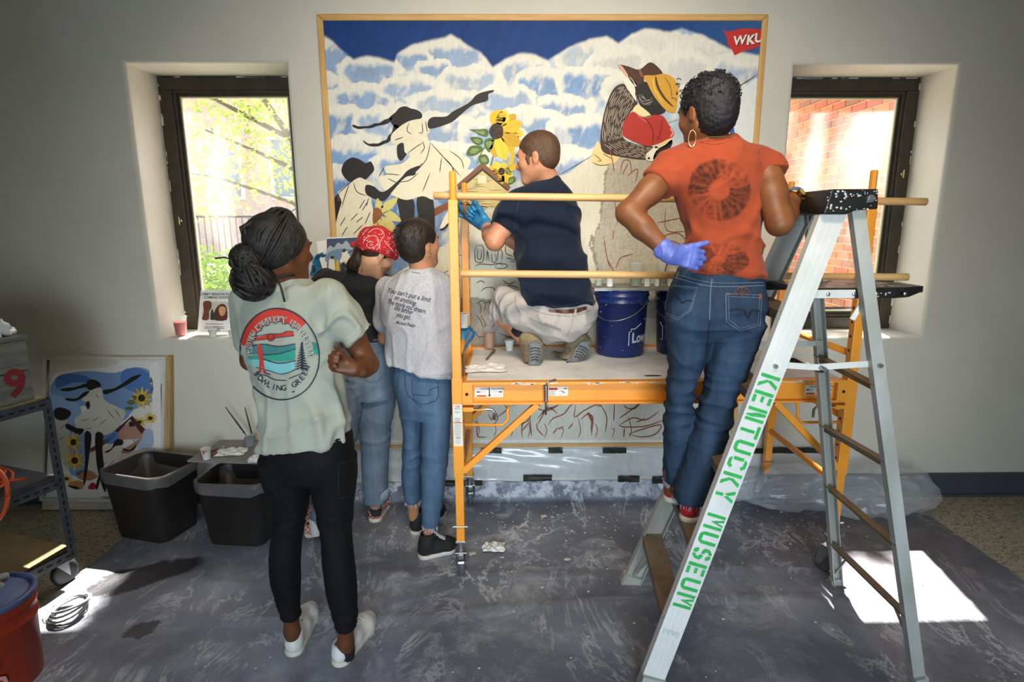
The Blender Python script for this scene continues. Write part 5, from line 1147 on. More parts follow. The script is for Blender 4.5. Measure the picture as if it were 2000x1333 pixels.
    near = (X-a.x)*dd.x+(Y_-a.y)*dd.y+(Z-a.z)*dd.z-(q-a).length
    reg = np.sqrt((X-b.x)**2+(Y_-b.y)**2+(Z-b.z)**2) < .12
    S.V = np.where(reg & (X > P(668, 640, 2.0).x), np.maximum(S.V, near), S.V).astype(np.float32)
    lowm = lambda V: np.clip((1.30-V[:, 2])/.28, .12, 1); armm = lambda V: np.clip((V[:, 0]+.70)/.1, 0, 1)*np.exp(-((V[:, 2]-1.38)/.1)**2)
    SH = cotton('sage_cotton', '#a9ab9e', '#9fa295')
    o, tr, V, Q = part(root, 'tshirt', S, SH, 2, fold=[(.018, (6, 6, 3.5), 11, lowm), (.018, (9, 9, 9), 5, armm), (.011, (5, 7, 9), 21, lowm), (.006, (10, 10, 4), 31, None)], tree=True)
    # printed badge
    C = lambda p: (420+p[0]*.3751, 380+p[1]*.3751)
    RED, TEAL, GRN, AQUA, PALE, NAVY, RED2 = range(7); ms = [mat('print_red', '#c9382c', .8), mat('print_teal', '#3f7d7c', .8), mat('print_seagreen', '#2f9a84', .8), mat('print_aqua', '#7fc4c6', .8), mat('print_pale', '#c9cbbd', .85), mat('print_navy', '#22273a', .8), mat('print_red', '#c9382c', .8)]
    it = []; cx, cy, rx, ry = 336, 832, 205, 238
    E = lambda t, k=1.0: (cx+rx*k*sin(t)-12*cos(t)*k, cy-ry*k*cos(t))
    ring = [E(t*2*pi/72) for t in range(73)]; it.append(sitem([C(p) for p in ring], 2.3, NAVY, n=1))
    band = [E(radians(t), .985) for t in range(-78, 47, 4)]+[E(radians(t), .70+.025*sin(t*.35)) for t in range(44, -80, -4)]; it.append(item(band, RED, C)); it.append(sitem([C(p) for p in band[32:]], 1.6, NAVY, n=1))
    fn = lambda k: (lambda t: (*C(E(radians(-96+192*t), k)), radians((-96+192*t)*.93)-.06))
    for ch in (('WESTERN', .03, .235), ('KENTUCKY', .27, .59), ('UNIVERSITY', .63, 1.0)):
        it += arc_text(ch[0], fn(.70), 11, PALE, .07, ch[1], ch[2], .74); it += arc_text(ch[0], fn(.70), 11, NAVY, .004, ch[1], ch[2], .70)
    it.append(item([(175, 748), (230, 742), (285, 728), (345, 728), (372, 714), (408, 718), (412, 735), (370, 738), (300, 748), (235, 758), (180, 764)], RED, C)); it.append(sitem([C(p) for p in ((178, 746), (285, 727), (345, 727), (372, 713), (410, 716))], 1.2, NAVY, n=2)); it.append(sitem([C(p) for p in ((180, 766), (300, 750), (412, 737))], 1.2, NAVY, n=2))
    it.append(item([(292+19*cos(t*.52), 745+19*sin(t*.52)) for t in range(12)], RED, C)); it.append(sitem([C((292+19*cos(t*.52), 745+19*sin(t*.52))) for t in range(13)], 1.3, NAVY, n=1))
    it.append(item([(165, 800), (210, 780), (260, 782), (330, 792), (415, 778), (420, 802), (340, 828), (250, 832), (170, 835)], TEAL, C)); it.append(item([(502, 768), (528, 775), (541, 800), (540, 832), (495, 826), (512, 800)], TEAL, C)); it.append(item([(500, 800), (541, 812), (540, 832), (492, 828)], GRN, C))
    it.append(item([(170, 842), (250, 838), (330, 832), (418, 806), (416, 862), (340, 872), (265, 858), (175, 856)], GRN, C)); it.append(item([(172, 858), (250, 862), (330, 882), (416, 868), (414, 905), (390, 926), (340, 934), (290, 920), (215, 900), (175, 880)], AQUA, C))
    for s in ([(165, 798), (250, 780), (330, 792), (418, 778)], [(245, 836), (330, 830), (420, 804)], [(240, 850), (330, 880), (420, 866)], [(215, 900), (290, 920), (350, 936), (416, 915)], [(215, 935), (270, 945), (310, 965), (372, 970)], [(250, 925), (290, 940)], [(385, 960), (420, 945), (460, 930)]): it.append(sitem([C(p) for p in s], 1.5, NAVY))
    it.append(item([(447, 770), (456, 770), (460, 915), (446, 915)], NAVY, C))
    for k in range(10):
        y = 778+k*14; w = 7+k*3.6; it.append(item([(450, y-8), (450+w, y+8), (450+w*.6, y+9), (450, y), (450-w*.6, y+9), (450-w, y+8)], NAVY, C))
    it.append(item([(222, 782), (234, 776), (244, 800), (252, 850), (258, 900), (266, 938), (254, 930), (246, 890), (240, 930), (230, 925), (232, 860), (222, 815)], RED2, C))
    for k in range(6): it.append(sitem([C((226+k, 800+k*12)), C((250+k, 804+k*12))], .9, NAVY, n=1))
    fb_ = lambda t: (*C(E(radians(222-112*t), .80)), radians(222-112*t)+pi)
    it += arc_text('BOWLING', fb_, 10.5, NAVY, .006, -.16, .46); it += arc_text('GREEN', fb_, 10.5, NAVY, .006, .56, 1.0); it.append(item([C(E(radians(162), .86)), (C(E(radians(162), .86))[0]+5, C(E(radians(162), .86))[1]-1), (C(E(radians(162), .86))[0]+5, C(E(radians(162), .86))[1]+1.4), (C(E(radians(162), .86))[0], C(E(radians(162), .86))[1]+2)], NAVY))
    pr = decal('badge_print', it, tr, None, o, off=.003, mats=ms, sub=11); pr['label'] = 'round navy, red and teal badge print'
    st = [mat('sage_stitch', '#c3c6b9', .9)]
    decal('hem_stitching', [sitem([(508, 886), (560, 886), (620, 873), (690, 852)], .9), sitem([(672, 664), (690, 652), (712, 622)], .9), sitem([(641, 556), (648, 590), (662, 640)], .9), sitem([(530, 556), (556, 553), (590, 546)], 1.0)], tr, None, o, mats=st, sub=10)
    # ---- braided hair
    HM = mat('braid_black', '#2c2825', .5, c2='#100e0d', scale=40, bump=.5, bscale=240, spec=.4); Hh = Field(*box_of([hc], .17), .006); p = lambda x, y, z: tuple(hc+M @ Vector((x, y, z)))
    A = np.array([list(r) for r in M]); Hh.ell(p(0, -.022, .036), (.087, .106, .094), A, .01); Hh.ell(p(0, .088, -.045), (.10, .07, .085), A, .01, 'sub'); Hh.plane(p(0, 0, -.062), tuple(M @ Vector((0, .35, -1))))
    bun = P(494, 536, 1.93); gather = P(508, 524, 1.95); root_h = part(root, 'hair', Hh, HM, 2)
    t = MB(); random.seed(4)
    def surf(v):
        v = v.normalized(); return hc+M @ Vector((v.x*.0955, v.y*.115-.022, v.z*.1025+.036))
    gl = M.transposed() @ (gather-hc); gl = Vector((gl.x/.092, (gl.y+.022)/.111, (gl.z-.036)/.099)).normalized()
    for k in range(64):
        a = 2*pi*k/64; fr = Vector((cos(a)*.95, .30+.18*sin(2*a)*0+.05, sin(a)*.95)); fr = Vector((cos(a), .42 if sin(a) > -.2 else -.1, sin(a)*1.0+.1))
        if sin(a) < -.72: fr = Vector((cos(a), -.25, -.62))
        fr.normalize(); pts = []; rr = []
        for i in range(15):
            u = i/14; v = fr.lerp(gl, u); pts.append(surf(v)); rr.append(.0062+.0012*(i % 2))
        t.tube(pts, rr, 7)
    t.sphere(bun+Vector((.004, -.012, -.018)), .058, 16, 10); t.sphere(bun+Vector((-.012, -.01, .048)), .043, 16, 10)
    for k in range(70):     # loops of the knot
        lobe = k % 2; c = bun+(Vector((-.012, -.01, .048)) if lobe else Vector((.004, -.012, -.018))); R = .05 if lobe else .066
        ax = Vector((random.gauss(.5, .5), random.gauss(0, .7), random.gauss(.4, .5))).normalized(); u = ax.orthogonal().normalized(); w = ax.cross(u); s0 = random.uniform(0, 6.28); off = random.uniform(-.7, .7); r_ = R*sqrt(1-off*off)
        t.tube([c+ax*off*R*.8+(u*cos(s0+i*.26)+w*sin(s0+i*.26))*r_ for i in range(14)], [.0062+.0013*(i % 2) for i in range(14)], 7)
    t.tube([P(458, 515, 1.9), P(450, 506, 1.9), P(438, 503, 1.9), P(420, 505, 1.9)], .0028, 6); t.tube([P(540, 543, 1.9), P(548, 560, 1.895), P(553, 578, 1.89), P(556, 590, 1.89)], .0038, 6); t.tube([P(530, 545, 1.9), P(550, 541, 1.9), P(575, 538, 1.93)], .0045, 6)
    t.build('braids', HM, root_h, smooth=True)['kind'] = 'stuff'
    W, SO = mat('white_leather', '#e4e3df', .4, c2='#d2d0cb', scale=8, bump=.15, bscale=90), mat('cream_sole', '#d6cfc2', .6)
    lc = mat('white_lace', '#edece8', .8)
    a, b = PZ(569, 1292), PZ(612, 1192); s1 = shoe(root, a, b, W, SO, .004, .041, .088, 'sneaker', lace=lc)
    a, b = PZ(655, 1312), PZ(728, 1212); s2 = shoe(root, a, b, W, SO, .004, .041, .088, 'sneaker', lace=lc)
    k = MB(); c = P(677, 1272, 2.045); k.lathe([(.030, -.03), (.032, -.005), (.033, .016), (.030, .018)], 24, c, cap=False); k.build('sock', mat('black_sock', '#161418', .9), s2, smooth=True)
person_a()
def person_b():
    """bandana"""
    root = empty('person', (-.80, 3.08, 0), 'person in a red bandana, black t-shirt and light blue jeans bending over a print', 'person')
    SK = skinmat('skin_fair', '#c99a7c', '#bb8a6c'); f = Vector((.62, .52, -.52)); M = basis(f); hc = P(736, 497, 3.02)
    F = Field((-1.22, 2.72, .02), (-.45, 3.38, 1.80), .0075); head_sdf(F, hc, M, .97, neck=tuple(P(712, 535, 3.06))); core(F, P(712, 535, 3.07), P(715, 690, 3.10), [P(640, 566, 3.07), P(742, 562, 3.06)], [[P(737, 790, 3.13), P(733, 890, 3.15), P(733, 960, 3.15)], [P(685, 790, 3.05), P(660, 890, 3.02), P(622, 1000, 2.98)]])
    a, e, w = P(634, 562, 3.06), P(606, 612, 3.14), P(616, 536, 3.22); F.chain([a, e], [.048, .036]); F.chain([e, w], [.036, .025])
    a2, e2, w2 = P(748, 560, 3.05), P(760, 622, 3.12), P(735, 606, 3.25); F.chain([a2, e2], [.048, .036]); F.chain([e2, w2], [.036, .025])
    F.chain([P(733, 960, 3.15), P(733, 985, 3.155), P(736, 1003, 3.165)], [.034, .030, .029]); F.chain([P(622, 1000, 2.98), P(617, 1030, 2.985)], [.034, .030])
    merged(root, 'body', [F], SK); eyes(root, hc, M, .97, '#4a3420', '#2c1d13')
    G = Field(*box_of([w], .15), .0035); hand_sdf(G, w, (.30, .0, 1), (.6, -.5, -.1), 1, .84, (.3, .4, .3), thumb=(.5, -.6, .6)); G.cone(w-Vector((0, 0, .035)), w, .031, .028, .01)
    G2 = Field(*box_of([w2], .15), .0035); hand_sdf(G2, w2, (-.9, .05, .3), (0, -.5, .8), -1, .9, (.4, .5, .4)); G2.cone(w2-(w2-e2)*.15, w2, .031, .028, .01)
    BL = mat('nitrile_blue', '#2f7fae', .42, c2='#276d99', scale=20, bump=.3, bscale=120); part(root, 'glove', G, BL, 1); part(root, 'glove', G2, BL, 1)
    J = Field((-1.22, 2.72, .05), (-.45, 3.34, 1.18), .0075)
    J.loft([RG(655, 664, 756, 3.10, .11, -.3), RG(690, 662, 762, 3.10, .125, -.3), RG(735, 663, 771, 3.10, .13, -.3), RG(775, 667, 772, 3.10, .12, -.3)], .02)
    J.loft([RG(745, 702, 772, 3.13, .115), RG(790, 701, 771, 3.13, .11), RG(840, 704, 763, 3.14, .098), RG(895, 706, 759, 3.15, .088), RG(940, 709, 757, 3.15, .084), RG(978, 711, 756, 3.155, .08)], .01)
    J.loft([RG(745, 662, 722, 3.06, .11), RG(790, 656, 712, 3.05, .105), RG(850, 645, 698, 3.03, .09), RG(950, 622, 668, 3.0, .075), RG(1010, 606, 650, 2.985, .07)], .01)
    sp = [(735, 760, 25, 60, .8), (735, 890, 16, 80, .6), (690, 735, 30, 30, .5)]
    kn = lambda V: .35+np.exp(-((V[:, 2]-.9)/.08)**2)+np.exp(-((V[:, 2]-.55)/.07)**2)+np.exp(-((V[:, 2]-.22)/.07)**2)
    o, tr, _, _ = part(root, 'jeans', J, denim('denim_light', '#75879b', '#64768b'), 2, cols=lambda V: fade(V, 1.22, .92, sp), fold=[(.006, (5, 5, 12), 4, kn)], tree=True)
    cu = MB(); c = P(734, 962, 3.153); cu.lathe([(.072, -.028), (.079, -.026), (.079, .026), (.074, .03), (.07, .026)], 28, c, sx=1.0, sy=1.0, cap=False); cu.build('rolled_cuff', mat('denim_cuff', '#9fb0c2', .9, c2='#8a9cb0', scale=60), o, smooth=True)
    ms = [mat('denim_stitch', '#5b6f88', .9)]; S_ = lambda p: (640+p[0]*.195, 640+p[1]*.195)
    decal('pocket_stitching', [sitem([S_(p) for p in ((355, 400), (360, 495), (400, 552), (500, 550), (590, 465), (560, 230))], 1.6, n=1), sitem([S_(p) for p in ((375, 400), (378, 490), (408, 538), (495, 536), (575, 462))], .9, n=1), sitem([S_(p) for p in ((420, 190), (560, 150))], 1.4), sitem([S_(p) for p in ((200, 470), (215, 600), (290, 690), (300, 860))], 1.6), sitem([(757, 800), (752, 880), (750, 960)], 1.2), sitem([S_(p) for p in ((470, 270), (560, 235))], 1.2)], tr, None, o, mats=ms, sub=8)
    S = Field((-1.22, 2.74, 1.0), (-.48, 3.42, 1.66), .006); yw = -.3
    S.loft([RG(520, 692, 738, 3.06, .07, yw), RG(533, 672, 745, 3.07, .085, yw), RG(550, 640, 752, 3.08, .11, yw), RG(580, 632, 754, 3.09, .125, yw), RG(615, 642, 755, 3.10, .125, yw), RG(645, 655, 757, 3.10, .125, yw), RG(674, 662, 760, 3.10, .13, yw)], .02, ex=2.3)
    S.chain([a, a.lerp(e, .75)], [.068, .060], .03); S.chain([a2, a2.lerp(e2, .7)], [.066, .060], .03); S.chain([P(642, 545, 3.07), P(745, 560, 3.06)], [.055, .05], .05)
    S.plane(P(710, 671, 3.0), (0, 0, -1))
    o, tr, V, Q = part(root, 'tshirt', S, cotton('charcoal_cotton', '#2b2c30', '#232428'), 2, fold=[(.014, (5, 6, 4), 8, None), (.008, (9, 9, 7), 3, None)], tree=True)
    # hair and bandana
    HM = mat('brown_hair', '#3a261a', .5, c2='#24160e', scale=30, mapscale=(3, 3, 1), bump=.4, bscale=120); p = lambda x, y, z: tuple(hc+M @ Vector((x, y, z))); A = np.array([list(r) for r in M])
    H = Field(*box_of([hc], .2), .006); H.ell(p(0, -.022, .03), (.080, .098, .09), A, .01); H.ell(p(0, .088, -.035), (.09, .07, .085), A, .01, 'sub'); H.plane(p(0, -.05, -.045), tuple(M @ Vector((0, .4, -1))))
    H.chain([p(-.03, -.085, -.02), P(700, 510, 3.0), P(690, 514, 3.0)], [.028, .034, .026], .02); H.chain([P(694, 506, 2.99), P(688, 520, 2.99), P(698, 527, 3.0)], [.022, .022, .016], .015)
    hr = part(root, 'hair', H, HM, 2, fold=[(.004, (30, 30, 8), 2, None)])
    t = MB(); random.seed(2)
    for k in range(26): 
        c = P(random.uniform(684, 706), random.uniform(502, 526), 2.99); R = random.uniform(.02, .04); ax = Vector((random.gauss(0, 1), random.gauss(0, 1), random.gauss(0, 1))).normalized(); u = ax.orthogonal().normalized(); w_ = ax.cross(u)
        t.tube([c+(u*cos(i*.4)+w_*sin(i*.4))*R for i in range(9)], .0022, 5)
    for k in range(5): t.tube([P(745+k*3, 522, 2.96), P(748+k*4, 540, 2.95), P(742+k*5, 556, 2.96)], .0012, 4)
    t.build('loose_strands', HM, hr, smooth=True)['kind'] = 'stuff'
    B = Field(*box_of([hc], .2), .005); B.ell(p(0, -.014, .036), (.100, .116, .104), A, .01); B.plane(p(0, 0, -.004), tuple(M @ Vector((0, .28, -1)))); B.chain([p(-.06, -.06, .02), p(-.085, -.10, -.01)], [.025, .014], .02)
    bd, tr, V, Q = part(root, 'bandana', B, mat('bandana_red', '#c4252b', .85, c2='#ab1d24', scale=10, bump=.3, bscale=200), 2, fold=[(.007, (14, 14, 22), 9, None)], tree=True)
    it = []; wm = mat('bandana_white', '#e9d9d4', .85); random.seed(12)
    C = lambda q: (420+q[0]*.3751, 380+q[1]*.3751)
    for s in ([(770, 255), (790, 225), (830, 215), (850, 240), (835, 270), (805, 280), (790, 262), (805, 245), (825, 250)], [(800, 200), (830, 180), (865, 185), (870, 205), (850, 210)], [(880, 240), (905, 270), (930, 300)], [(765, 285), (800, 300), (860, 310)], [(765, 300), (800, 315), (860, 324)], [(860, 310), (858, 250), (880, 215), (870, 190)], [(905, 200), (930, 230), (950, 262)], [(770, 215), (780, 195), (800, 180)], [(840, 235), (860, 260), (840, 290)]): it.append(sitem([C(q) for q in s], .8))
    for k in range(60):
        x, y = random.uniform(705, 960), random.uniform(185, 335); r = random.choice((.6, .8, 1.1)); X, Y_ = C((x, y)); it.append(item([(X-r, Y_), (X, Y_-r), (X+r, Y_), (X, Y_+r)]))
    for x, y in ((848, 262), (815, 262), (905, 228), (930, 255), (898, 300), (945, 290)):
        X, Y_ = C((x, y)); it.append(sitem([(X+2.6*cos(a*.8), Y_+2.2*sin(a*.8)) for a in range(9)], .7, n=1))
    decal('paisley_print', it, tr, wm, bd, sub=9)
    # checkered slip-ons
    def chk(dx):
        def fn(V):
            px, py = pix(V); c = np.ones((len(V), 3))*np.array(lin('#d8cbb4')); u = np.floor(px/4.2+dx)+np.floor(py/4.2); lo = V[:, 2] < .075; c[(u % 2 == 0) & lo] = lin('#b3262b'); return c
        return fn
    UP, SO = mat('slip_on_canvas', '#ffffff', .8, attr=True, scale=40), mat('old_white_rubber', '#d9d0bd', .6, c2='#c2b79f')
    s1 = shoe(root, PZ(730, 1024), PZ(751, 986), UP, SO, .004, .042, .075, 'slip_on_shoe', colf=chk(0)); s2 = shoe(root, PZ(606, 1056), PZ(622, 1000), UP, SO, .004, .042, .075, 'slip_on_shoe', colf=chk(.3))
    k = MB(); c = P(734, 995, 3.16); k.lathe([(.030, -.035), (.034, 0), (.034, .02), (.031, .022)], 20, c, cap=False); k.build('sock', mat('dark_sock', '#2a2c33', .9), s1, smooth=True)
    k = MB(); c = P(617, 1028, 2.985); k.lathe([(.030, -.05), (.034, 0), (.034, .05), (.031, .052)], 20, c, cap=False); k.build('sock', mat('white_sock', '#e0dfdc', .9), s2, smooth=True)
    # ear ring
    e = MB(); c = Vector(p(.080, -.005, -.048)); e.tube([c+Vector((0, .005*cos(i*.6), .005*sin(i*.6))) for i in range(10)], .001, 5, closed=True); e.build('earring', mat('silver', '#c8c8c8', .2, metal=1), root, smooth=True)
person_b()
def person_c():
    root = empty('person', (-.42, 2.88, 0), 'person with short dark hair in a grey quote t-shirt and blue jeans beside the scaffold', 'person')
    SK = skinmat('skin_tan', '#bb8664', '#ad7857'); f = Vector((.72, .66, .10)); M = basis(f); hc = P(820, 477, 2.86)
    F = Field((-.66, 2.60, .05), (-.12, 3.2, 1.82), .0075); head_sdf(F, hc, M, .98, neck=tuple(P(826, 545, 2.88))); core(F, P(824, 548, 2.885), P(828, 740, 2.89), [P(858, 566, 2.88), P(768, 568, 2.91)], [[P(807, 849, 2.95), P(805, 932, 2.99), P(807, 975, 3.0)], [P(850, 849, 2.86), P(845, 969, 2.82), P(840, 1015, 2.80)]])
    a, e, w = P(866, 560, 2.88), P(870, 690, 2.86), P(903, 674, 3.0); F.chain([a, e], [.046, .035]); F.chain([e, w], [.036, .025])
    a2, e2, w2 = P(760, 565, 2.92), P(752, 660, 3.0), P(820, 640, 3.12); F.chain([a2, e2], [.046, .035]); F.chain([e2, w2], [.036, .025])
    F.chain([P(807, 975, 3.0), P(808, 1010, 3.03)], [.033, .030]); F.chain([P(838, 1020, 2.80), P(838, 1052, 2.815)], [.034, .030])
    H2 = Field(*box_of([w2], .13), .004); hand_sdf(H2, w2, (1, .2, .1), (0, -.8, .4), 1, .93, (.4, .5, .4)); merged(root, 'body', [F, H2], SK); eyes(root, hc, M, .98, '#3a281a', '#20160f')
    G = Field(*box_of([w], .15), .0035); hand_sdf(G, w, (.35, .1, .9), (-.25, .9, .2), 1, .92, (1.0, 1.0, .7), thumb=(.7, -.6, .6), tcurl=.5); G.cone(w-(w-e)*.2, w, .032, .029, .01)
    part(root, 'glove', G, _mc['nitrile_blue'], 1)
    J = Field((-.66, 2.6, .1), (-.14, 3.15, 1.05), .0075)
    J.loft([RG(705, 770, 884, 2.89, .115, -.15), RG(745, 767, 884, 2.89, .125, -.15), RG(790, 777, 883, 2.89, .125, -.15), RG(812, 780, 882, 2.89, .11, -.15)], .02)
    J.loft([RG(785, 779, 828, 2.93, .105), RG(849, 788, 826, 2.95, .092), RG(895, 786, 824, 2.97, .08), RG(932, 785, 822, 2.99, .07), RG(978, 790, 822, 3.01, .062)], .01)
    J.loft([RG(785, 822, 882, 2.87, .11), RG(849, 823, 879, 2.86, .098), RG(914, 822, 873, 2.84, .082), RG(969, 822, 867, 2.82, .072), RG(1024, 824, 857, 2.80, .062)], .01)
    sp = [(850, 800, 20, 60, .6), (848, 900, 12, 90, .7), (800, 880, 10, 90, .5), (790, 770, 12, 40, .4)]
    kn = lambda V: .3+np.exp(-((V[:, 2]-.80)/.06)**2)+np.exp(-((V[:, 2]-.52)/.07)**2)+.7*np.exp(-((V[:, 2]-.24)/.08)**2)
    o, tr, _, _ = part(root, 'jeans', J, denim('denim_mid', '#536b86', '#445b76'), 2, cols=lambda V: fade(V, 1.2, .88, sp), fold=[(.005, (6, 6, 14), 6, kn)], tree=True)
    S_ = lambda p: (640+p[0]*.195, 640+p[1]*.195); ms = [mat('denim_thread', '#2d4058', .9)]
    decal('pocket_stitching', [sitem([S_(p) for p in ((848, 505), (845, 640), (870, 730), (960, 775), (1080, 735), (1110, 690), (1105, 540))], 1.5, n=1), sitem([S_(p) for p in ((850, 670), (1010, 682), (1015, 640), (1050, 612), (1100, 600))], 1.3), sitem([S_(p) for p in ((775, 470), (790, 650), (850, 720), (945, 800))], 1.5), sitem([S_(p) for p in ((720, 430), (705, 560), (700, 660))], 1.1), sitem([S_(p) for p in ((660, 590), (700, 600))], 1.1)], tr, None, o, mats=ms, sub=8)
    fr = MB(); random.seed(8)
    for (x0, x1, y, Y) in ((791, 822, 978, 3.01), (825, 856, 1024, 2.80)):
        for k in range(50):
            u = random.uniform(0, 2*pi); c = P((x0+x1)/2, y, Y); q = c+Vector((cos(u)*(x1-x0)/2*zc(c)/FPX*.98, sin(u)*.06, .004)); fr.tube([q, q+Vector((random.uniform(-.008, .008), random.uniform(-.006, .006), -random.uniform(.012, .03)))], .0009, 4)
    fr.build('frayed_hem', mat('fray', '#c4cbd3', .9), o)['kind'] = 'stuff'
    S = Field((-.66, 2.6, .90), (-.12, 3.15, 1.62), .0058); yw = -.15
    S.loft([RG(523, 803, 846, 2.87, .072, yw), RG(533, 784, 860, 2.875, .085, yw), RG(546, 762, 872, 2.88, .10, yw), RG(570, 750, 874, 2.88, .125, yw), RG(600, 746, 876, 2.88, .132, yw), RG(642, 750, 880, 2.88, .134, yw), RG(699, 758, 888, 2.885, .14, yw), RG(748, 768, 890, 2.885, .145, yw)], .02, ex=2.4)
    b = P(871, 672, 2.86); S.chain([a, b], [.066, .064], .03); b2 = P(752, 630, 2.98); S.chain([a2, b2], [.066, .06], .03)
    S.plane(P(830, 738, 2.75), (-.22, 0, -1))
    lo = lambda V: np.clip((1.32-V[:, 2])/.25, .2, 1)
    o, tr, V, Q = part(root, 'tshirt', S, cotton('heather_grey', '#b9b8bd', '#a5a4ab', heather=True), 2, fold=[(.016, (6, 7, 3), 14, lo), (.014, (3, 4, 9), 2, lambda V: np.clip((1.06-V[:, 2])/.1, 0, 1)), (.007, (9, 9, 6), 5, None)], tree=True)
    C = lambda q: (420+q[0]*.3751, 380+q[1]*.3751); it = []; ink = mat('shirt_ink', '#3a3a40', .85)
    for s, (x0, y0), (x1, y1) in (("You can't put a limit", (893, 508), (1122, 562)), ('on anything.', (930, 545), (1045, 580)), ('The more you dream,', (892, 566), (1096, 622)), ('the farther', (932, 600), (1030, 628)), ('you get.', (942, 636), (1016, 652)), ('- Michael Phelps', (930, 672), (1042, 692))):
        a_, b_ = C((x0, y0)), C((x1, y1)); w = text2d(s, .012, .35)[2]; L = math.hypot(b_[0]-a_[0], b_[1]-a_[1]); sz = 9.4 if 'Mich' not in s else 6.2
        it.append(titem(s, a_[0], a_[1], sz, atan2(b_[1]-a_[1], b_[0]-a_[0]), 0, .012, .35, sx=L/w/sz))
    pr = decal('quote_print', it, tr, ink, o, sub=9)
    decal('hem_stitching', [sitem([(770, 712), (800, 727), (840, 736), (880, 735)], .9), sitem([(858, 676), (880, 672)], .9), sitem([(798, 536), (820, 540), (842, 537)], 1.0), sitem([(858, 545), (866, 580), (866, 620)], .9)], tr, mat('heather_stitch', '#d0d0d4', .9), o, sub=8)
    HM = mat('dark_brown_hair', '#2b1d15', .5, c2='#170f0a', scale=40, mapscale=(2, 2, .8), bump=.5, bscale=150); p = lambda x, y, z: tuple(hc+M @ Vector((x, y, z))); A = np.array([list(r) for r in M])
    H = Field(*box_of([hc], .17), .0055); H.ell(p(0, -.02, .036), (.084, .106, .092), A, .01); H.ell(p(0, .094, -.045), (.10, .062, .082), A, .01, 'sub'); H.ell(p(0, -.030, -.012), (.074, .086, .080), A, .02); H.ell(p(.078, .012, -.03), (.03, .03, .04), A, .01, 'sub'); H.plane(p(0, -.05, -.094), tuple(M @ Vector((0, .1, -1))))
    hr = part(root, 'hair', H, HM, 1, fold=[(.0016, (60, 60, 22), 3, None)]); t = MB(); random.seed(6)
    for k in range(110):
        v = Vector((random.gauss(0, 1), random.gauss(-.4, .9), random.gauss(.5, .9))).normalized()
        if v.z < -.5 or (v.y > .5 and v.z < .35): continue
        q = hc+M @ Vector((v.x*.083, v.y*.105-.02, v.z*.091+.036)); d = (M @ Vector((v.x*.4, v.y*.3-.5, -.5+v.z*.3))).normalized(); t.tube([q, q+d*.018+v*.0015, q+d*.034-v*.002], [.0018, .0015, .0005], 4)
    t.build('hair_tufts', HM, hr, smooth=True)['kind'] = 'stuff'
    e_ = MB(); c = Vector(p(.082, -.004, -.052)); e_.tube([c+M @ Vector((.002, .008*cos(i*.52), .008*sin(i*.52))) for i in range(12)], .0012, 6, closed=True); e_.build('earring', mat('silver', '#c8c8c8', .2, metal=1), root, smooth=True)
    n = MB(); n.tube([P(805, 532, 2.80), P(822, 534, 2.79), P(842, 529, 2.81)], .0011, 5); n.build('necklace', mat('silver', '#c8c8c8', .2, metal=1), root, smooth=True)
    UP, SO, LC = mat('black_canvas', '#1a1a1c', .8, c2='#121214', bump=.3, bscale=300), mat('white_rubber', '#cfcac0', .5), mat('grey_lace', '#bcbcc0', .85)
    s1 = shoe(root, PZ(820, 1093), PZ(893, 1072), UP, SO, .004, .042, .08, 'high_top_shoe', hi=.135, lace=LC); s2 = shoe(root, PZ(804, 1050), PZ(868, 1001), UP, SO, .004, .042, .08, 'high_top_shoe', hi=.135, lace=LC)
person_c()
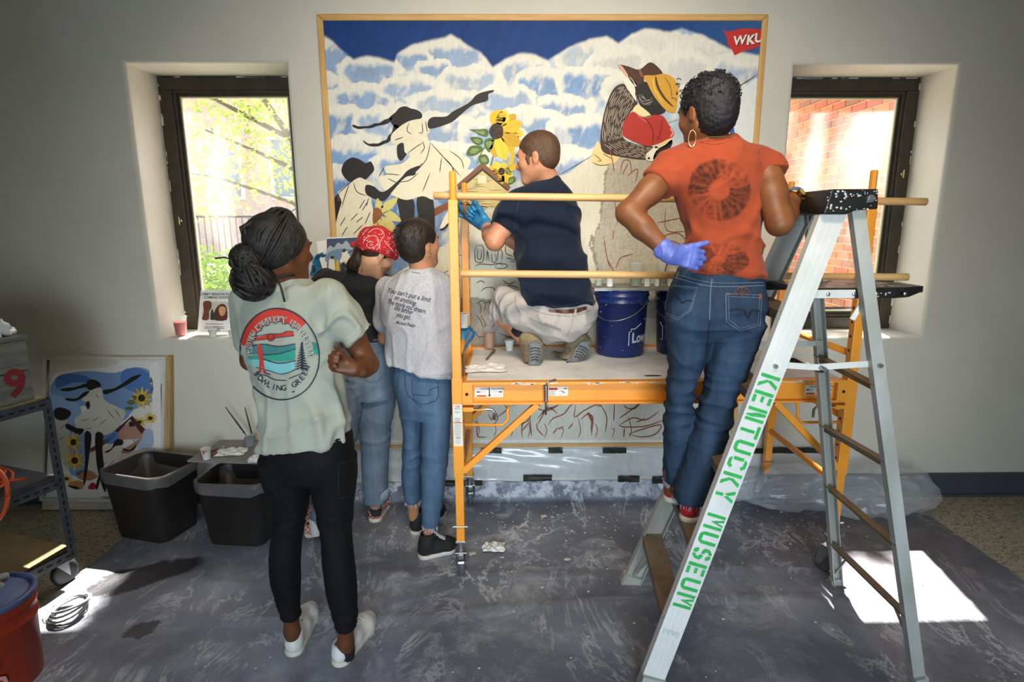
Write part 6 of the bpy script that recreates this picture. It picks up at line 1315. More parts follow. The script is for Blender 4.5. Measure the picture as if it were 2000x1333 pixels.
def person_d():
    DZ = 1.015
    root = empty('person', (.22, 2.98, DZ), 'person in a navy t-shirt and khaki shorts squatting on the scaffold deck painting', 'person')
    SK = skinmat('skin_ruddy', '#c58d6e', '#b67a5c'); f = Vector((-.93, .28, -.12)); M = basis(f, (.05, 0, 1)); hc = P(1049, 309, 2.90)
    F = Field((-.22, 2.62, 1.0), (.56, 3.38, 2.22), .0072); head_sdf(F, hc, M, 1.0, neck=tuple(P(1080, 372, 2.96)), nose=.97); core(F, P(1080, 376, 2.96), P(1090, 610, 2.97), [P(1010, 404, 2.88), P(1098, 406, 3.05)], [[P(985, 602, 3.10), P(975, 606, 3.16)], [P(1135, 610, 3.2), P(1140, 612, 3.26)]])
    s, e, w = P(1004, 402, 2.86), P(966, 472, 2.80), P(948, 437, 2.985); F.chain([s, s.lerp(e, .6), e], [.056, .050, .042]); F.chain([e, e.lerp(w, .35), w], [.044, .043, .029])
    s2, e2, w2 = P(1102, 405, 3.06), P(1030, 488, 3.18), P(925, 428, 3.17); F.chain([s2, e2], [.056, .042]); F.chain([e2, w2], [.042, .029])
    kL, aL = P(975, 606, 3.16), P(1024, 662, 2.95); F.chain([kL, kL.lerp(aL, .35), aL], [.058, .055, .036]); F.chain([aL, P(1036, 676, 2.94)], [.034, .022])
    kR, aR = P(1140, 612, 3.26), P(1128, 668, 3.02); F.chain([kR, kR.lerp(aR, .35), aR], [.058, .054, .036])
    merged(root, 'body', [F], SK); eyes(root, hc, M, 1.0, '#4d5a5e', '#7a5438')
    G = Field(*box_of([w], .15), .0032); hand_sdf(G, w, (-.60, .25, .60), (-.45, -.85, .0), -1, 1.05, (1.25, 1.5, .9), thumb=(.75, -.45, .45), tcurl=.5, ind=(1.0, 1.3, .7)); G.cone(w-(w-e)*.26, w, .037, .031, .012)
    G2 = Field(*box_of([w2], .15), .0035); hand_sdf(G2, w2, (-.8, 0, .3), (0, -.2, .9), 1, .98, (.8, .9, .5), thumb=(.7, -.5, .5)); G2.cone(w2-(w2-e2)*.15, w2, .036, .031, .012)
    part(root, 'glove', G, _mc['nitrile_blue'], 1, fold=[(.0018, (40, 40, 20), 2, None)]); part(root, 'glove', G2, _mc['nitrile_blue'], 1)
    # shorts
    J = Field((-.2, 2.66, 1.02), (.62, 3.42, 1.42), .0072); yw = .25
    J.loft([RG(575, 1018, 1164, 2.98, .13, yw), RG(600, 1012, 1168, 2.97, .15, yw), RG(622, 1018, 1169, 2.96, .155, yw), RG(642, 1040, 1150, 2.955, .14, yw), RG(662, 1062, 1125, 2.96, .09, yw)], .03, ex=2.2)
    hL = P(1050, 618, 2.97); J.chain([hL, hL.lerp(kL, .5), kL+(kL-hL)*-.02], [.105, .088, .074], .04); hR = P(1108, 616, 3.02); J.chain([hR, kR], [.10, .075], .04)
    d = (kL-hL).normalized(); J.plane(kL+d*.022, tuple(d)); J.cone(P(985, 580, 3.05), P(1015, 610, 2.95), .06, .08, .05)
    o, tr, V, Q = part(root, 'shorts', J, cotton('khaki_twill', '#b3aeaa', '#a39e9a'), 2, fold=[(.011, (9, 9, 7), 3, None), (.008, (16, 16, 12), 9, lambda V: np.clip((.08-V[:, 0])/.15, 0, 1))], tree=True)
    D = lambda p: (840+p[0]*.3001, 560+p[1]*.3001); ms = [mat('khaki_seam', '#8a8581', .9), mat('brown_belt', '#5b2f1c', .5, c2='#482416', scale=30), mat('khaki_loop', '#aaa5a1', .9)]
    decal('pocket_stitching', [sitem([D(p) for p in ((645, 205), (740, 250), (855, 290), (850, 272), (750, 232), (650, 192), (645, 205))], 1.1, n=1), sitem([D(p) for p in ((1005, 258), (1090, 215), (1110, 190))], 1.1), sitem([D(p) for p in ((555, 60), (560, 130), (600, 190))], 1.1), sitem([D(p) for p in ((930, 190), (925, 240), (890, 320))], 1.0), sitem([D(p) for p in ((625, 130), (760, 180), (930, 190), (1060, 150))], .9), sitem([D(p) for p in ((425, 165), (440, 120), (480, 75))], .9), item([(770, 148), (850, 152), (930, 148), (1020, 128), (1018, 150), (960, 172), (880, 178), (800, 168), (772, 162)], 1, D), item([(942, 138), (958, 134), (945, 214), (932, 218)], 2, D)], tr, None, o, mats=ms, sub=7)
    # t-shirt
    S = Field((-.14, 2.66, 1.28), (.58, 3.36, 2.06), .0058); yw = .30
    S.loft([RG(347, 1058, 1092, 2.955, .07, yw), RG(358, 1036, 1104, 2.95, .085, yw), RG(372, 1002, 1118, 2.945, .105, yw), RG(392, 994, 1128, 2.94, .125, yw), RG(435, 996, 1136, 2.94, .135, yw), RG(495, 1005, 1143, 2.945, .13, yw), RG(525, 1011, 1150, 2.95, .135, yw), RG(564, 1015, 1160, 2.955, .145, yw), RG(608, 1022, 1168, 2.96, .15, yw)], .02, ex=2.3)
    b = s.lerp(e, .62); S.chain([s, b], [.075, .068], .04); b2 = s2.lerp(e2, .5); S.chain([s2, b2], [.062, .058], .04)
    dd = (e-s).normalized(); X, Y_, Z = S.ax[0][:, None, None], S.ax[1][None, :, None], S.ax[2][None, None, :]
    cut = (X-b.x)*dd.x+(Y_-b.y)*dd.y+(Z-b.z)*dd.z-.012; reg = np.sqrt((X-b.x)**2+(Y_-b.y)**2+(Z-b.z)**2) < .11; S.V = np.where(reg & (X < P(1002, 450, 2.85).x), np.maximum(S.V, cut), S.V).astype(np.float32)
    S.plane(P(1095, 599, 2.84), (.04, -.05, -1))
    o, tr, V, Q = part(root, 'tshirt', S, cotton('navy_cotton', '#1c2436', '#161d2c'), 2, fold=[(.014, (5, 5, 6), 6, None), (.012, (3.5, 5, 8), 15, lambda V: np.clip((1.75-V[:, 2])/.3, 0, 1)), (.006, (9, 9, 9), 4, lambda V: np.clip((.06-V[:, 0])/.12, 0, 1))], tree=True)
    decal('sleeve_stitching', [sitem([(1018, 382), (1010, 408), (1004, 450)], .9), sitem([(961, 434), (975, 448), (994, 462)], .9), sitem([(1024, 594), (1095, 599), (1162, 583)], .9)], tr, mat('navy_stitch', '#2c3650', .9), o, sub=8)
    # short hair
    HM = mat('short_brown_hair', '#5a3f2a', .55, c2='#3f2a1b', scale=60, mapscale=(2, 2, 1), bump=.5, bscale=260); p = lambda x, y, z: tuple(hc+M @ Vector((x, y, z))); A = np.array([list(r) for r in M])
    H = Field(*box_of([hc], .17), .0045); H.ell(p(0, -.016, .040), (.079, .100, .086), A, .01); H.ell(p(0, -.026, -.004), (.070, .084, .070), A, .02); H.ell(p(0, .085, -.032), (.12, .050, .088), A, .008, 'sub'); H.ell(p(0, .02, -.05), (.12, .055, .060), A, .008, 'sub'); H.plane(p(0, -.06, -.068), tuple(M @ Vector((0, .35, -1)))); H.cone(p(-.066, .032, .0), p(-.070, .026, -.028), .010, .006, .008); H.cone(p(.066, .032, .0), p(.070, .026, -.028), .010, .006, .008)
    part(root, 'hair', H, HM, 1, fold=[(.0010, (70, 70, 40), 3, None)])
    # worn suede boots, on the balls of the feet
    UP, SO, MU = mat('dusty_suede', '#8a7a5e', .9, c2='#6d5f48', scale=22, bump=.4, bscale=90), mat('grey_lug_sole', '#74777a', .7, c2='#4e5154', scale=30, bump=.4, bscale=110), mat('black_lug', '#2a2a2a', .7)
    def boot(ank, heel, ball, toe, sx):
        B = Field(*box_of([ank, heel, ball, toe], .10), .005); B.chain([heel, ball, toe], [.045, .050, .038], .02); B.chain([heel.lerp(ball, .15), heel.lerp(ank, .6), ank], [.047, .049, .049], .02); B.cone(ank, ball.lerp(toe, .1), .034, .036, .03)
        u = (ank-heel).normalized(); B.cone(ank-u*.01, ank+u*.05, .036, .04, .004, op='sub'); B.plane((0, 0, DZ+.012), (0, 0, -1)); o = part(root, 'boot', B, UP, 1, fold=[(.004, (18, 18, 18), 4, None)])
        ax = (ball-heel).normalized(); n = ax.cross(Vector((1, 0, 0)).cross(ax)).normalized(); back = Vector((0, -1, 0))-ax*Vector((0, -1, 0)).dot(ax); back += Vector((sx*.3, 0, 0)); back = (back-ax*back.dot(ax)).normalized(); lat = ax.cross(back)
        L = Field(*box_of([heel, ball, toe], .11), .0045); c1, c2 = heel+back*.043+ax*.002, ball+back*.045; L.cone(c1, c1+ax*.022, .036, .036, .01, flat=(back, .36)); L.cone(c1+ax*.03, c2, .024, .040, .02, flat=(back, .32)); L.cone(c2, toe-Vector((0, 0, .026)), .04, .034, .02, flat=(back*.4+Vector((0, 0, -.8)), .40)); L.plane((0, 0, DZ+.001), (0, 0, -1)); so = part(o, 'sole', L, SO, 1)
        m = MB()
        for k in range(5): 
            q = c1+ax*(.0+.016*k)+back*.0125; w = .026 if k < 3 else .018; m.bar(q-lat*w+ax*.004, q+ax*-.004, .004, .006, up=back); m.bar(q+lat*w+ax*.004, q+ax*-.004, .004, .006, up=back)
        for k in range(4): q = c2-ax*.012+ax*.013*k+back*.0125; m.bar(q-lat*.034, q-lat*.006-ax*.006, .006, .008, up=back); m.bar(q+lat*.034, q+lat*.006-ax*.006, .006, .008, up=back)
        m.build('tread_lug', MU, so)['kind'] = 'stuff'
        t = MB(); t.tube([ank+u*.0+back*.046, ank+u*.022+back*.056, ank+u*.03+back*.047], .004, 6); t.build('pull_tab', UP, o); return o
    b1 = boot(P(1030, 660, 2.945), P(1043, 672, 2.925), P(1042, 716, 2.945), P(1040, 708, 3.05), .15)
    b2 = boot(P(1122, 660, 3.02), P(1138, 670, 2.985), P(1112, 708, 3.01), P(1085, 699, 3.10), .55)
    k = MB(); k.tube([P(1010, 641, 2.99), P(1020, 652, 2.965), P(1030, 664, 2.94)], [.039, .041, .042], 20, cap=False); k.build('sock', mat('black_sock', '#161418', .9), root, smooth=True)
person_d()
def person_e():
    root = empty('person', (.76, 2.17, .57), 'person in an orange tie-dye t-shirt and flared jeans standing on the ladder', 'person')
    SK = skinmat('skin_brown', '#80502f', '#6e4127'); f = Vector((-.50, .86, -.10)); M = basis(f, (-.04, 0, 1)); hc = P(1378, 221, 2.13)
    F = Field((.28, 1.84, .5), (1.26, 2.5, 2.28), .0072); head_sdf(F, hc, M, 1.0, neck=tuple(P(1394, 290, 2.15))); core(F, P(1396, 292, 2.15), P(1398, 590, 2.15), [P(1322, 334, 2.13), P(1480, 326, 2.15)], [[P(1345, 680, 2.18), P(1328, 800, 2.22), P(1312, 925, 2.25), P(1312, 955, 2.265)], [P(1430, 690, 2.15), P(1395, 840, 2.15), P(1343, 965, 2.145)]])
    s, e, w = P(1314, 330, 2.13), P(1226, 416, 2.06), P(1308, 497, 1.985); F.chain([s, s.lerp(e, .5), e], [.054, .047, .039]); F.chain([e, e.lerp(w, .35), w], [.040, .040, .026])
    s2, e2, w2 = P(1490, 322, 2.15), P(1522, 436, 2.03), P(1553, 381, 2.20); F.chain([s2, s2.lerp(e2, .5), e2], [.058, .054, .042]); F.chain([e2, e2.lerp(w2, .35), w2], [.043, .042, .027])
    F.chain([P(1343, 965, 2.145), P(1344, 985, 2.145)], [.034, .031])
    merged(root, 'body', [F], SK); eyes(root, hc, M, 1.0, '#2a1a10', '#15100c')
    PU = mat('nitrile_violet', '#5f6fc0', .42, c2='#5260ad', scale=20, bump=.3, bscale=120)
    G = Field(*box_of([w], .16), .0032); hand_sdf(G, w, (.97, -.02, -.20), (.02, .97, -.1), -1, .98, (.30, .75, .6), thumb=(.92, -.42, -.05), tcurl=.0, spread=.6); G.cone(w-(w-e)*.14, w, .034, .031, .012)
    part(root, 'glove', G, PU, 1, fold=[(.0016, (40, 40, 20), 2, None)])
    G2 = Field(*box_of([w2], .17), .0035); hand_sdf(G2, w2, (.52, .80, -.18), (.05, .05, -1), -1, .98, (.25, .35, .3), thumb=(.6, -.7, -.1)); G2.cone(w2-(w2-e2)*.16, w2, .033, .030, .012)
    part(root, 'glove', G2, PU, 1)
    wa = MB(); d = (w2-e2).normalized(); c = w2-d*.045; u = d.orthogonal().normalized(); v = d.cross(u)
    wa.tube([c+(u*cos(i*.31)+v*sin(i*.31))*.034 for i in range(20)], .0055, 8, closed=True); GO = mat('gold', '#c99a3c', .25, metal=1, c2='#b5852c'); wt = wa.build('wrist_watch', GO, root, smooth=True)
    fc = MB(); n = Vector((.35, -.75, .55)); n = (n-d*n.dot(d)).normalized(); q = c+n*.036; b = q+n*.008; fc.tube([q, b, b+n*.002], [.0175, .0175, .014], 24); fc.build('watch_case', GO, wt); fd = MB(); fd.tube([b+n*.0021, b+n*.0026], .013, 20); fd.build('watch_dial', mat('dial', '#a8905a', .4), wt)
    # jeans
    J = Field((.5, 1.95, .56), (1.12, 2.44, 1.62), .0072)
    J.loft([RG(522, 1326, 1488, 2.15, .105, .05), RG(545, 1316, 1491, 2.15, .115, .05), RG(575, 1306, 1493, 2.15, .13, .05), RG(610, 1299, 1492, 2.15, .14, .05), RG(640, 1301, 1488, 2.16, .13, .05), RG(660, 1306, 1482, 2.16, .10, .05)], .02, ex=2.3)
    J.loft([RG(625, 1299, 1388, 2.17, .115), RG(682, 1306, 1383, 2.18, .103), RG(722, 1307, 1366, 2.19, .086), RG(779, 1300, 1354, 2.21, .076), RG(837, 1297, 1352, 2.23, .074), RG(900, 1296, 1342, 2.25, .072), RG(940, 1296, 1326, 2.26, .072)], .008)
    J.loft([RG(625, 1384, 1491, 2.15, .12), RG(671, 1382, 1476, 2.15, .108), RG(714, 1380, 1461, 2.15, .092), RG(772, 1371, 1440, 2.15, .080), RG(844, 1352, 1421, 2.15, .076), RG(895, 1335, 1404, 2.15, .076), RG(940, 1322, 1392, 2.145, .078), RG(976, 1315, 1377, 2.14, .080)], .008)
    sp = [(1345, 660, 22, 60, .55), (1425, 690, 25, 60, .7), (1325, 800, 14, 120, .35), (1385, 860, 14, 100, .35), (1420, 770, 12, 60, .3), (1330, 590, 30, 20, .4)]
    kn = lambda V: .25+np.exp(-((V[:, 2]-1.02)/.12)**2)+.6*np.exp(-((V[:, 2]-1.38)/.05)**2)
    o, tr, V, Q = part(root, 'jeans', J, denim('denim_dark', '#33475f', '#293b52'), 2, cols=lambda V: fade(V, 1.4, .72, sp), fold=[(.010, (4, 4, 20), 3, kn), (.004, (9, 9, 9), 7, None)], tree=True)
    E_ = lambda p: (1200+p[0]*.3601, 520+p[1]*.3601); TH, DK, BR, WD = range(4); ms = [mat('denim_topstitch', '#6d7b8e', .9), mat('denim_dark_thread', '#141b2a', .9), mat('rivet_copper', '#8a5a33', .5), mat('wooden_wheel', '#5a3824', .7)]
    it = [sitem([E_(p) for p in ((300, 100), (452, 118), (415, 240), (345, 292), (272, 258), (300, 100))], 1.2, TH, n=1), sitem([E_(p) for p in ((308, 108), (442, 126), (407, 234), (346, 280), (282, 252))], .8, TH, n=1), sitem([E_(p) for p in ((603, 150), (798, 158), (790, 322), (680, 350), (608, 300), (603, 150))], 1.2, TH, n=1), sitem([E_(p) for p in ((613, 165), (785, 172))], .8, TH, n=1), sitem([E_(p) for p in ((618, 170), (622, 292), (684, 338), (778, 312), (786, 180))], .8, TH, n=1),
          sitem([E_(p) for p in ((320, 160), (350, 175), (370, 200), (395, 185), (422, 192))], 3.0, DK), sitem([E_(p) for p in ((622, 240), (670, 235), (705, 240), (722, 285), (745, 240), (785, 245))], 3.4, DK), sitem([E_(p) for p in ((330, 62), (525, 110), (812, 106))], 1.2, TH), sitem([E_(p) for p in ((330, 42), (525, 90), (810, 88))], .8, TH), sitem([E_(p) for p in ((530, 70), (522, 130), (516, 290))], 1.5, TH), sitem([E_(p) for p in ((350, 30), (340, 60))], 1.6, TH), item([(782, 150), (796, 150), (794, 180), (782, 180)], BR, E_), item([(612, 146), (622, 148), (620, 158), (612, 158)], BR, E_), sitem([E_(p) for p in ((516, 300), (500, 450), (465, 600))], 1.3, DK)]
    cx, cy = E_((690, 160)); R = 16
    it += [sitem([(cx+R*cos(pi+t*pi/16), cy+R*sin(pi+t*pi/16)) for t in range(17)], 2.2, WD, n=1)]+[sitem([(cx, cy), (cx+R*cos(pi*k), cy+R*sin(pi*k))], 1.8, WD, n=1) for k in (1.15, 1.33, 1.5, 1.67, 1.85)]
    decal('pocket_stitching', it, tr, None, o, mats=ms, sub=7)
    fr = MB(); random.seed(9)
    for (x0, x1, y, Y, bb) in ((1297, 1326, 940, 2.26, .07), (1315, 1376, 976, 2.14, .078)):
        for k in range(80):
            u = random.uniform(0, 2*pi); c = P((x0+x1)/2, y, Y); q = c+Vector((cos(u)*(x1-x0)/2*zc(c)/FPX, sin(u)*bb, .004)); fr.tube([q, q+Vector((random.uniform(-.006, .006), random.uniform(-.005, .005), -random.uniform(.006, .018)))], .0009, 4)
    fr.build('frayed_hem', mat('fray_dark', '#8c99ab', .9), o)['kind'] = 'stuff'
    # tie-dye t-shirt
    S = Field((.42, 1.92, 1.5), (1.12, 2.42, 2.10), .005); yw = .06
    S.loft([RG(264, 1366, 1430, 2.15, .065, yw), RG(276, 1342, 1458, 2.15, .08, yw), RG(290, 1318, 1482, 2.15, .098, yw), RG(312, 1308, 1492, 2.15, .115, yw), RG(345, 1310, 1489, 2.15, .125, yw), RG(382, 1317, 1487, 2.15, .125, yw), RG(420, 1331, 1486, 2.15, .118, yw), RG(450, 1338, 1486, 2.15, .112, yw), RG(475, 1337, 1487, 2.15, .112, yw), RG(525, 1325, 1491, 2.15, .118, yw), RG(560, 1319, 1494, 2.15, .122, yw)], .02, ex=2.3)
    b = P(1289, 356, 2.115); S.chain([s, b], [.068, .062], .035); b2 = P(1506, 334, 2.13); S.chain([P(1478, 318, 2.15), b2], [.062, .058], .035)
    X, Y_, Z = S.ax[0][:, None, None], S.ax[1][None, :, None], S.ax[2][None, None, :]
    for bb, dd, sg in ((b, (e-s).normalized(), -1), (b2, (e2-s2).normalized(), 1)):
        cut = (X-bb.x)*dd.x+(Y_-bb.y)*dd.y+(Z-bb.z)*dd.z-.014; reg = np.sqrt((X-bb.x)**2+(Y_-bb.y)**2+(Z-bb.z)**2) < .10; side = (X < P(1308, 370, 2.13).x) if sg < 0 else (X > P(1488, 350, 2.13).x); S.V = np.where(reg & side, np.maximum(S.V, cut), S.V).astype(np.float32)
    S.plane(P(1410, 541, 2.03), (-.06, 0, -1))
    def dye(V):
        px, py = pix(V); n = nz(V, 30, 3); n2 = nz(V, 70, 8); c = np.ones((len(V), 3))*np.array(lin('#9a452b')); dk = np.array(lin('#42241b'))
        back = V[:, 1] < 2.17
        def burst(cx, cy, rx, ry, r0, rays, ph, k):
            dx, dy = (px-cx)/rx, (py-cy)/ry; r = np.sqrt(dx*dx+dy*dy)+.05*n; a = np.arctan2(dy, dx); ring = smst(r0, r0+.10, r)*smst(1.02, .93, r); sp = .5+.5*np.sin(a*rays+ph+3*n+2.5*r); web = smst(.16, .42, sp)*(.72+.28*np.sin(r*26+3*n)); wedge = smst(-.55, .2, np.sin(a*2.0+ph*.6)+.6*n)
            return np.clip(ring*np.clip(web*.75+wedge*.75-.12, 0, 1)*(.85+.35*n2)*k, 0, 1)*back
        m = np.maximum(burst(1405, 371, 63, 62, .28, 19, .4, 1.0), burst(1402, 508, 62, 34, .20, 16, 1.2, .95))
        m = np.maximum(m, burst(1345, 540, 50, 22, .1, 12, 2.0, .7)); m = np.maximum(m, .30*smst(.25, .5, n)*back*smst(310, 270, py))
        c = c*(1+.10*n[:, None]); return c+(dk-c)*m[:, None]
    o, tr, V, Q = part(root, 'tshirt', S, cotton('tie_dye_cotton', '#ffffff', attr=True), 2, cols=dye, fold=[(.011, (4, 6, 9), 6, lambda V: np.clip((1.78-V[:, 2])/.1, 0, 1)), (.008, (6, 6, 3.5), 15, None), (.004, (10, 10, 10), 4, None)], tree=True)
    decal('hem_stitching', [sitem([(1326, 523), (1400, 538), (1488, 541)], .9), sitem([(1364, 276), (1398, 282), (1432, 270)], 1.0), sitem([(1281, 338), (1296, 362), (1310, 374)], .8), sitem([(1486, 348), (1508, 340), (1527, 325)], .8), sitem([(1318, 304), (1308, 340), (1318, 376)], .8), sitem([(1480, 292), (1488, 330)], .8)], tr, mat('orange_stitch', '#a94524', .9), o, sub=8)
    # cropped curls, hoop earring
    HM = mat('cropped_black_hair', '#17131c', .6, c2='#0a080c', scale=50, bump=.7, bscale=170); p = lambda x, y, z: tuple(hc+M @ Vector((x, y, z))); A = np.array([list(r) for r in M])
    H = Field(*box_of([hc], .18), .005); H.ell(p(0, -.020, .036), (.084, .105, .092), A, .01); H.ell(p(0, -.030, -.012), (.076, .090, .084), A, .02); H.ell(p(0, .094, -.050), (.11, .060, .085), A, .01, 'sub'); H.ell(p(-.080, .006, -.030), (.03, .032, .045), A, .01, 'sub'); H.ell(p(.080, .006, -.030), (.03, .032, .045), A, .01, 'sub'); H.plane(p(0, -.06, -.098), tuple(M @ Vector((0, .2, -1))))
    hr = part(root, 'hair', H, HM, 1, fold=[(.0028, (60, 60, 60), 3, None), (.0018, (120, 120, 120), 5, None)]); t = MB(); random.seed(16)
    for k in range(340):
        v = Vector((random.gauss(0, 1), random.gauss(-.1, 1), random.gauss(.7, .8))).normalized()
        if v.z < -.35 or (v.y > .72 and v.z < .25): continue
        q = hc+M @ Vector((v.x*.084, v.y*.104-.02, v.z*.092+.036)); u = v.orthogonal().normalized(); x_ = v.cross(u); r = random.uniform(.004, .0075); ph = random.uniform(0, 6)
        t.tube([q+(u*cos(ph+i*.9)+x_*sin(ph+i*.9))*r+v*(.0015*i) for i in range(5)], .0017, 4)
    for k in range(7):
        q = Vector(p(-.072+random.uniform(-.008, .012), .055+random.uniform(-.03, .02), .085+random.uniform(-.03, .04))); t.tube([q+Vector((-.006*i*.4+.004*cos(i*1.1+k), .004*sin(i), .004*sin(i*1.1+k)+.0006*i)) for i in range(5)], .0016, 4)
    t.build('curls', HM, hr, smooth=True)['kind'] = 'stuff'
    er = MB(); c = P(1352, 271, 2.075); er.tube([c+Vector((cos(i*.15708)*.0125, 0, sin(i*.15708)*.027)) for i in range(40)], [.0013+.0024*((1-sin(i*.15708))/2)**2 for i in range(40)], 8, closed=True); er.tube([c+Vector((0, 0, .027)), c+Vector((.001, .006, .036))], .001, 5); er.build('hoop_earring', mat('pale_gold', '#e0cf9a', .25, metal=1), root, smooth=True)
    nk = MB(); nk.tube([P(1364, 274, 2.06), P(1385, 268, 2.06), P(1412, 267, 2.06), P(1430, 266, 2.07)], .0012, 5); nk.build('neck_cord', mat('green_cord', '#5d6a34', .8), root, smooth=True)
    z0 = .5705; R, SO = mat('red_canvas_shoe', '#b3121c', .5, c2='#98101a', scale=20, bump=.2), mat('cream_rubber', '#c9c2b2', .55)
    a, b = PZ(1344, 1030, z0), PZ(1356, 945, z0); shoe(root, a, b, R, SO, z0, .042, .085, 'red_shoe')
    a, b = Vector((.735, 2.26, 0)), Vector((.765, 2.50, 0)); shoe(root, P(1312, 968, 2.25), P(1318, 930, 2.48), R, SO, z0, .040, .085, 'red_shoe')
person_e()
# ================================================================== SMALL THINGS
M_WHT = mat('white_plastic', '#e6e6e2', .4); M_CUPC = plastic_mat('clear_cup_plastic', .10, '#f2f4f4')
def paper_cup(c, r, h, label, cat='cup', group=None, name='paper_cup', m=None, fill=None, fh=.6, rim=True):
    b = MB(); b.lathe([(r*.72, 0), (r*.74, .002), (r*.98, h-.004), (r*1.05, h-.003), (r*1.05, h), (r*.95, h), (r*.70, .006)], 28); o = b.build(name, m or M_WHT, None, smooth=False)
    o.data.polygons.foreach_set('use_smooth', [True]*len(o.data.polygons)); o.location = c; tag(o, label, cat, group)
    if fill:
        f = MB(); q = lambda z: r*(.70+.25*z/h)-.001; f.lathe([(q(.006), .006), (q(h*fh), h*fh)], 28); f.build('liquid', fill, o, local=True)
    return o
# ---- blue pails with a board and jars on the deck
M_BLUE = mat('pail_blue', '#152a66', .35, c2='#11235a', scale=6, bump=.1, bscale=25); M_LOGO = mat('pail_print', '#c6cad6', .6)
def pail(c, r, h, label, logo):
    o = empty('plastic_pail', c, label, 'bucket', 'blue pails on the deck'); rb = r*.88
    b = MB(); b.lathe([(rb*.96, 0), (rb, .008), (r*.965, h*.80), (r*1.02, h*.805), (r*1.02, h*.82), (r*.985, h*.83), (r*.99, h*.89), (r*1.03, h*.90), (r*1.03, h*.915), (r*1.0, h*.925), (r*1.005, h*.985), (r*1.035, h*.99), (r*1.03, h), (r*.95, h), (r*.86, .02)], 48); b.build('body', M_BLUE, o, smooth=True, local=True)
    w = MB(); w.tube([(r*1.04*cos(t), r*1.04*sin(t), h*.86-(.13*sin((t+pi*.15)*1.0) if 0 else .11*abs(sin(t+.55)))) for t in [-.55-pi*k/18 for k in range(19)]], .0022, 6); w.build('wire_handle', M_ZINC, o, smooth=True, local=True)
    k = MB(); random.seed(int(c[0]*100))
    for i in range(46): a = random.uniform(-2.9, -.2); z = random.choice((random.uniform(.78, .98), random.uniform(.1, .98))); rr = rb+(r-rb)*z+.0025; k.sphere((rr*cos(a), rr*sin(a), z*h), random.uniform(.0008, .0026), 6, 4)
    k.build('plaster_spot', mat('plaster_spot', '#9fa6b8', .8), o, local=True)['kind'] = 'stuff'
    it = MB()
    def put_(V, F, a0, z0, s):
        V2 = densify(V, 99) if 0 else V; it.add([((rb+(r*.965-rb)*((z0+v*s)/(h*.8))+.0012)*cos(a0+u*s/r), (rb+(r*.965-rb)*((z0+v*s)/(h*.8))+.0012)*sin(a0+u*s/r), z0+v*s) for u, v in V2], F)
    if logo == 'house':
        out = [(-1.2, -1.0), (-1.2, 1.1), (-.9, 1.1), (-.9, 1.5), (-.2, 1.5), (.8, 2.1), (2.3, 2.9)]; p = stroke(out, .16, False, 1); put_(p, tess(p), -1.12, .105, .036); p = stroke([(-1.2, -1.0), (3.6, -.9)], .16, False, 1); put_(p, tess(p), -1.12, .105, .036)
        V, F, w_ = text2d("Lowe's", .03); put_([(v[0]*1.5-.75, v[1]*1.75-.7) for v in V], F, -1.14, .105, .030)
    else:
        p = stroke([(-1.2, 1.6), (-.9, 1.6), (-.9, 1.2), (-.5, 1.2), (-.5, -1.1), (-1.2, -1.1)], .16, False, 1); put_(p, tess(p), -2.55, .12, .034)
        for i in range(4):
            for j in range(5): put_([(j*.5, i*.5), (j*.5+.34, i*.5), (j*.5+.34, i*.5+.34), (j*.5, i*.5+.34)], [(0, 1, 2, 3)], -1.98, .21, .016)
        for i in range(12): put_([(0, i*.5), (1.9-.2*(i % 3), i*.5), (1.9-.2*(i % 3), i*.5+.16), (0, i*.5+.16)], [(0, 1, 2, 3)], -1.98, .085, .0145)
        for i in range(14): put_([(i*.17, 0), (i*.17+.05+.05*(i % 2), 0), (i*.17+.05+.05*(i % 2), 1.5), (i*.17, 1.5)], [(0, 1, 2, 3)], -1.98, .03, .017)
    it.build('pail_print', M_LOGO, o, local=True); return o
DK = 1.0155
pail((.640, 3.165, DK), .146, .365, 'blue plastic pail with a white house-shaped logo, beside the squatting person', 'house')
pail((.985, 3.19, DK), .146, .365, 'blue plastic pail with a barcode, behind the ladder person\'s hip', 'code')
zb = DK+.366; b = MB(); b.box((.80, 3.16, zb+.006), (.66, .24, .010), bev=.002); b.box((.80, 3.038, zb+.004), (.66, .006, .016), bev=.001)
tag(b.build('board', mat('dull_metal_board', '#8f8f8a', .45, metal=.4, c2='#75756f')), 'thin grey board laid across the two blue pails', 'board')
zt = zb+.0125; GL = plastic_mat('clear_glass', .22, '#eef3ee')
def jar(px, Yj, r, h, liq, label, fh=.45):
    X = P(px, 550, Yj).x; return paper_cup((X, Yj, zt), r, h, label, 'jar', 'jars and cups on the board', 'glass_jar', GL, liq, fh)
g1, g2, g3 = mat('green_water', '#8f9c86', .3), mat('olive_water', '#5f6b49', .3), mat('dark_water', '#4a5347', .3)
jar(1169, 3.13, .026, .075, g1, 'clear cup of pale green water, nearest the squatting person', .4); jar(1242, 3.12, .043, .125, g2, 'tall clear jar of olive paint water on the board', .42); jar(1294, 3.15, .034, .12, g3, 'clear jar of dark water holding one brush')
for px, r, h, lb in ((1191, .024, .065, 'small white cup left of the olive jar'), (1264, .024, .062, 'small white cup right of the olive jar'), (1283, .017, .05, 'smallest white cup on the board, beside the brush jar'), (1311, .028, .06, 'white cup nearest the person on the ladder')):
    paper_cup((P(px, 550, 3.11).x, 3.11, zt), r, h, lb, 'cup', 'jars and cups on the board')
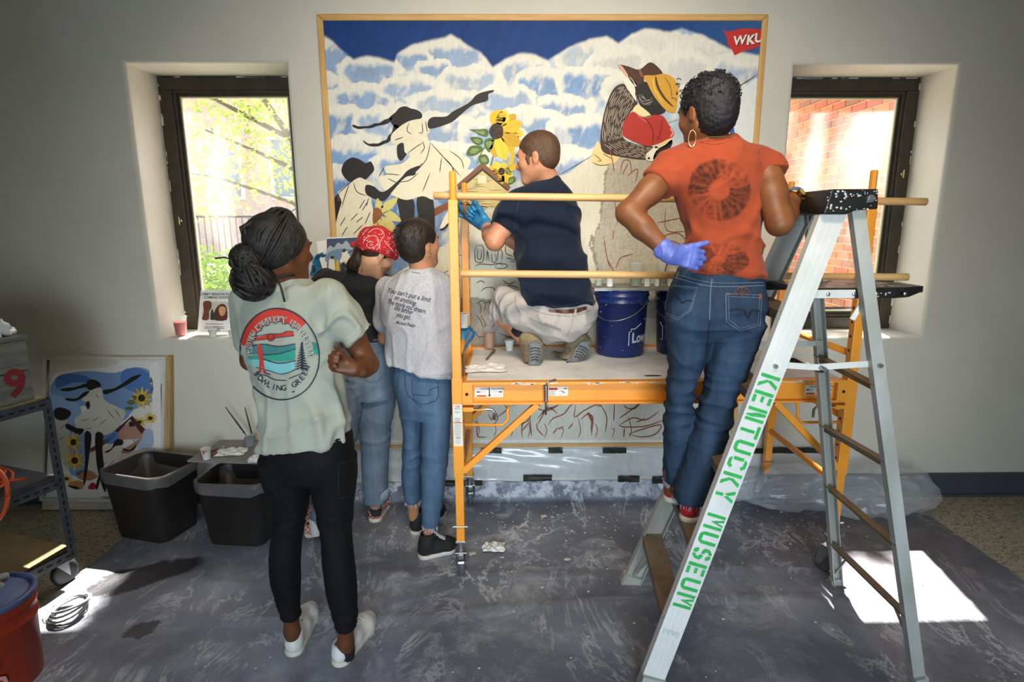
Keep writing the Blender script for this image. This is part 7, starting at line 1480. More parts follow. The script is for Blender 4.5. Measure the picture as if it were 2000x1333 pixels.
def brush(a, b, label, wood='#3a2418', tip='#2a2a2e', r=.0035, group=None):
    a, b = Vector(a), Vector(b); d = b-a; o = empty('paint_brush', a, label, 'brush', group); h = MB(); h.tube([a, a+d*.06, a+d*.45, a+d*.74], [r*.5, r*.7, r*1.25, r*.9], 10); h.build('handle', mat('brush_wood_'+wood[1:], wood, .4), o, smooth=True)
    f = MB(); f.tube([a+d*.74, a+d*.86], [r*.95, r*1.05], 10); f.build('ferrule', M_ZINC, o, smooth=True); t = MB(); t.tube([a+d*.86, a+d*.94, b], [r, r*1.15, r*.2], 8); t.build('bristles', mat('bristle_'+tip[1:], tip, .8), o, smooth=True); return o
_X = P(1294, 550, 3.15).x; brush((_X+.045, 3.16, zt+.20), (_X-.005, 3.15, zt+.015), 'dark paint brush standing in the dark water jar')
# ---- things on the deck
c = PZ(956, 682, DK); paper_cup(c, .037, .125, 'clear plastic cup of iced coffee on the deck behind the palette knife', 'cup', None, 'coffee_cup', M_CUPC, mat('milky_coffee', '#a87955', .4), .78)
c = PZ(995, 685, DK); paper_cup(c, .027, .062, 'small white paper cup on the deck beside the iced coffee', 'cup')
b = MB(); a_, b_ = PZ(950, 702, DK+.006), PZ(966, 684, DK+.006); b.bar(a_, b_, .012, .003); b.bar(b_-(b_-a_)*.35, b_, .016, .006); tag(b.build('palette_knife', mat('knife_brown', '#6b4a3a', .5, c2='#8a8580')), 'small palette knife lying below the coffee cup', 'knife')
def crumple(name, c, sx, sy, h, label, cat, m, seed, rz=0, n=26, flat_=.4):
    c = Vector(c)
    def fn(u, v):
        x, y = (u-.5)*2, (v-.5)*2; q = Vector((x*1.5+seed, y*1.5, seed*.7)); e = 1+.22*noise.noise(Vector((math.atan2(y, x)*1.4, seed, 1)))
        z = h*(.25+.75*abs(noise.noise(q)))+.35*h*noise.noise(q*2.6); z = max(0, z)*(.35+.65*min(1, (1-max(abs(x), abs(y)))*4))+.0015; xx, yy = x*sx*e, y*sy*e
        return (c.x+xx*cos(rz)-yy*sin(rz), c.y+xx*sin(rz)+yy*cos(rz), c.z+z)
    b = MB().grid(fn, n, n); o = tag(b.build(name, m, None, smooth=False), label, cat); s = o.modifiers.new('t', 'SOLIDIFY'); s.thickness = .0012; s.offset = 1; return o
M_TISSUE = mat('white_tissue', '#e2e0de', .85, c2='#cfcdcc', scale=30); M_STAINED = mat('stained_towel', '#dcdad8', .85, c2='#8fa0cc', scale=14, lo=.24, hi=.30)
crumple('paper_towel', PZ(950, 722, DK+.001), .10, .062, .022, 'crumpled paint-stained paper towel at the near left deck corner', 'paper towel', M_STAINED, 3.1, .1)
crumple('crumpled_tissue', PZ(964, 1072, .010), .062, .045, .035, 'crumpled white tissue lying on the cloth behind the scaffold caster', 'tissue', M_TISSUE, 5.7)
for i, (px, py, r, w) in enumerate(((1108, 1094, .016, 'plaster flake under the middle of the scaffold'), (922, 1083, .02, 'dull beige plaster flake beside the front caster'), (1062, 1010, .018, 'flat plaster flake below the deck, far back'))):
    crumple('plaster_flake', PZ(px, py, .010), r, r*.7, .008, w, 'debris', mat('plaster_flake', '#c9c6c0', .9, c2='#b3ada4', scale=40), 8.3+i*2, .3*i, 10)
# plaster crumbs
cr_ = MB(); random.seed(31)
for k in range(420):
    t = random.random(); x = random.uniform(-.6, 1.75); y = 3.36-abs(random.gauss(0, .38)); 
    if random.random() < .35: x, y = random.uniform(-1.2, 2.1), random.uniform(1.3, 3.2)
    r = random.uniform(.0015, .0065)*(1.6 if random.random() < .06 else 1); cr_.sphere((x, y, max(.004, cloth_h(x, y))+r*.3), r, 6, 4, (1, random.uniform(.6, 1.2), .5))
tag(cr_.build('plaster_crumbs', mat('plaster_crumb', '#c6c5c3', .9)), 'white plaster crumbs scattered over the grey drop cloth', 'debris', kind='stuff')
# ---- held things
brush(P(952, 405, 2.955), P(896, 397, 3.04), 'thin dark brush held in the squatting person\'s blue glove', '#1c1a1a', '#20242c', .0032)
b = MB(); q = [P(896, 398, 3.12), P(902, 400, 3.10), P(916, 424, 3.07), P(911, 427, 3.09)]; b.prism(q, (.03, .10, .015)); tag(b.build('palette', mat('palette_wood', '#9a6b47', .5, c2='#82573a')), 'small wooden palette held behind the left scaffold post', 'palette')
c = P(906, 640, 2.985); paper_cup(c, .030, .075, 'white cup of brown paint held in a blue glove by the scaffold post', 'cup', None, 'paint_cup', M_WHT, mat('brown_paint', '#8a5a3c', .4), .97)
b = MB(); b.bar(P(903, 680, 2.93), P(921, 648, 2.96), .007, .004); tag(b.build('stirring_stick', mat('stick_wood', '#a5714a', .6)), 'thin wooden stirring stick below the gloved hand', 'stick')
def plane_map(a, b, c):
    """picture plane through three world points: pixel -> point on it"""
    a, b, c = Vector(a), Vector(b), Vector(c); n = (b-a).cross(c-a).normalized()
    def f(px, py, off=0):
        d = ray(px, py); t = (a-CAM).dot(n)/d.dot(n); q = CAM+d*t; s = -1 if n.dot(d) > 0 else 1; return q+n*s*off
    return f
class Print:
    """flat colours on a picture plane"""
    def __init__(s, pm, T=None): s.pm = pm; s.T = T; s.V = []; s.F = []; s.C = []
    def poly(s, pts, c, layer=1, sm=True):
        if s.T: pts = [s.T(p) for p in pts]
        if sm: pts = smooth_poly(pts, True, 3)
        b = len(s.V); c = lin(c) if isinstance(c, str) else c; s.V += [tuple(s.pm(x, y, .0007*layer+.0004)) for x, y in pts]; s.C += [c]*len(pts); s.F += [tuple(b+i for i in f) for f in tess(pts)]; return s
    def line(s, pts, w, c, layer=3): 
        if s.T: pts = [s.T(p) for p in pts]
        T, s.T = s.T, None; s.poly(stroke(pts, w, True, 3), c, layer, False); s.T = T; return s
    def text(s, t, x, y, size, c, layer=2, bold=0, ang=0):
        V, F, mi = titem(t, x, y, size, ang, 0, bold, 0, True); b = len(s.V); s.V += [tuple(s.pm(u, v, .0007*layer+.0004)) for u, v in V]; s.C += [lin(c)]*len(V); s.F += [tuple(b+i for i in f) for f in F]
    def build(s, name, parent, m=None): return mesh(name, s.V, s.F, m or mat('flat_print', '#ffffff', .6, attr=True, scale=60, lo=.2, hi=.5), parent, cols=np.array(s.C))
# reference print held by the person in the bandana
pa = plane_map(P(620, 466, 3.22), P(700, 463, 3.27), P(625, 530, 3.20)); rp = empty('reference_print', P(655, 530, 3.22), 'white paper print of the mural held beside the red bandana', 'print')
b = MB(); b.add([pa(x, y) for x, y in ((634, 470), (640, 464), (700, 462), (704, 540), (636, 545), (622, 500), (618, 472))], [(0, 1, 2, 3, 4, 5, 6)]); sh = b.build('sheet', mat('print_paper', '#e4e3e0', .6), rp); sm_ = sh.modifiers.new('t', 'SOLIDIFY'); sm_.thickness = .0015; sm_.offset = 0
pr = Print(pa); pr.poly([(638, 467), (697, 464), (698, 530), (639, 532)], '#20385f', 1, False)
pr.poly([(638, 490), (645, 480), (652, 484), (660, 474), (668, 478), (676, 470), (684, 478), (690, 474), (698, 480), (698, 512), (639, 512)], '#9aa7b5', 2); pr.poly([(640, 496), (655, 488), (672, 486), (690, 490), (698, 500), (698, 514), (640, 515)], '#5f7f9f', 3)
pr.poly([(668, 492), (674, 489), (680, 494), (686, 512), (664, 513), (668, 500)], '#dcd8cb', 4); pr.poly([(668, 490), (673, 486), (676, 490), (671, 494)], '#161413', 5); pr.line([(678, 496), (690, 488)], 1.6, '#161413', 5); pr.poly([(643, 508), (649, 503), (653, 510), (654, 530), (642, 530)], '#d9d4c5', 4); pr.poly([(645, 503), (650, 500), (653, 504), (648, 507)], '#161413', 5); pr.poly([(656, 512), (661, 509), (664, 530), (656, 530)], '#c7a02e', 5); pr.poly([(668, 514), (672, 514), (672, 530), (668, 530)], '#161413', 5); pr.poly([(677, 514), (681, 514), (681, 530), (677, 530)], '#161413', 5)
pr.build('picture', rp)
# ---- window sill, left
SZ = WIN[0][2]+.001
def sill(px, py): return PZ(px, py, SZ)
c = sill(354, 652); c.y = max(c.y, 3.50); paper_cup((P(354, 652, 3.52).x, 3.52, SZ), .042, .118, 'clear plastic cup of red iced drink on the window sill by the flyer', 'cup', None, 'drink_cup', M_CUPC, mat('red_drink', '#c3202a', .25, c2='#8d141c', scale=20), .72)
for px, r, h, lb in ((416, .026, .05, 'white paper cup in front of the renovation sign'), (455, .027, .048, 'white paper cup at the right of the renovation sign')): paper_cup((P(px, 655, 3.475).x, 3.475, SZ), r, h, lb, 'cup', 'white cups on the window sill')
fy = 3.55; a, b_, c = P(386, 656, fy), P(452, 657, fy), P(395, 566, fy+.05); a.z = b_.z = SZ; pf = plane_map(a, b_, c); fl = empty('sign_holder', a, 'lobby renovation flyer in a clear acrylic stand on the window sill', 'sign')
CRP = lambda p: (p[0]*.3751, 560+p[1]*.3751)
b = MB(); b.add([pf(*CRP(q)) for q in ((1045, 20), (1217, 18), (1196, 240), (1028, 240))], [(0, 1, 2, 3)]); s = b.build('flyer', mat('flyer_paper', '#e9e9e6', .5), fl); k = s.modifiers.new('t', 'SOLIDIFY'); k.thickness = .002; k.offset = 1
m = MB(); q0, q1 = pf(*CRP((1028, 240))), pf(*CRP((1196, 240))); m.box(((q0.x+q1.x)/2, fy+.035, SZ+.0025), (abs(q1.x-q0.x), .09, .004), bev=.001); m.build('base', M_CUPC, fl)
pr = Print(pf, CRP); pr.poly([(1058, 78), (1192, 80), (1184, 176), (1052, 172)], '#c9c2b4', 1, False); pr.poly([(1060, 80), (1098, 78), (1102, 110), (1090, 130), (1086, 172), (1053, 171), (1062, 130)], '#6d3c22', 2); pr.poly([(1110, 172), (1122, 120), (1148, 92), (1172, 96), (1182, 118), (1180, 174)], '#5a2a16', 2); pr.poly([(1140, 118), (1152, 104), (1172, 108), (1176, 126), (1166, 150), (1148, 150)], '#d2a072', 3); pr.line([(1150, 122), (1157, 120)], .7, '#3a2418', 4); pr.line([(1164, 122), (1171, 121)], .7, '#3a2418', 4); pr.line([(1154, 142), (1165, 142)], .8, '#8d4a3a', 4); pr.poly([(1098, 172), (1098, 140), (1106, 116), (1114, 140), (1114, 172)], '#2c3434', 3)
x, y = CRP((1128, 46)); pr.text('LOBBY RENOVATION', x, y, 4.6, '#2b2b2d', 2, .02); x, y = CRP((1126, 63)); pr.text('COMING SOON', x, y, 4.6, '#2b2b2d', 2, .02)
for yy, w, cc in ((194, 46, '#b0443c'), (208, 52, '#8d8d8d'), (216, 52, '#4a4a4a'), (224, 30, '#8d8d8d')): pr.poly([(1116-w, yy), (1116+w, yy), (1116+w, yy+3), (1116-w, yy+3)], cc, 2, False)
pr.build('flyer_print', fl)
# ---- study canvas leaning on the wall
a, b_, c = P(79, 978, 3.33), P(310, 985, 3.33), P(85, 697, 3.405); a.z = b_.z = .004; a.y = b_.y = 3.335; pc = plane_map(a, b_, c); cv = empty('study_canvas', a, 'framed study painting leaning against the wall behind the black bin', 'painting')
L5 = lambda p: (p[0]*.3751, 560+p[1]*.3751); b = MB(); f4 = [pc(*L5(q)) for q in ((228, 366), (866, 366), (850, 1128), (210, 1116))]; f4[2].z = f4[3].z = .006; b.prism([f4[3], f4[2], f4[1], f4[0]], (0, .032, .004)); b.build('canvas', mat('raw_canvas', '#cfc9bd', .8, c2='#bdb5a6', scale=20), cv)
m = mat('canvas_edge_wood', '#b99c66', .6, c2='#a5864f', scale=8, mapscale=(9, 9, .5)); b = MB(); b.prism([f4[1]+Vector((.0008, .001, 0)), f4[2]+Vector((.0008, .001, 0)), f4[2]+Vector((.026, .001, .0)), f4[1]+Vector((.026, .001, 0))], (0, .033, .004)); b.build('edge_strip', m, cv)
b = MB(); ms_ = mat('white_molding', '#d2cfc6', .6)
def strip(p, q, r, s): b.prism([pc(*L5(x), .001) for x in (p, q, r, s)], (pc(500, 800, .008)-pc(500, 800, 0)))
strip((228, 366), (866, 366), (850, 380), (244, 380)); strip((210, 1116), (226, 1100), (838, 1110), (850, 1128)); strip((228, 366), (244, 380), (226, 1100), (210, 1116)); strip((866, 366), (850, 1128), (836, 1112), (850, 380)); b.build('molding', ms_, cv)
pr = Print(pc, L5); INK = '#1b1614'
pr.poly([(246, 382), (848, 382), (832, 1108), (230, 1098)], '#d9d6d0', 1, False); pr.poly([(246, 382), (262, 384), (252, 800), (240, 1090), (231, 1096)], '#5a544a', 2, False); pr.poly([(836, 540), (846, 520), (842, 700), (834, 800)], '#7a7468', 2); pr.poly([(262, 384), (600, 384), (560, 420), (300, 450), (262, 560), (255, 900)], '#c9c1b4', 2)
pr.poly([(262, 540), (300, 470), (360, 450), (470, 440), (600, 450), (700, 420), (780, 440), (800, 520), (792, 600), (700, 640), (640, 700), (560, 640), (440, 620), (380, 640), (300, 640)], '#7493bf', 3); pr.poly([(300, 470), (380, 455), (460, 470), (480, 500), (380, 500), (300, 530)], '#3f68a8', 4); pr.poly([(640, 440), (720, 425), (790, 470), (795, 560), (740, 560), (640, 520)], '#4d76b4', 4); pr.poly([(262, 560), (420, 620), (400, 720), (360, 760), (280, 700)], '#8aa5c8', 4); pr.poly([(360, 760), (460, 780), (470, 900), (420, 980), (360, 960)], '#7a97c4', 4); pr.poly([(540, 760), (640, 720), (700, 740), (640, 800), (560, 820)], '#5d83bc', 4); pr.poly([(690, 780), (760, 740), (800, 760), (790, 840), (720, 840)], '#9fb2cc', 4); pr.poly([(780, 440), (830, 420), (840, 860), (800, 800), (795, 600)], '#e3e1dc', 4)
for pts in ([(460, 490), (490, 484), (522, 500), (528, 520), (500, 530), (470, 540), (452, 520)], [(462, 520), (420, 530), (360, 545), (318, 540), (330, 530), (400, 522), (445, 505)], [(470, 545), (440, 575), (390, 598), (345, 590), (350, 580), (400, 582), (440, 550)], [(540, 540), (600, 528), (660, 490), (690, 470), (738, 456), (722, 475), (700, 490), (640, 525), (570, 556), (545, 560)], [(448, 610), (465, 596), (472, 620), (460, 640)], [(444, 760), (478, 770), (470, 860), (448, 1018), (436, 1015), (446, 900)], [(500, 765), (540, 770), (536, 850), (556, 1050), (540, 1056), (512, 960), (502, 880)], [(282, 650), (310, 628), (365, 645), (370, 670), (340, 695), (296, 690)], [(350, 712), (400, 735), (440, 742), (420, 770), (370, 750), (345, 735)], [(596, 810), (620, 792), (644, 805), (636, 826), (604, 830), (570, 862), (545, 862), (585, 840)], [(640, 840), (680, 850), (712, 820), (700, 850), (660, 858)], [(500, 1050), (515, 985), (528, 985), (512, 1050)]): pr.poly(pts, INK, 6)
pr.poly([(440, 560), (490, 530), (530, 530), (545, 590), (600, 620), (656, 655), (620, 730), (560, 772), (490, 775), (440, 765), (388, 700), (430, 660), (470, 620), (448, 600), (430, 592)], '#c9c4b6', 5); pr.poly([(292, 690), (340, 685), (360, 720), (365, 800), (350, 960), (290, 780)], '#bdb8ac', 5); pr.poly([(470, 870), (560, 830), (640, 830), (636, 900), (580, 1000), (510, 985), (460, 920)], '#cac5ba', 5)
for s in ([(480, 700), (520, 680)], [(420, 700), (470, 690)], [(560, 640), (600, 690)], [(520, 720), (560, 690)], [(450, 740), (480, 735)], [(600, 640), (630, 680)], [(500, 900), (540, 880)], [(520, 950), (560, 910)], [(560, 940), (600, 900)], [(320, 740), (340, 720)], [(310, 800), (340, 780)], [(500, 560), (520, 580)]): pr.line(s, 1.1, INK, 7)
pr.poly([(600, 750), (690, 672), (758, 742), (740, 768), (680, 690), (615, 760)], '#4a2418', 7, False); pr.poly([(618, 760), (688, 690), (752, 756), (740, 790), (620, 800)], '#b3836c', 6, False); pr.poly([(674, 706), (704, 702), (702, 728), (676, 730)], '#2a1a14', 7, False); pr.poly([(470, 845), (600, 760), (606, 780), (480, 870)], '#6d3a2a', 4, False); pr.poly([(640, 850), (720, 800), (740, 790), (690, 860), (640, 868)], '#a87a62', 5)
def pfl(cx, cy, R, a0, sq=.8):
    for k in range(11):
        a = a0+k*.571; pr.poly([(cx+cos(a-.25)*R*.45, cy+sin(a-.25)*R*.45*sq), (cx+cos(a)*R, cy+sin(a)*R*sq), (cx+cos(a+.25)*R*.45, cy+sin(a+.25)*R*.45*sq), (cx, cy)], ('#d6b02c', '#c99d20', '#e0c144')[k % 3], 6)
    pr.poly([(cx+R*.3*cos(t*.7), cy+R*.3*sq*sin(t*.7)) for t in range(9)], '#2d1c10', 7)
pfl(740, 580, 62, .2, 1.0); pfl(785, 685, 40, .4); pfl(730, 705, 36, .1); pfl(612, 1025, 50, .3, .8); pfl(385, 810, 52, .1, 1.1); pfl(392, 905, 60, .5, 1.0); pfl(350, 1000, 34, .2)
for pts in ([(662, 600), (690, 588), (706, 608), (680, 616)], [(652, 630), (690, 625), (690, 642), (660, 642)], [(690, 570), (712, 568), (716, 590), (700, 590)]): pr.poly(pts, '#56684a', 6)
pr.poly([(460, 1050), (480, 1020), (500, 1030), (494, 1055)], '#a5202a', 6); pr.poly([(560, 1030), (580, 1050), (650, 1060), (640, 1040)], '#7a1a1c', 5); pr.poly([(355, 1025), (400, 1010), (436, 1020), (430, 1055), (380, 1050)], '#b97d4f', 4); pr.poly([(352, 1035), (400, 1040), (416, 1052), (390, 1054)], '#2a1a12', 6); pr.poly([(400, 965), (460, 955), (512, 985), (470, 1010), (410, 1000)], '#a5764d', 4); pr.poly([(520, 1096), (560, 1092), (600, 1098), (560, 1104)], '#8d887e', 3)
pr.build('painted_study', cv)
# ---- black bins
M_BIN = mat('black_bin_plastic', '#2b2724', .42, c2='#221e1c', scale=5, bump=.08, bscale=60, spec=.45); M_LIN = plastic_mat('bin_liner', .15, '#d5d5d2')
def rrect(hx, hy, r, n=6):
    out = []
    for cx, cy, a0 in ((hx-r, hy-r, 0), (-hx+r, hy-r, pi/2), (-hx+r, -hy+r, pi), (hx-r, -hy+r, 3*pi/2)): out += [(cx+r*cos(a0+k*pi/2/n), cy+r*sin(a0+k*pi/2/n)) for k in range(n+1)]
    return out
def loft_rr(rings, cap=True):
    b = MB(); V = []; F = []
    for hx, hy, r, z in rings: V += [(x, y, z) for x, y in rrect(hx, hy, r)]
    n = len(V)//len(rings)
    for i in range(len(rings)-1): F += [(i*n+k, i*n+(k+1) % n, (i+1)*n+(k+1) % n, (i+1)*n+k) for k in range(n)]
    if cap: F += [tuple(range(n-1, -1, -1))]
    return b.add(V, F)
def bin_(c, rz, hx, hy, h, label, open_=True):
    o = empty('waste_bin', c, label, 'bin', 'black waste bins', rz)
    loft_rr([(hx*.78, hy*.78, .05, 0), (hx*.80, hy*.80, .055, .01), (hx*.97, hy*.97, .07, h-.03), (hx, hy, .075, h-.025), (hx, hy, .075, h-.005), (hx*.985, hy*.985, .07, h), (hx*.95, hy*.95, .065, h-.006), (hx*.76, hy*.76, .05, .012), (.01, .01, .004, .012)]).build('body', M_BIN, o, smooth=True, local=True)
    l = MB(); R_ = rrect(1, 1, .2, 8); n = len(R_)
    def lp(k, j):
        x, y = rrect(hx, hy, .075, 8)[k % n]; e = noise.noise(Vector((x*16, y*16, 3))); rows = [(.80, -.20), (.90, -.10), (.95, -.02), (.985, .006), (1.03, .004), (1.035, -.03), (1.02, -.055-.02*e)]
        s, dz = rows[j]; w = .006*noise.noise(Vector((x*30, y*30, j))); return (x*(s+w*2), y*(s+w*2), h+dz+w)
    V = [lp(k, j) for j in range(7) for k in range(n)]; F = [(j*n+k, j*n+(k+1) % n, (j+1)*n+(k+1) % n, (j+1)*n+k) for j in range(6) for k in range(n)]; l.add(V, F); l.build('liner', M_LIN, o, smooth=True, local=True)
    return o
bin_((-2.00, 3.10, .004), -.28, .212, .165, .40, 'black waste bin with a clear liner in front of the leaning painting'); bin_((-1.47, 3.03, .004), -.10, .20, .155, .375, 'black waste bin under the grey board, behind the person in leggings')
bz = .405; q = [PZ(x, y, bz) for x, y in ((366, 903), (433, 862), (560, 862), (548, 909))]; b = MB(); b.prism([q[0], q[3], q[2], q[1]], (0, 0, .010)); tag(b.build('board', mat('grey_board', '#8d8a86', .5, c2='#7a7773', scale=6)), 'grey board with paint things lying on top of the second black bin', 'board'); bz += .0108
c = PZ(404, 897, bz); o = paper_cup(c, .027, .065, 'white cup with red drips at the left corner of the board', 'cup'); b = MB(); b.tube([(.0, -.0272, .063), (.001, -.0255, .05), (.0, -.0245, .04)], .004, 6); b.tube([(.012, -.0248, .063), (.013, -.0236, .052)], .003, 6); b.build('red_drip', mat('red_drip', '#b3342c', .5), o, local=True)
c = PZ(489, 872, bz); paper_cup(c, .038, .095, 'clear cup of grey paint water with brushes on the board', 'cup', None, 'water_cup', M_CUPC, mat('grey_paint_water', '#6c7080', .4), .6)
brush(P(440, 795, c.y+.02), c+Vector((.01, 0, .02)), 'brush in the grey water cup leaning toward the leaning painting', '#2b2624', '#3d4660', .0045); brush(P(478, 796, c.y+.04), c+Vector((.02, .01, .02)), 'brush in the grey water cup leaning toward the person in leggings', '#2b2624', '#3d4660', .0045)
brush(PZ(391, 891, bz+.006), PZ(440, 872, bz+.006), 'red brush lying on the board by the white cup', '#7a2320', '#cfc5b0', .004); brush(PZ(400, 896, bz+.006), PZ(452, 874, bz+.006), 'brown brush lying on the board, nearest the towel', '#5a3626', '#b9ac94', .004)
crumple('paper_towel', PZ(452, 884, bz), .085, .06, .018, 'flat paper towel dabbed with blue paint on the board', 'paper towel', mat('blue_dab_towel', '#e6e6e6', .85, c2='#31459c', scale=22, lo=.34, hi=.42), 2.2, .15)
crumple('paper_towel', PZ(512, 900, bz), .07, .035, .04, 'crumpled white paper towel at the near edge of the board', 'paper towel', M_TISSUE, 9.4, .2)
# ---- slotted steel cart with box, bag and cord
M_SLOT = mat('grey_slotted_steel', '#555a60', .5, metal=.3, c2='#43474c', scale=12, bump=.1)
CY = -radians(19); O0 = Vector((-2.095, 2.60, 0)); ux, uy = Vector((cos(CY), sin(CY), 0)), Vector((-sin(CY), cos(CY), 0))
def cp(x, y, z): return O0+ux*x+uy*y+Vector((0, 0, z))      # x to the right, y away; far right leg at 0, 0
def cart():
    root = empty('utility_cart', O0, 'grey slotted steel cart with casters beside the orange pail and the leaning painting', 'cart'); CM = Matrix((ux, uy, Vector((0, 0, 1)))).transposed(); LX, LY = -.86, -.62
    for (x, y) in ((0, 0), (LX, 0), (0, LY), (LX, LY)):
        sx, sy = (1 if x == 0 else -1), (1 if y == 0 else -1); b = MB(); b.box(cp(x-sx*.02, y+.0, .54), (.04, .003, .80), CM); b.box(cp(x, y-sy*.02, .54), (.003, .04, .80), CM); p = b.build('leg', M_SLOT, root)
        h = MB()
        for k in range(20):
            z = .17+k*.038
            h.box(cp(x+sx*.0008, y-sy*.02, z), (.004, .008, .022), CM); h.box(cp(x-sx*.02, y+(-.0018 if sy > 0 else -.0008), z), (.008, .004, .022), CM)
        h.build('slot', M_DARK, p)['kind'] = 'stuff'
        c = MB(); c.box(cp(x-sx*.05, y-sy*.03, .135), (.08, .06, .008), CM, .002); 
        for e in (-1, 1): c.prism([cp(x-sx*.06+e*.022, y-sy*.05-.03, .13), cp(x-sx*.06+e*.022, y-sy*.05+.03, .13), cp(x-sx*.06+e*.022, y-sy*.05+.03, .045)], ux*.004)
        cs = c.build('caster', M_ZINC, root); w = MB(); w.lathe([(.02, -.016), (.05, -.017), (.06, -.012), (.0635, 0), (.06, .012), (.05, .017), (.02, .016)], 24); w.V = [tuple(cp(x-sx*.06+v[2], y-sy*.05+.02+v[0], .0645+v[1])) for v in w.V]; w.build('wheel', mat('dark_caster_rubber', '#2c2a28', .5), cs, smooth=True)
    for i, z in enumerate((.145, .515, .905)):
        b = MB(); 
        for y in (0, LY): b.box(cp(LX/2, y, z+.02), (-LX, .003, .045), CM); b.box(cp(LX/2, y+(.018 if y else -.018), z+.041), (-LX, .036, .003), CM)
        for x in (0, LX): b.box(cp(x, LY/2, z+.02), (.003, -LY, .045), CM); b.box(cp(x+(.018 if x else -.018), LY/2, z+.041), (.036, -LY, .003), CM)
        f = b.build('shelf_frame', M_SLOT, root); h = MB()
        for k in range(14): h.box(cp(.0008, -.04-k*.042, z+.02), (.004, .022, .009), CM)
        for k in range(18): h.box(cp(-.04-k*.044, LY-.0008, z+.02), (.022, .004, .009), CM); h.box(cp(-.04-k*.044, -.0012, z+.02), (.022, .004, .009), CM)
        h.build('slot', M_DARK, f)['kind'] = 'stuff'
        MB().box(cp(LX/2, LY/2, z+.048), (-LX-.02, -LY-.02, .012), CM, .002).build('shelf_board', mat('shelf_plywood', '#8f7a55', .7, c2='#75633f', scale=6) if i != 1 else M_SLOT, root)
cart(); CM = Matrix((ux, uy, Vector((0, 0, 1)))).transposed(); zt = .960
# grey crate with the red numerals on its side
bx = empty('wooden_crate', cp(-.33, -.29, zt), 'grey wooden crate with red numerals on the cart top', 'crate'); W_G = mat('weathered_grey_wood', '#7d7b70', .8, c2='#605e55', scale=7, mapscale=(1, 1, 5), bump=.35, bscale=40)
x0, x1, y0, y1, h = -.60, -.012, -.60, -.055, .275
for z, hh in ((zt+.068, .134), (zt+.206, .134)): 
    b = MB(); b.box(cp(x1-.009, (y0+y1)/2, z), (.018, y1-y0, hh), CM, .002); b.build('plank', W_G, bx); b = MB(); b.box(cp((x0+x1)/2, y0+.009, z), (x1-x0-.036, .018, hh), CM, .002); b.build('plank', W_G, bx); b = MB(); b.box(cp((x0+x1)/2, y1-.009, z), (x1-x0-.036, .018, hh), CM, .002); b.build('plank', W_G, bx); b = MB(); b.box(cp(x0+.009, (y0+y1)/2, z), (.018, y1-y0, hh), CM, .002); b.build('plank', W_G, bx)
b = MB(); b.box(cp((x0+x1)/2, (y0+y1)/2, zt+.006), (x1-x0-.05, y1-y0-.05, .012), CM); b.build('bottom', W_G, bx); b = MB(); b.box(cp((x0+x1)/2, (y0+y1)/2, zt+h+.008), (x1-x0+.016, y1-y0+.016, .016), CM, .003); b.build('lid', W_G, bx)
nm = MB(); o = cp(x1+.0012, 0, zt+.035)
for ch, dy in (('3', -.275), ('9', -.165)):
    V, F, w = text2d(ch, .035); nm.add([o+uy*(dy+v[0]*.12)+Vector((0, 0, v[1]*.115)) for v in V], F)
nm.build('numerals', mat('faded_red_paint', '#8d2026', .7, c2='#7a1a20'), bx)
hd = MB(); hd.box(cp(x1+.002, -.34, zt+h-.035), (.006, .05, .012), CM, .002); hd.build('brass_latch', M_BRASS, bx)
# plastic bag on the crate
F = Field(*box_of([cp(-.30, -.35, zt+.42)], .34), .009); F.ell(tuple(cp(-.21, -.20, zt+h+.075)), (.155, .15, .085), None, .03); F.ell(tuple(cp(-.34, -.32, zt+h+.10)), (.18, .17, .10), None, .04); F.ell(tuple(cp(-.12, -.12, zt+h+.035)), (.075, .075, .04), None, .03); F.plane((0, 0, zt+h+.0175), (0, 0, -1))
V, Q = F.surface(2); V = wrinkle(V, Q, .02, (12, 12, 14), 4); V = wrinkle(V, Q, .010, (26, 26, 26), 9); V[:, 2] = np.maximum(V[:, 2], zt+h+.0170); tag(mesh('plastic_bag', V, Q, mat('white_bag_film', '#dfe2e4', .3, c2='#c6cacd', scale=9, spec=.6, bump=.3, bscale=30), smooth=True), 'white plastic bag lying on top of the grey crate', 'bag')
# orange cord on the middle shelf
def coil(name, loops, m, label, cat, r): 
    b = MB()
    for pts in loops: b.tube(pts, r, 8)
    return tag(b.build(name, m, None, smooth=True), label, cat)
random.seed(11); L = []; zs = .578; pts = []
for k in range(9):
    cx, cy = -.30+random.uniform(-.03, .03), -.28+random.uniform(-.03, .03); rx, ry = random.uniform(.15, .24), random.uniform(.11, .2)
    pts += [cp(cx+rx*cos(t*.35), cy+ry*sin(t*.35), zs+.005*k+.004*sin(t+k)) for t in range(18)]
L.append(pts); L.append([cp(-.10, -.2, zs+.03), cp(-.04, -.17, zs+.035), cp(-.02, -.14, zs+.03)])
coil('extension_cord', L, mat('orange_cord', '#d4521e', .5), 'orange extension cord coiled on the middle cart shelf', 'cord', .0065)
c = P(-12, 965, 2.32); coil('hanging_cord', [[Vector((c.x+.075*cos(t*.33), c.y-.02+.03*sin(t*.33), c.z+.115*sin(t*.33))) for t in range(20)]], mat('orange_cord', '#d4521e', .5), 'loop of orange cord hanging below the middle cart shelf', 'cord', .009)
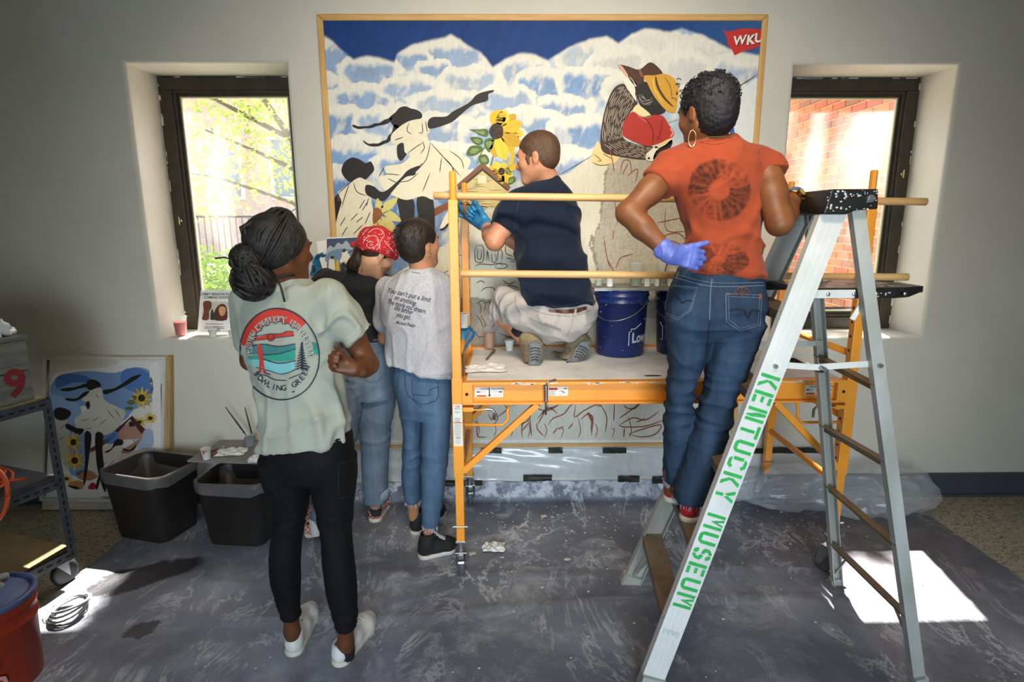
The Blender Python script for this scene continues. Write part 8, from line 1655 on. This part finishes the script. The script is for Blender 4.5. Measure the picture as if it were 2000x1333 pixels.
# orange pail with blue lid, rags on it
M_OP = mat('orange_pail', '#a83417', .4, c2='#992d11', scale=5, bump=.05); pc_ = Vector((-1.955, 1.965, .004)); pl = empty('orange_pail', pc_, 'orange plastic pail with a dusty blue lid beside the steel cart', 'bucket'); r, h = .150, .365
b = MB(); b.lathe([(r*.86, 0), (r*.88, .008), (r*.955, h*.70), (r*1.0, h*.71), (r*1.0, h*.73), (r*.97, h*.74), (r*.985, h*.86), (r*1.02, h*.87), (r*1.02, h*.89), (r*.99, h*.90), (r, h*.98), (r*.96, h*.98)], 48); b.build('body', M_OP, pl, smooth=True, local=True)
b = MB(); b.lathe([(r*1.0, h*.955), (r*1.045, h*.955), (r*1.05, h*1.0), (r*1.02, h*1.012), (r*.94, h*1.012), (r*.92, h*.985), (r*.86, h*.982), (r*.84, h*.99), (.001, h*.99)], 48, cap=False); b.build('lid', mat('dusty_blue_lid', '#27376b', .6, c2='#55618c', scale=9, lo=.5, hi=.75), pl, smooth=True, local=True)
t = MB()
def pp(V, F, a0, z0, k): t.add([((r*.905+.012)*cos(a0+v[0]*k/r), (r*.905+.012)*sin(a0+v[0]*k/r), z0+v[1]*k) for v in V], F)
for a0 in (-1.02, -.86): q = [(0, 0), (.35, -.1), (.5, .9), (.15, 1.0)]; pp(q, tess(q), a0, .135, .034)
q = [(0, 0), (.2, .8), (.8, 1.1), (1.3, .9), (1.4, .2), (1.1, 0), (1.0, .6), (.6, .7), (.4, .4), (.3, 0)]; pp(q, tess(q), -1.0, .07, .036)
t.build('pail_print', mat('pail_pink_print', '#e7a5a0', .6), pl, local=True)
F = Field(*box_of([pc_+Vector((-.02, -.02, h+.05))], .2), .006); z = pc_.z+h+.018
for (a, b_) in (((-.10, -.10, .02), (.02, -.03, .02)), ((-.11, -.03, .022), (.035, .03, .02)), ((-.10, .03, .02), (.01, .085, .024)), ((-.13, -.12, .02), (-.11, .06, .03))): F.cone(pc_+Vector((a[0], a[1], h+a[2])), pc_+Vector((b_[0], b_[1], h+b_[2])), .03, .017, .012)
F.plane((0, 0, pc_.z+h*1.0125), (0, 0, -1)); V, Q = F.surface(1); V = wrinkle(V, Q, .004, (30, 30, 30), 3); tag(mesh('work_glove', V, Q, mat('pale_glove_leather', '#a9a59a', .8, c2='#8f8b80', scale=20, bump=.3), smooth=True), 'pale work glove lying on the blue pail lid', 'glove')
c = PZ(128, 1182, .05); b = MB(); pts = []
for k in range(4): pts += [c+Vector((.085*cos(t*.4+.3*k)*(1-.06*k)+.01*k, .075*sin(t*.4+.3*k), -.03+.012*k+.02*sin(t*.4+k))) for t in range(15)]
b.tube(pts, .0065, 8); q = pts[0]; b.tube([q, q+Vector((-.03, -.07, -.02)), q+Vector((-.06, -.14, -.03)), q+Vector((-.10, -.16, -.025))], .0065, 8); tag(b.build('white_cable', mat('grey_cable', '#a5a6a4', .5), None, smooth=True), 'pale grey cable coiled on the floor beside the orange pail', 'cable')
# ---- long crumpled plastic bundle at the right
F = Field((1.10, 2.98, 0), (2.62, 3.44, .40), .010)
for a, b_, ra, rb in (((1.2, 3.34, .15), (1.7, 3.27, .15), .075, .13), ((1.7, 3.27, .15), (2.2, 3.22, .15), .13, .15), ((2.2, 3.22, .14), (2.46, 3.22, .13), .15, .125), ((1.9, 3.2, .10), (2.3, 3.15, .08), .09, .08)): F.cone(a, b_, ra, rb, .04)
F.plane((0, 0, .008), (0, 0, -1)); F.plane((0, 3.405, 0), (0, 1, 0)); V, Q = F.surface(2); V = wrinkle(V, Q, .028, (3.5, 6, 6), 5); V = wrinkle(V, Q, .016, (6, 12, 16), 8); V = lap(lap(V, Q, .5), Q, .5); V[:, 2] = np.maximum(V[:, 2], .008); V[:, 1] = np.minimum(V[:, 1], 3.425)
tag(mesh('plastic_bundle', V, Q, plastic_mat('crumpled_plastic', .34, '#d5dade'), smooth=True), 'crumpled clear plastic bundle along the wall behind the ladder', 'plastic sheet')
c = PZ(1797, 976, .012); crumple('plaster_flake', c, .02, .015, .012, 'small grey crumb by the end of the plastic bundle', 'debris', mat('plaster_flake', '#c9c6c0', .9), 14.2, .2, 10)
# ================================================================== OUTSIDE
M_GRND = mat('sunlit_paving', '#b9b2a4', .9, c2='#a39c8d', scale=2); tag(MB().box((0, 14, -.35), (40, 20.2, .3)).build('outside_ground', M_GRND), kind='structure')
tag(MB().box((0, 4.022, 3.08), (9, .285, .14)).build('added_eave_1', mat('added_eave_paint', '#cfcabf', .8)), kind='structure')  # unseen slab added outside to cut off the sun patches' near edge
def leaf_mat(name, c, c2):
    m, nt, b = nodes(name); out = nt.nodes['Material Output']; t = tex(nt, 'noise', 5, 3); r = ramp(nt, t.outputs[0], [(.35, lin(c2)), (.65, lin(c))]); df = N(nt, 'BsdfDiffuse'); tr = N(nt, 'BsdfTranslucent'); mx = N(nt, 'MixShader'); mx.inputs[0].default_value = .45
    nt.links.new(r.outputs[0], df.inputs[0]); nt.links.new(r.outputs[0], tr.inputs[0]); nt.links.new(df.outputs[0], mx.inputs[1]); nt.links.new(tr.outputs[0], mx.inputs[2]); nt.links.new(mx.outputs[0], out.inputs[0]); return m
def foliage(name, blobs, size, m, parent, seed):
    r = np.random.default_rng(seed); VV = []; 
    for (c, rad, n) in blobs:
        p = r.normal(size=(n, 3)); p /= np.linalg.norm(p, axis=1)[:, None]; p = p*(r.random((n, 1))**.45)*np.array(rad)+np.array(c); u = r.normal(size=(n, 3)); u /= np.linalg.norm(u, axis=1)[:, None]; w = np.cross(u, r.normal(size=(n, 3))); w /= np.linalg.norm(w, axis=1)[:, None]; s = size*(.6+.8*r.random((n, 1)))
        VV.append(np.stack([p-u*s, p+w*s*.45, p+u*s, p-w*s*.45], 1))
    V = np.concatenate(VV).reshape(-1, 3); o = mesh(name, V, np.arange(len(V)).reshape(-1, 4), m, parent); o['kind'] = 'stuff'; return o
M_LF1, M_LF2, M_BARK = leaf_mat('young_leaf', '#a3b055', '#869a45'), leaf_mat('hedge_leaf', '#8fae3c', '#6d9030'), mat('bark', '#5f5340', .9, c2='#463c2d', scale=12, bump=.4)
t = empty('tree', (-1.0, 6.2, -.2), 'pale green leafy tree standing outside the left window', 'tree'); b = MB()
tr0 = [Vector((-1.75, 6.6, -.2)), Vector((-1.80, 6.6, 1.2)), Vector((-1.92, 6.6, 2.0)), Vector((-2.25, 6.5, 2.6)), Vector((-2.6, 6.4, 3.2)), Vector((-2.8, 6.4, 4.2))]; b.tube(tr0, [.075, .06, .05, .035, .025, .01], 10)
for pts in ([(-1.85, 6.6, 1.6), (-2.3, 6.5, 1.95), (-3.0, 6.4, 2.2), (-3.6, 6.4, 2.3)], [(-1.92, 6.6, 2.0), (-1.7, 6.7, 2.9), (-1.3, 6.8, 4.2), (-.9, 6.9, 5.8)], [(-2.25, 6.5, 2.6), (-3.0, 6.5, 3.0), (-3.6, 6.6, 3.2)], [(-2.6, 6.4, 3.2), (-2.3, 6.6, 4.2), (-1.6, 6.8, 5.4)], [(-2.05, 6.55, 2.2), (-2.7, 6.7, 2.5), (-3.3, 6.8, 2.75)]): b.tube([Vector(p) for p in pts], [.03, .022, .014, .006][:len(pts)], 7)
b.build('trunk', M_BARK, t, smooth=True)
foliage('foliage', [((-2.6, 6.5, 2.9), (1.2, .7, .7), 1700), ((-3.3, 6.4, 2.2), (.8, .6, .5), 900), ((-2.2, 6.6, 2.25), (.5, .5, .35), 380), ((-1.9, 6.7, 3.4), (.8, .6, .6), 800), ((-.74, 7.0, 6.6), (.36, .8, .85), 8000), ((-.6, 7.2, 7.3), (.4, .8, .5), 1500), ((-2.5, 6.5, 4.2), (.6, .5, .5), 700)], .036, M_LF1, t, 3)
t2 = empty('tree', (3.3, 8.6, -.2), 'leafy tree beyond the brick wing whose branch shades the right window', 'tree'); b = MB(); b.tube([Vector((1.2, 8.2, -.2)), Vector((1.25, 8.2, 2.5)), Vector((1.5, 8.0, 5.0)), Vector((2.2, 7.4, 6.5))], [.1, .085, .06, .02], 10); b.build('trunk', M_BARK, t2, smooth=True)
foliage('foliage', [((2.42, 7.0, 6.36), (.22, .3, .12), 330), ((2.70, 7.0, 6.30), (.2, .3, .08), 170), ((2.34, 7.0, 6.72), (.09, .3, .16), 240), ((1.7, 7.6, 6.6), (.42, .5, .6), 2200)], .055, M_LF1, t2, 9)
for i, (c, rad, n, lb) in enumerate((((-2.75, 5.3, 1.12), (.62, .45, .42), 2600, 'bright green rounded hedge bush outside the window, taller and farther from the glass'), ((-2.35, 4.75, .72), (.70, .40, .36), 2400, 'bright green low hedge bush just outside the window sill with the flyer'), ((-1.7, 5.4, 1.0), (.55, .4, .45), 1800, 'bright green hedge bush behind the braided hair'))):
    h = empty('hedge_bush', (c[0], c[1], -.2), lb, 'bush'); b = MB(); b.tube([Vector((c[0], c[1], -.2)), Vector((c[0]+.03, c[1], c[2]-.1))], .03, 8); b.build('stem', M_BARK, h); foliage('foliage', [(c, rad, n), ((c[0], c[1], c[2]-.35), (rad[0]*.9, rad[1]*.9, .4), 900)], .032, M_LF2, h, 20+i)
# steps with railing and the far brick hall
M_CONC = mat('pale_concrete', '#cfcabd', .8, c2='#bdb7a8'); st = empty('stone_steps', (-4.2, 11.2, 0), 'pale stone steps climbing beyond the hedge with an iron railing', 'steps')
for k in range(7): b = MB(); b.box((-4.35+.16*k, 11.4+.30*k, .55+.15*k+.075), (2.2-.1*k, .32, .15), bev=.01); b.build('step', M_CONC, st)
b = MB(); b.box((-4.9, 11.0, .5), (3.0, .25, .95)); b.box((-4.3, 12.4, .2), (2.4, 2.4, .7)); b.build('retaining_wall', M_CONC, st); b = MB(); b.tube([(-6.4, 10.95, 1.85), (-4.9, 10.95, 1.85), (-4.1, 11.1, 1.85), (-3.4, 12.9, 2.75)], .022, 8); b.tube([(-6.4, 10.95, 1.08), (-4.1, 11.1, 1.08)], .016, 8); ra = b.build('handrail', M_BLACK, st, smooth=True); b = MB()
for k in range(20): x = -6.3+k*.115; b.tube([(x, 10.96, .98), (x, 10.96, 1.85)], .008, 6)
b.build('baluster', M_BLACK, st)['kind'] = 'stuff'
M_BR = [mat('brick_orange', '#c06a34', .85, c2='#ae5a2c', scale=30), mat('brick_red', '#ad5530', .85, c2='#96462a', scale=30), mat('brick_brown', '#8f5a38', .85, c2='#7c4b30', scale=30)]; M_MOR = mat('mortar', '#e6cfa6', .9, c2='#d9c096', scale=30)
hall = empty('brick_hall', (-6, 20, -.2), 'pale sunlit brick hall far beyond the steps', 'building'); b = MB(); b.box((-6.5, 20.5, 5), (14, .6, 10.4)); b.build('wall', mat('sunlit_brick', '#cdb09b', .9, c2='#bd9f8b', scale=8), hall)
for x in (-9.2, -7.2, -5.2, -3.2):
    for z in (2.6, 6.0): f = MB(); ring_frame(f, x-.55, x+.55, z-.1, z+1.9, .09, 20.08, 20.2, .0); w = f.build('window', M_WHT, hall); MB().box((x, 20.19, z+.9), (1.0, .02, 1.9)).build('pane', mat('far_glass', '#7d8790', .1), w)
# brick wing at the right: every brick laid
BX = 2.95; wing = tag(MB().box((BX+.30, 6.4, 2.3), (.588, 4.6, 5.6)).build('wall_outside', M_MOR), kind='structure'); C0 = .0677; BL = .2032; meshes = []
for k, m_ in enumerate(M_BR):
    bm = bmesh.new(); bmesh.ops.create_cube(bm, size=1); 
    for v in bm.verts: v.co = Vector((v.co.x*.022, v.co.y*(BL-.014), v.co.z*(C0-.015)))
    me = bpy.data.meshes.new('brick'); bm.to_mesh(me); bm.free(); me.materials.append(m_); meshes.append(me)
random.seed(77); rest = MB(); n = 0; cand = []
for r in range(-4, 66):
    for c in range(23): cand.append((4.15+c*BL+(BL/2 if r % 2 else 0)+.1, .05+r*C0+C0/2))
def seen(y, z): 
    q = Vector((BX, y, z)); zz = zc(q); px, py = 1000+FPX*(q-CAM).dot(CR)/zz, 666.5-FPX*(q-CAM).dot(CU)/zz; return 1535 < px < 1775 and 195 < py < 660
vis = sorted([c for c in cand if seen(*c)], key=lambda c: c[0]); 
for i, (y, z) in enumerate(vis[:300]):
    o = bpy.data.objects.new('brick', random.choices(meshes, (5, 3, 2))[0]); COL.objects.link(o); o.parent = wing; o.location = (BX-.002+random.uniform(-.0015, .0015), y, z)
left = set(vis[300:]) | {c for c in cand if not seen(*c)}
for y, z in sorted(left): rest.m = random.choices((0, 1, 2), (5, 3, 2))[0]; rest.box((BX-.002, y, z), (.022, BL-.014, C0-.015))
o = rest.build('outer_bricks', None, wing, mats=M_BR); o['kind'] = 'stuff'
rl = empty('iron_fence', (2.3, 4.6, -.2), 'low dark iron fence outside the right window sill', 'fence'); b = MB(); b.tube([(1.4, 4.5, 1.06), (2.93, 4.5, 1.06)], .014, 8); b.tube([(1.4, 4.5, .4), (2.93, 4.5, .4)], .012, 8); b.build('rail', M_BLACK, rl, smooth=True)
for k in range(12): b = MB(); b.tube([(1.45+k*.13, 4.5, -.2), (1.45+k*.13, 4.5, 1.05)], .007, 6); b.build('picket', M_BLACK, rl)
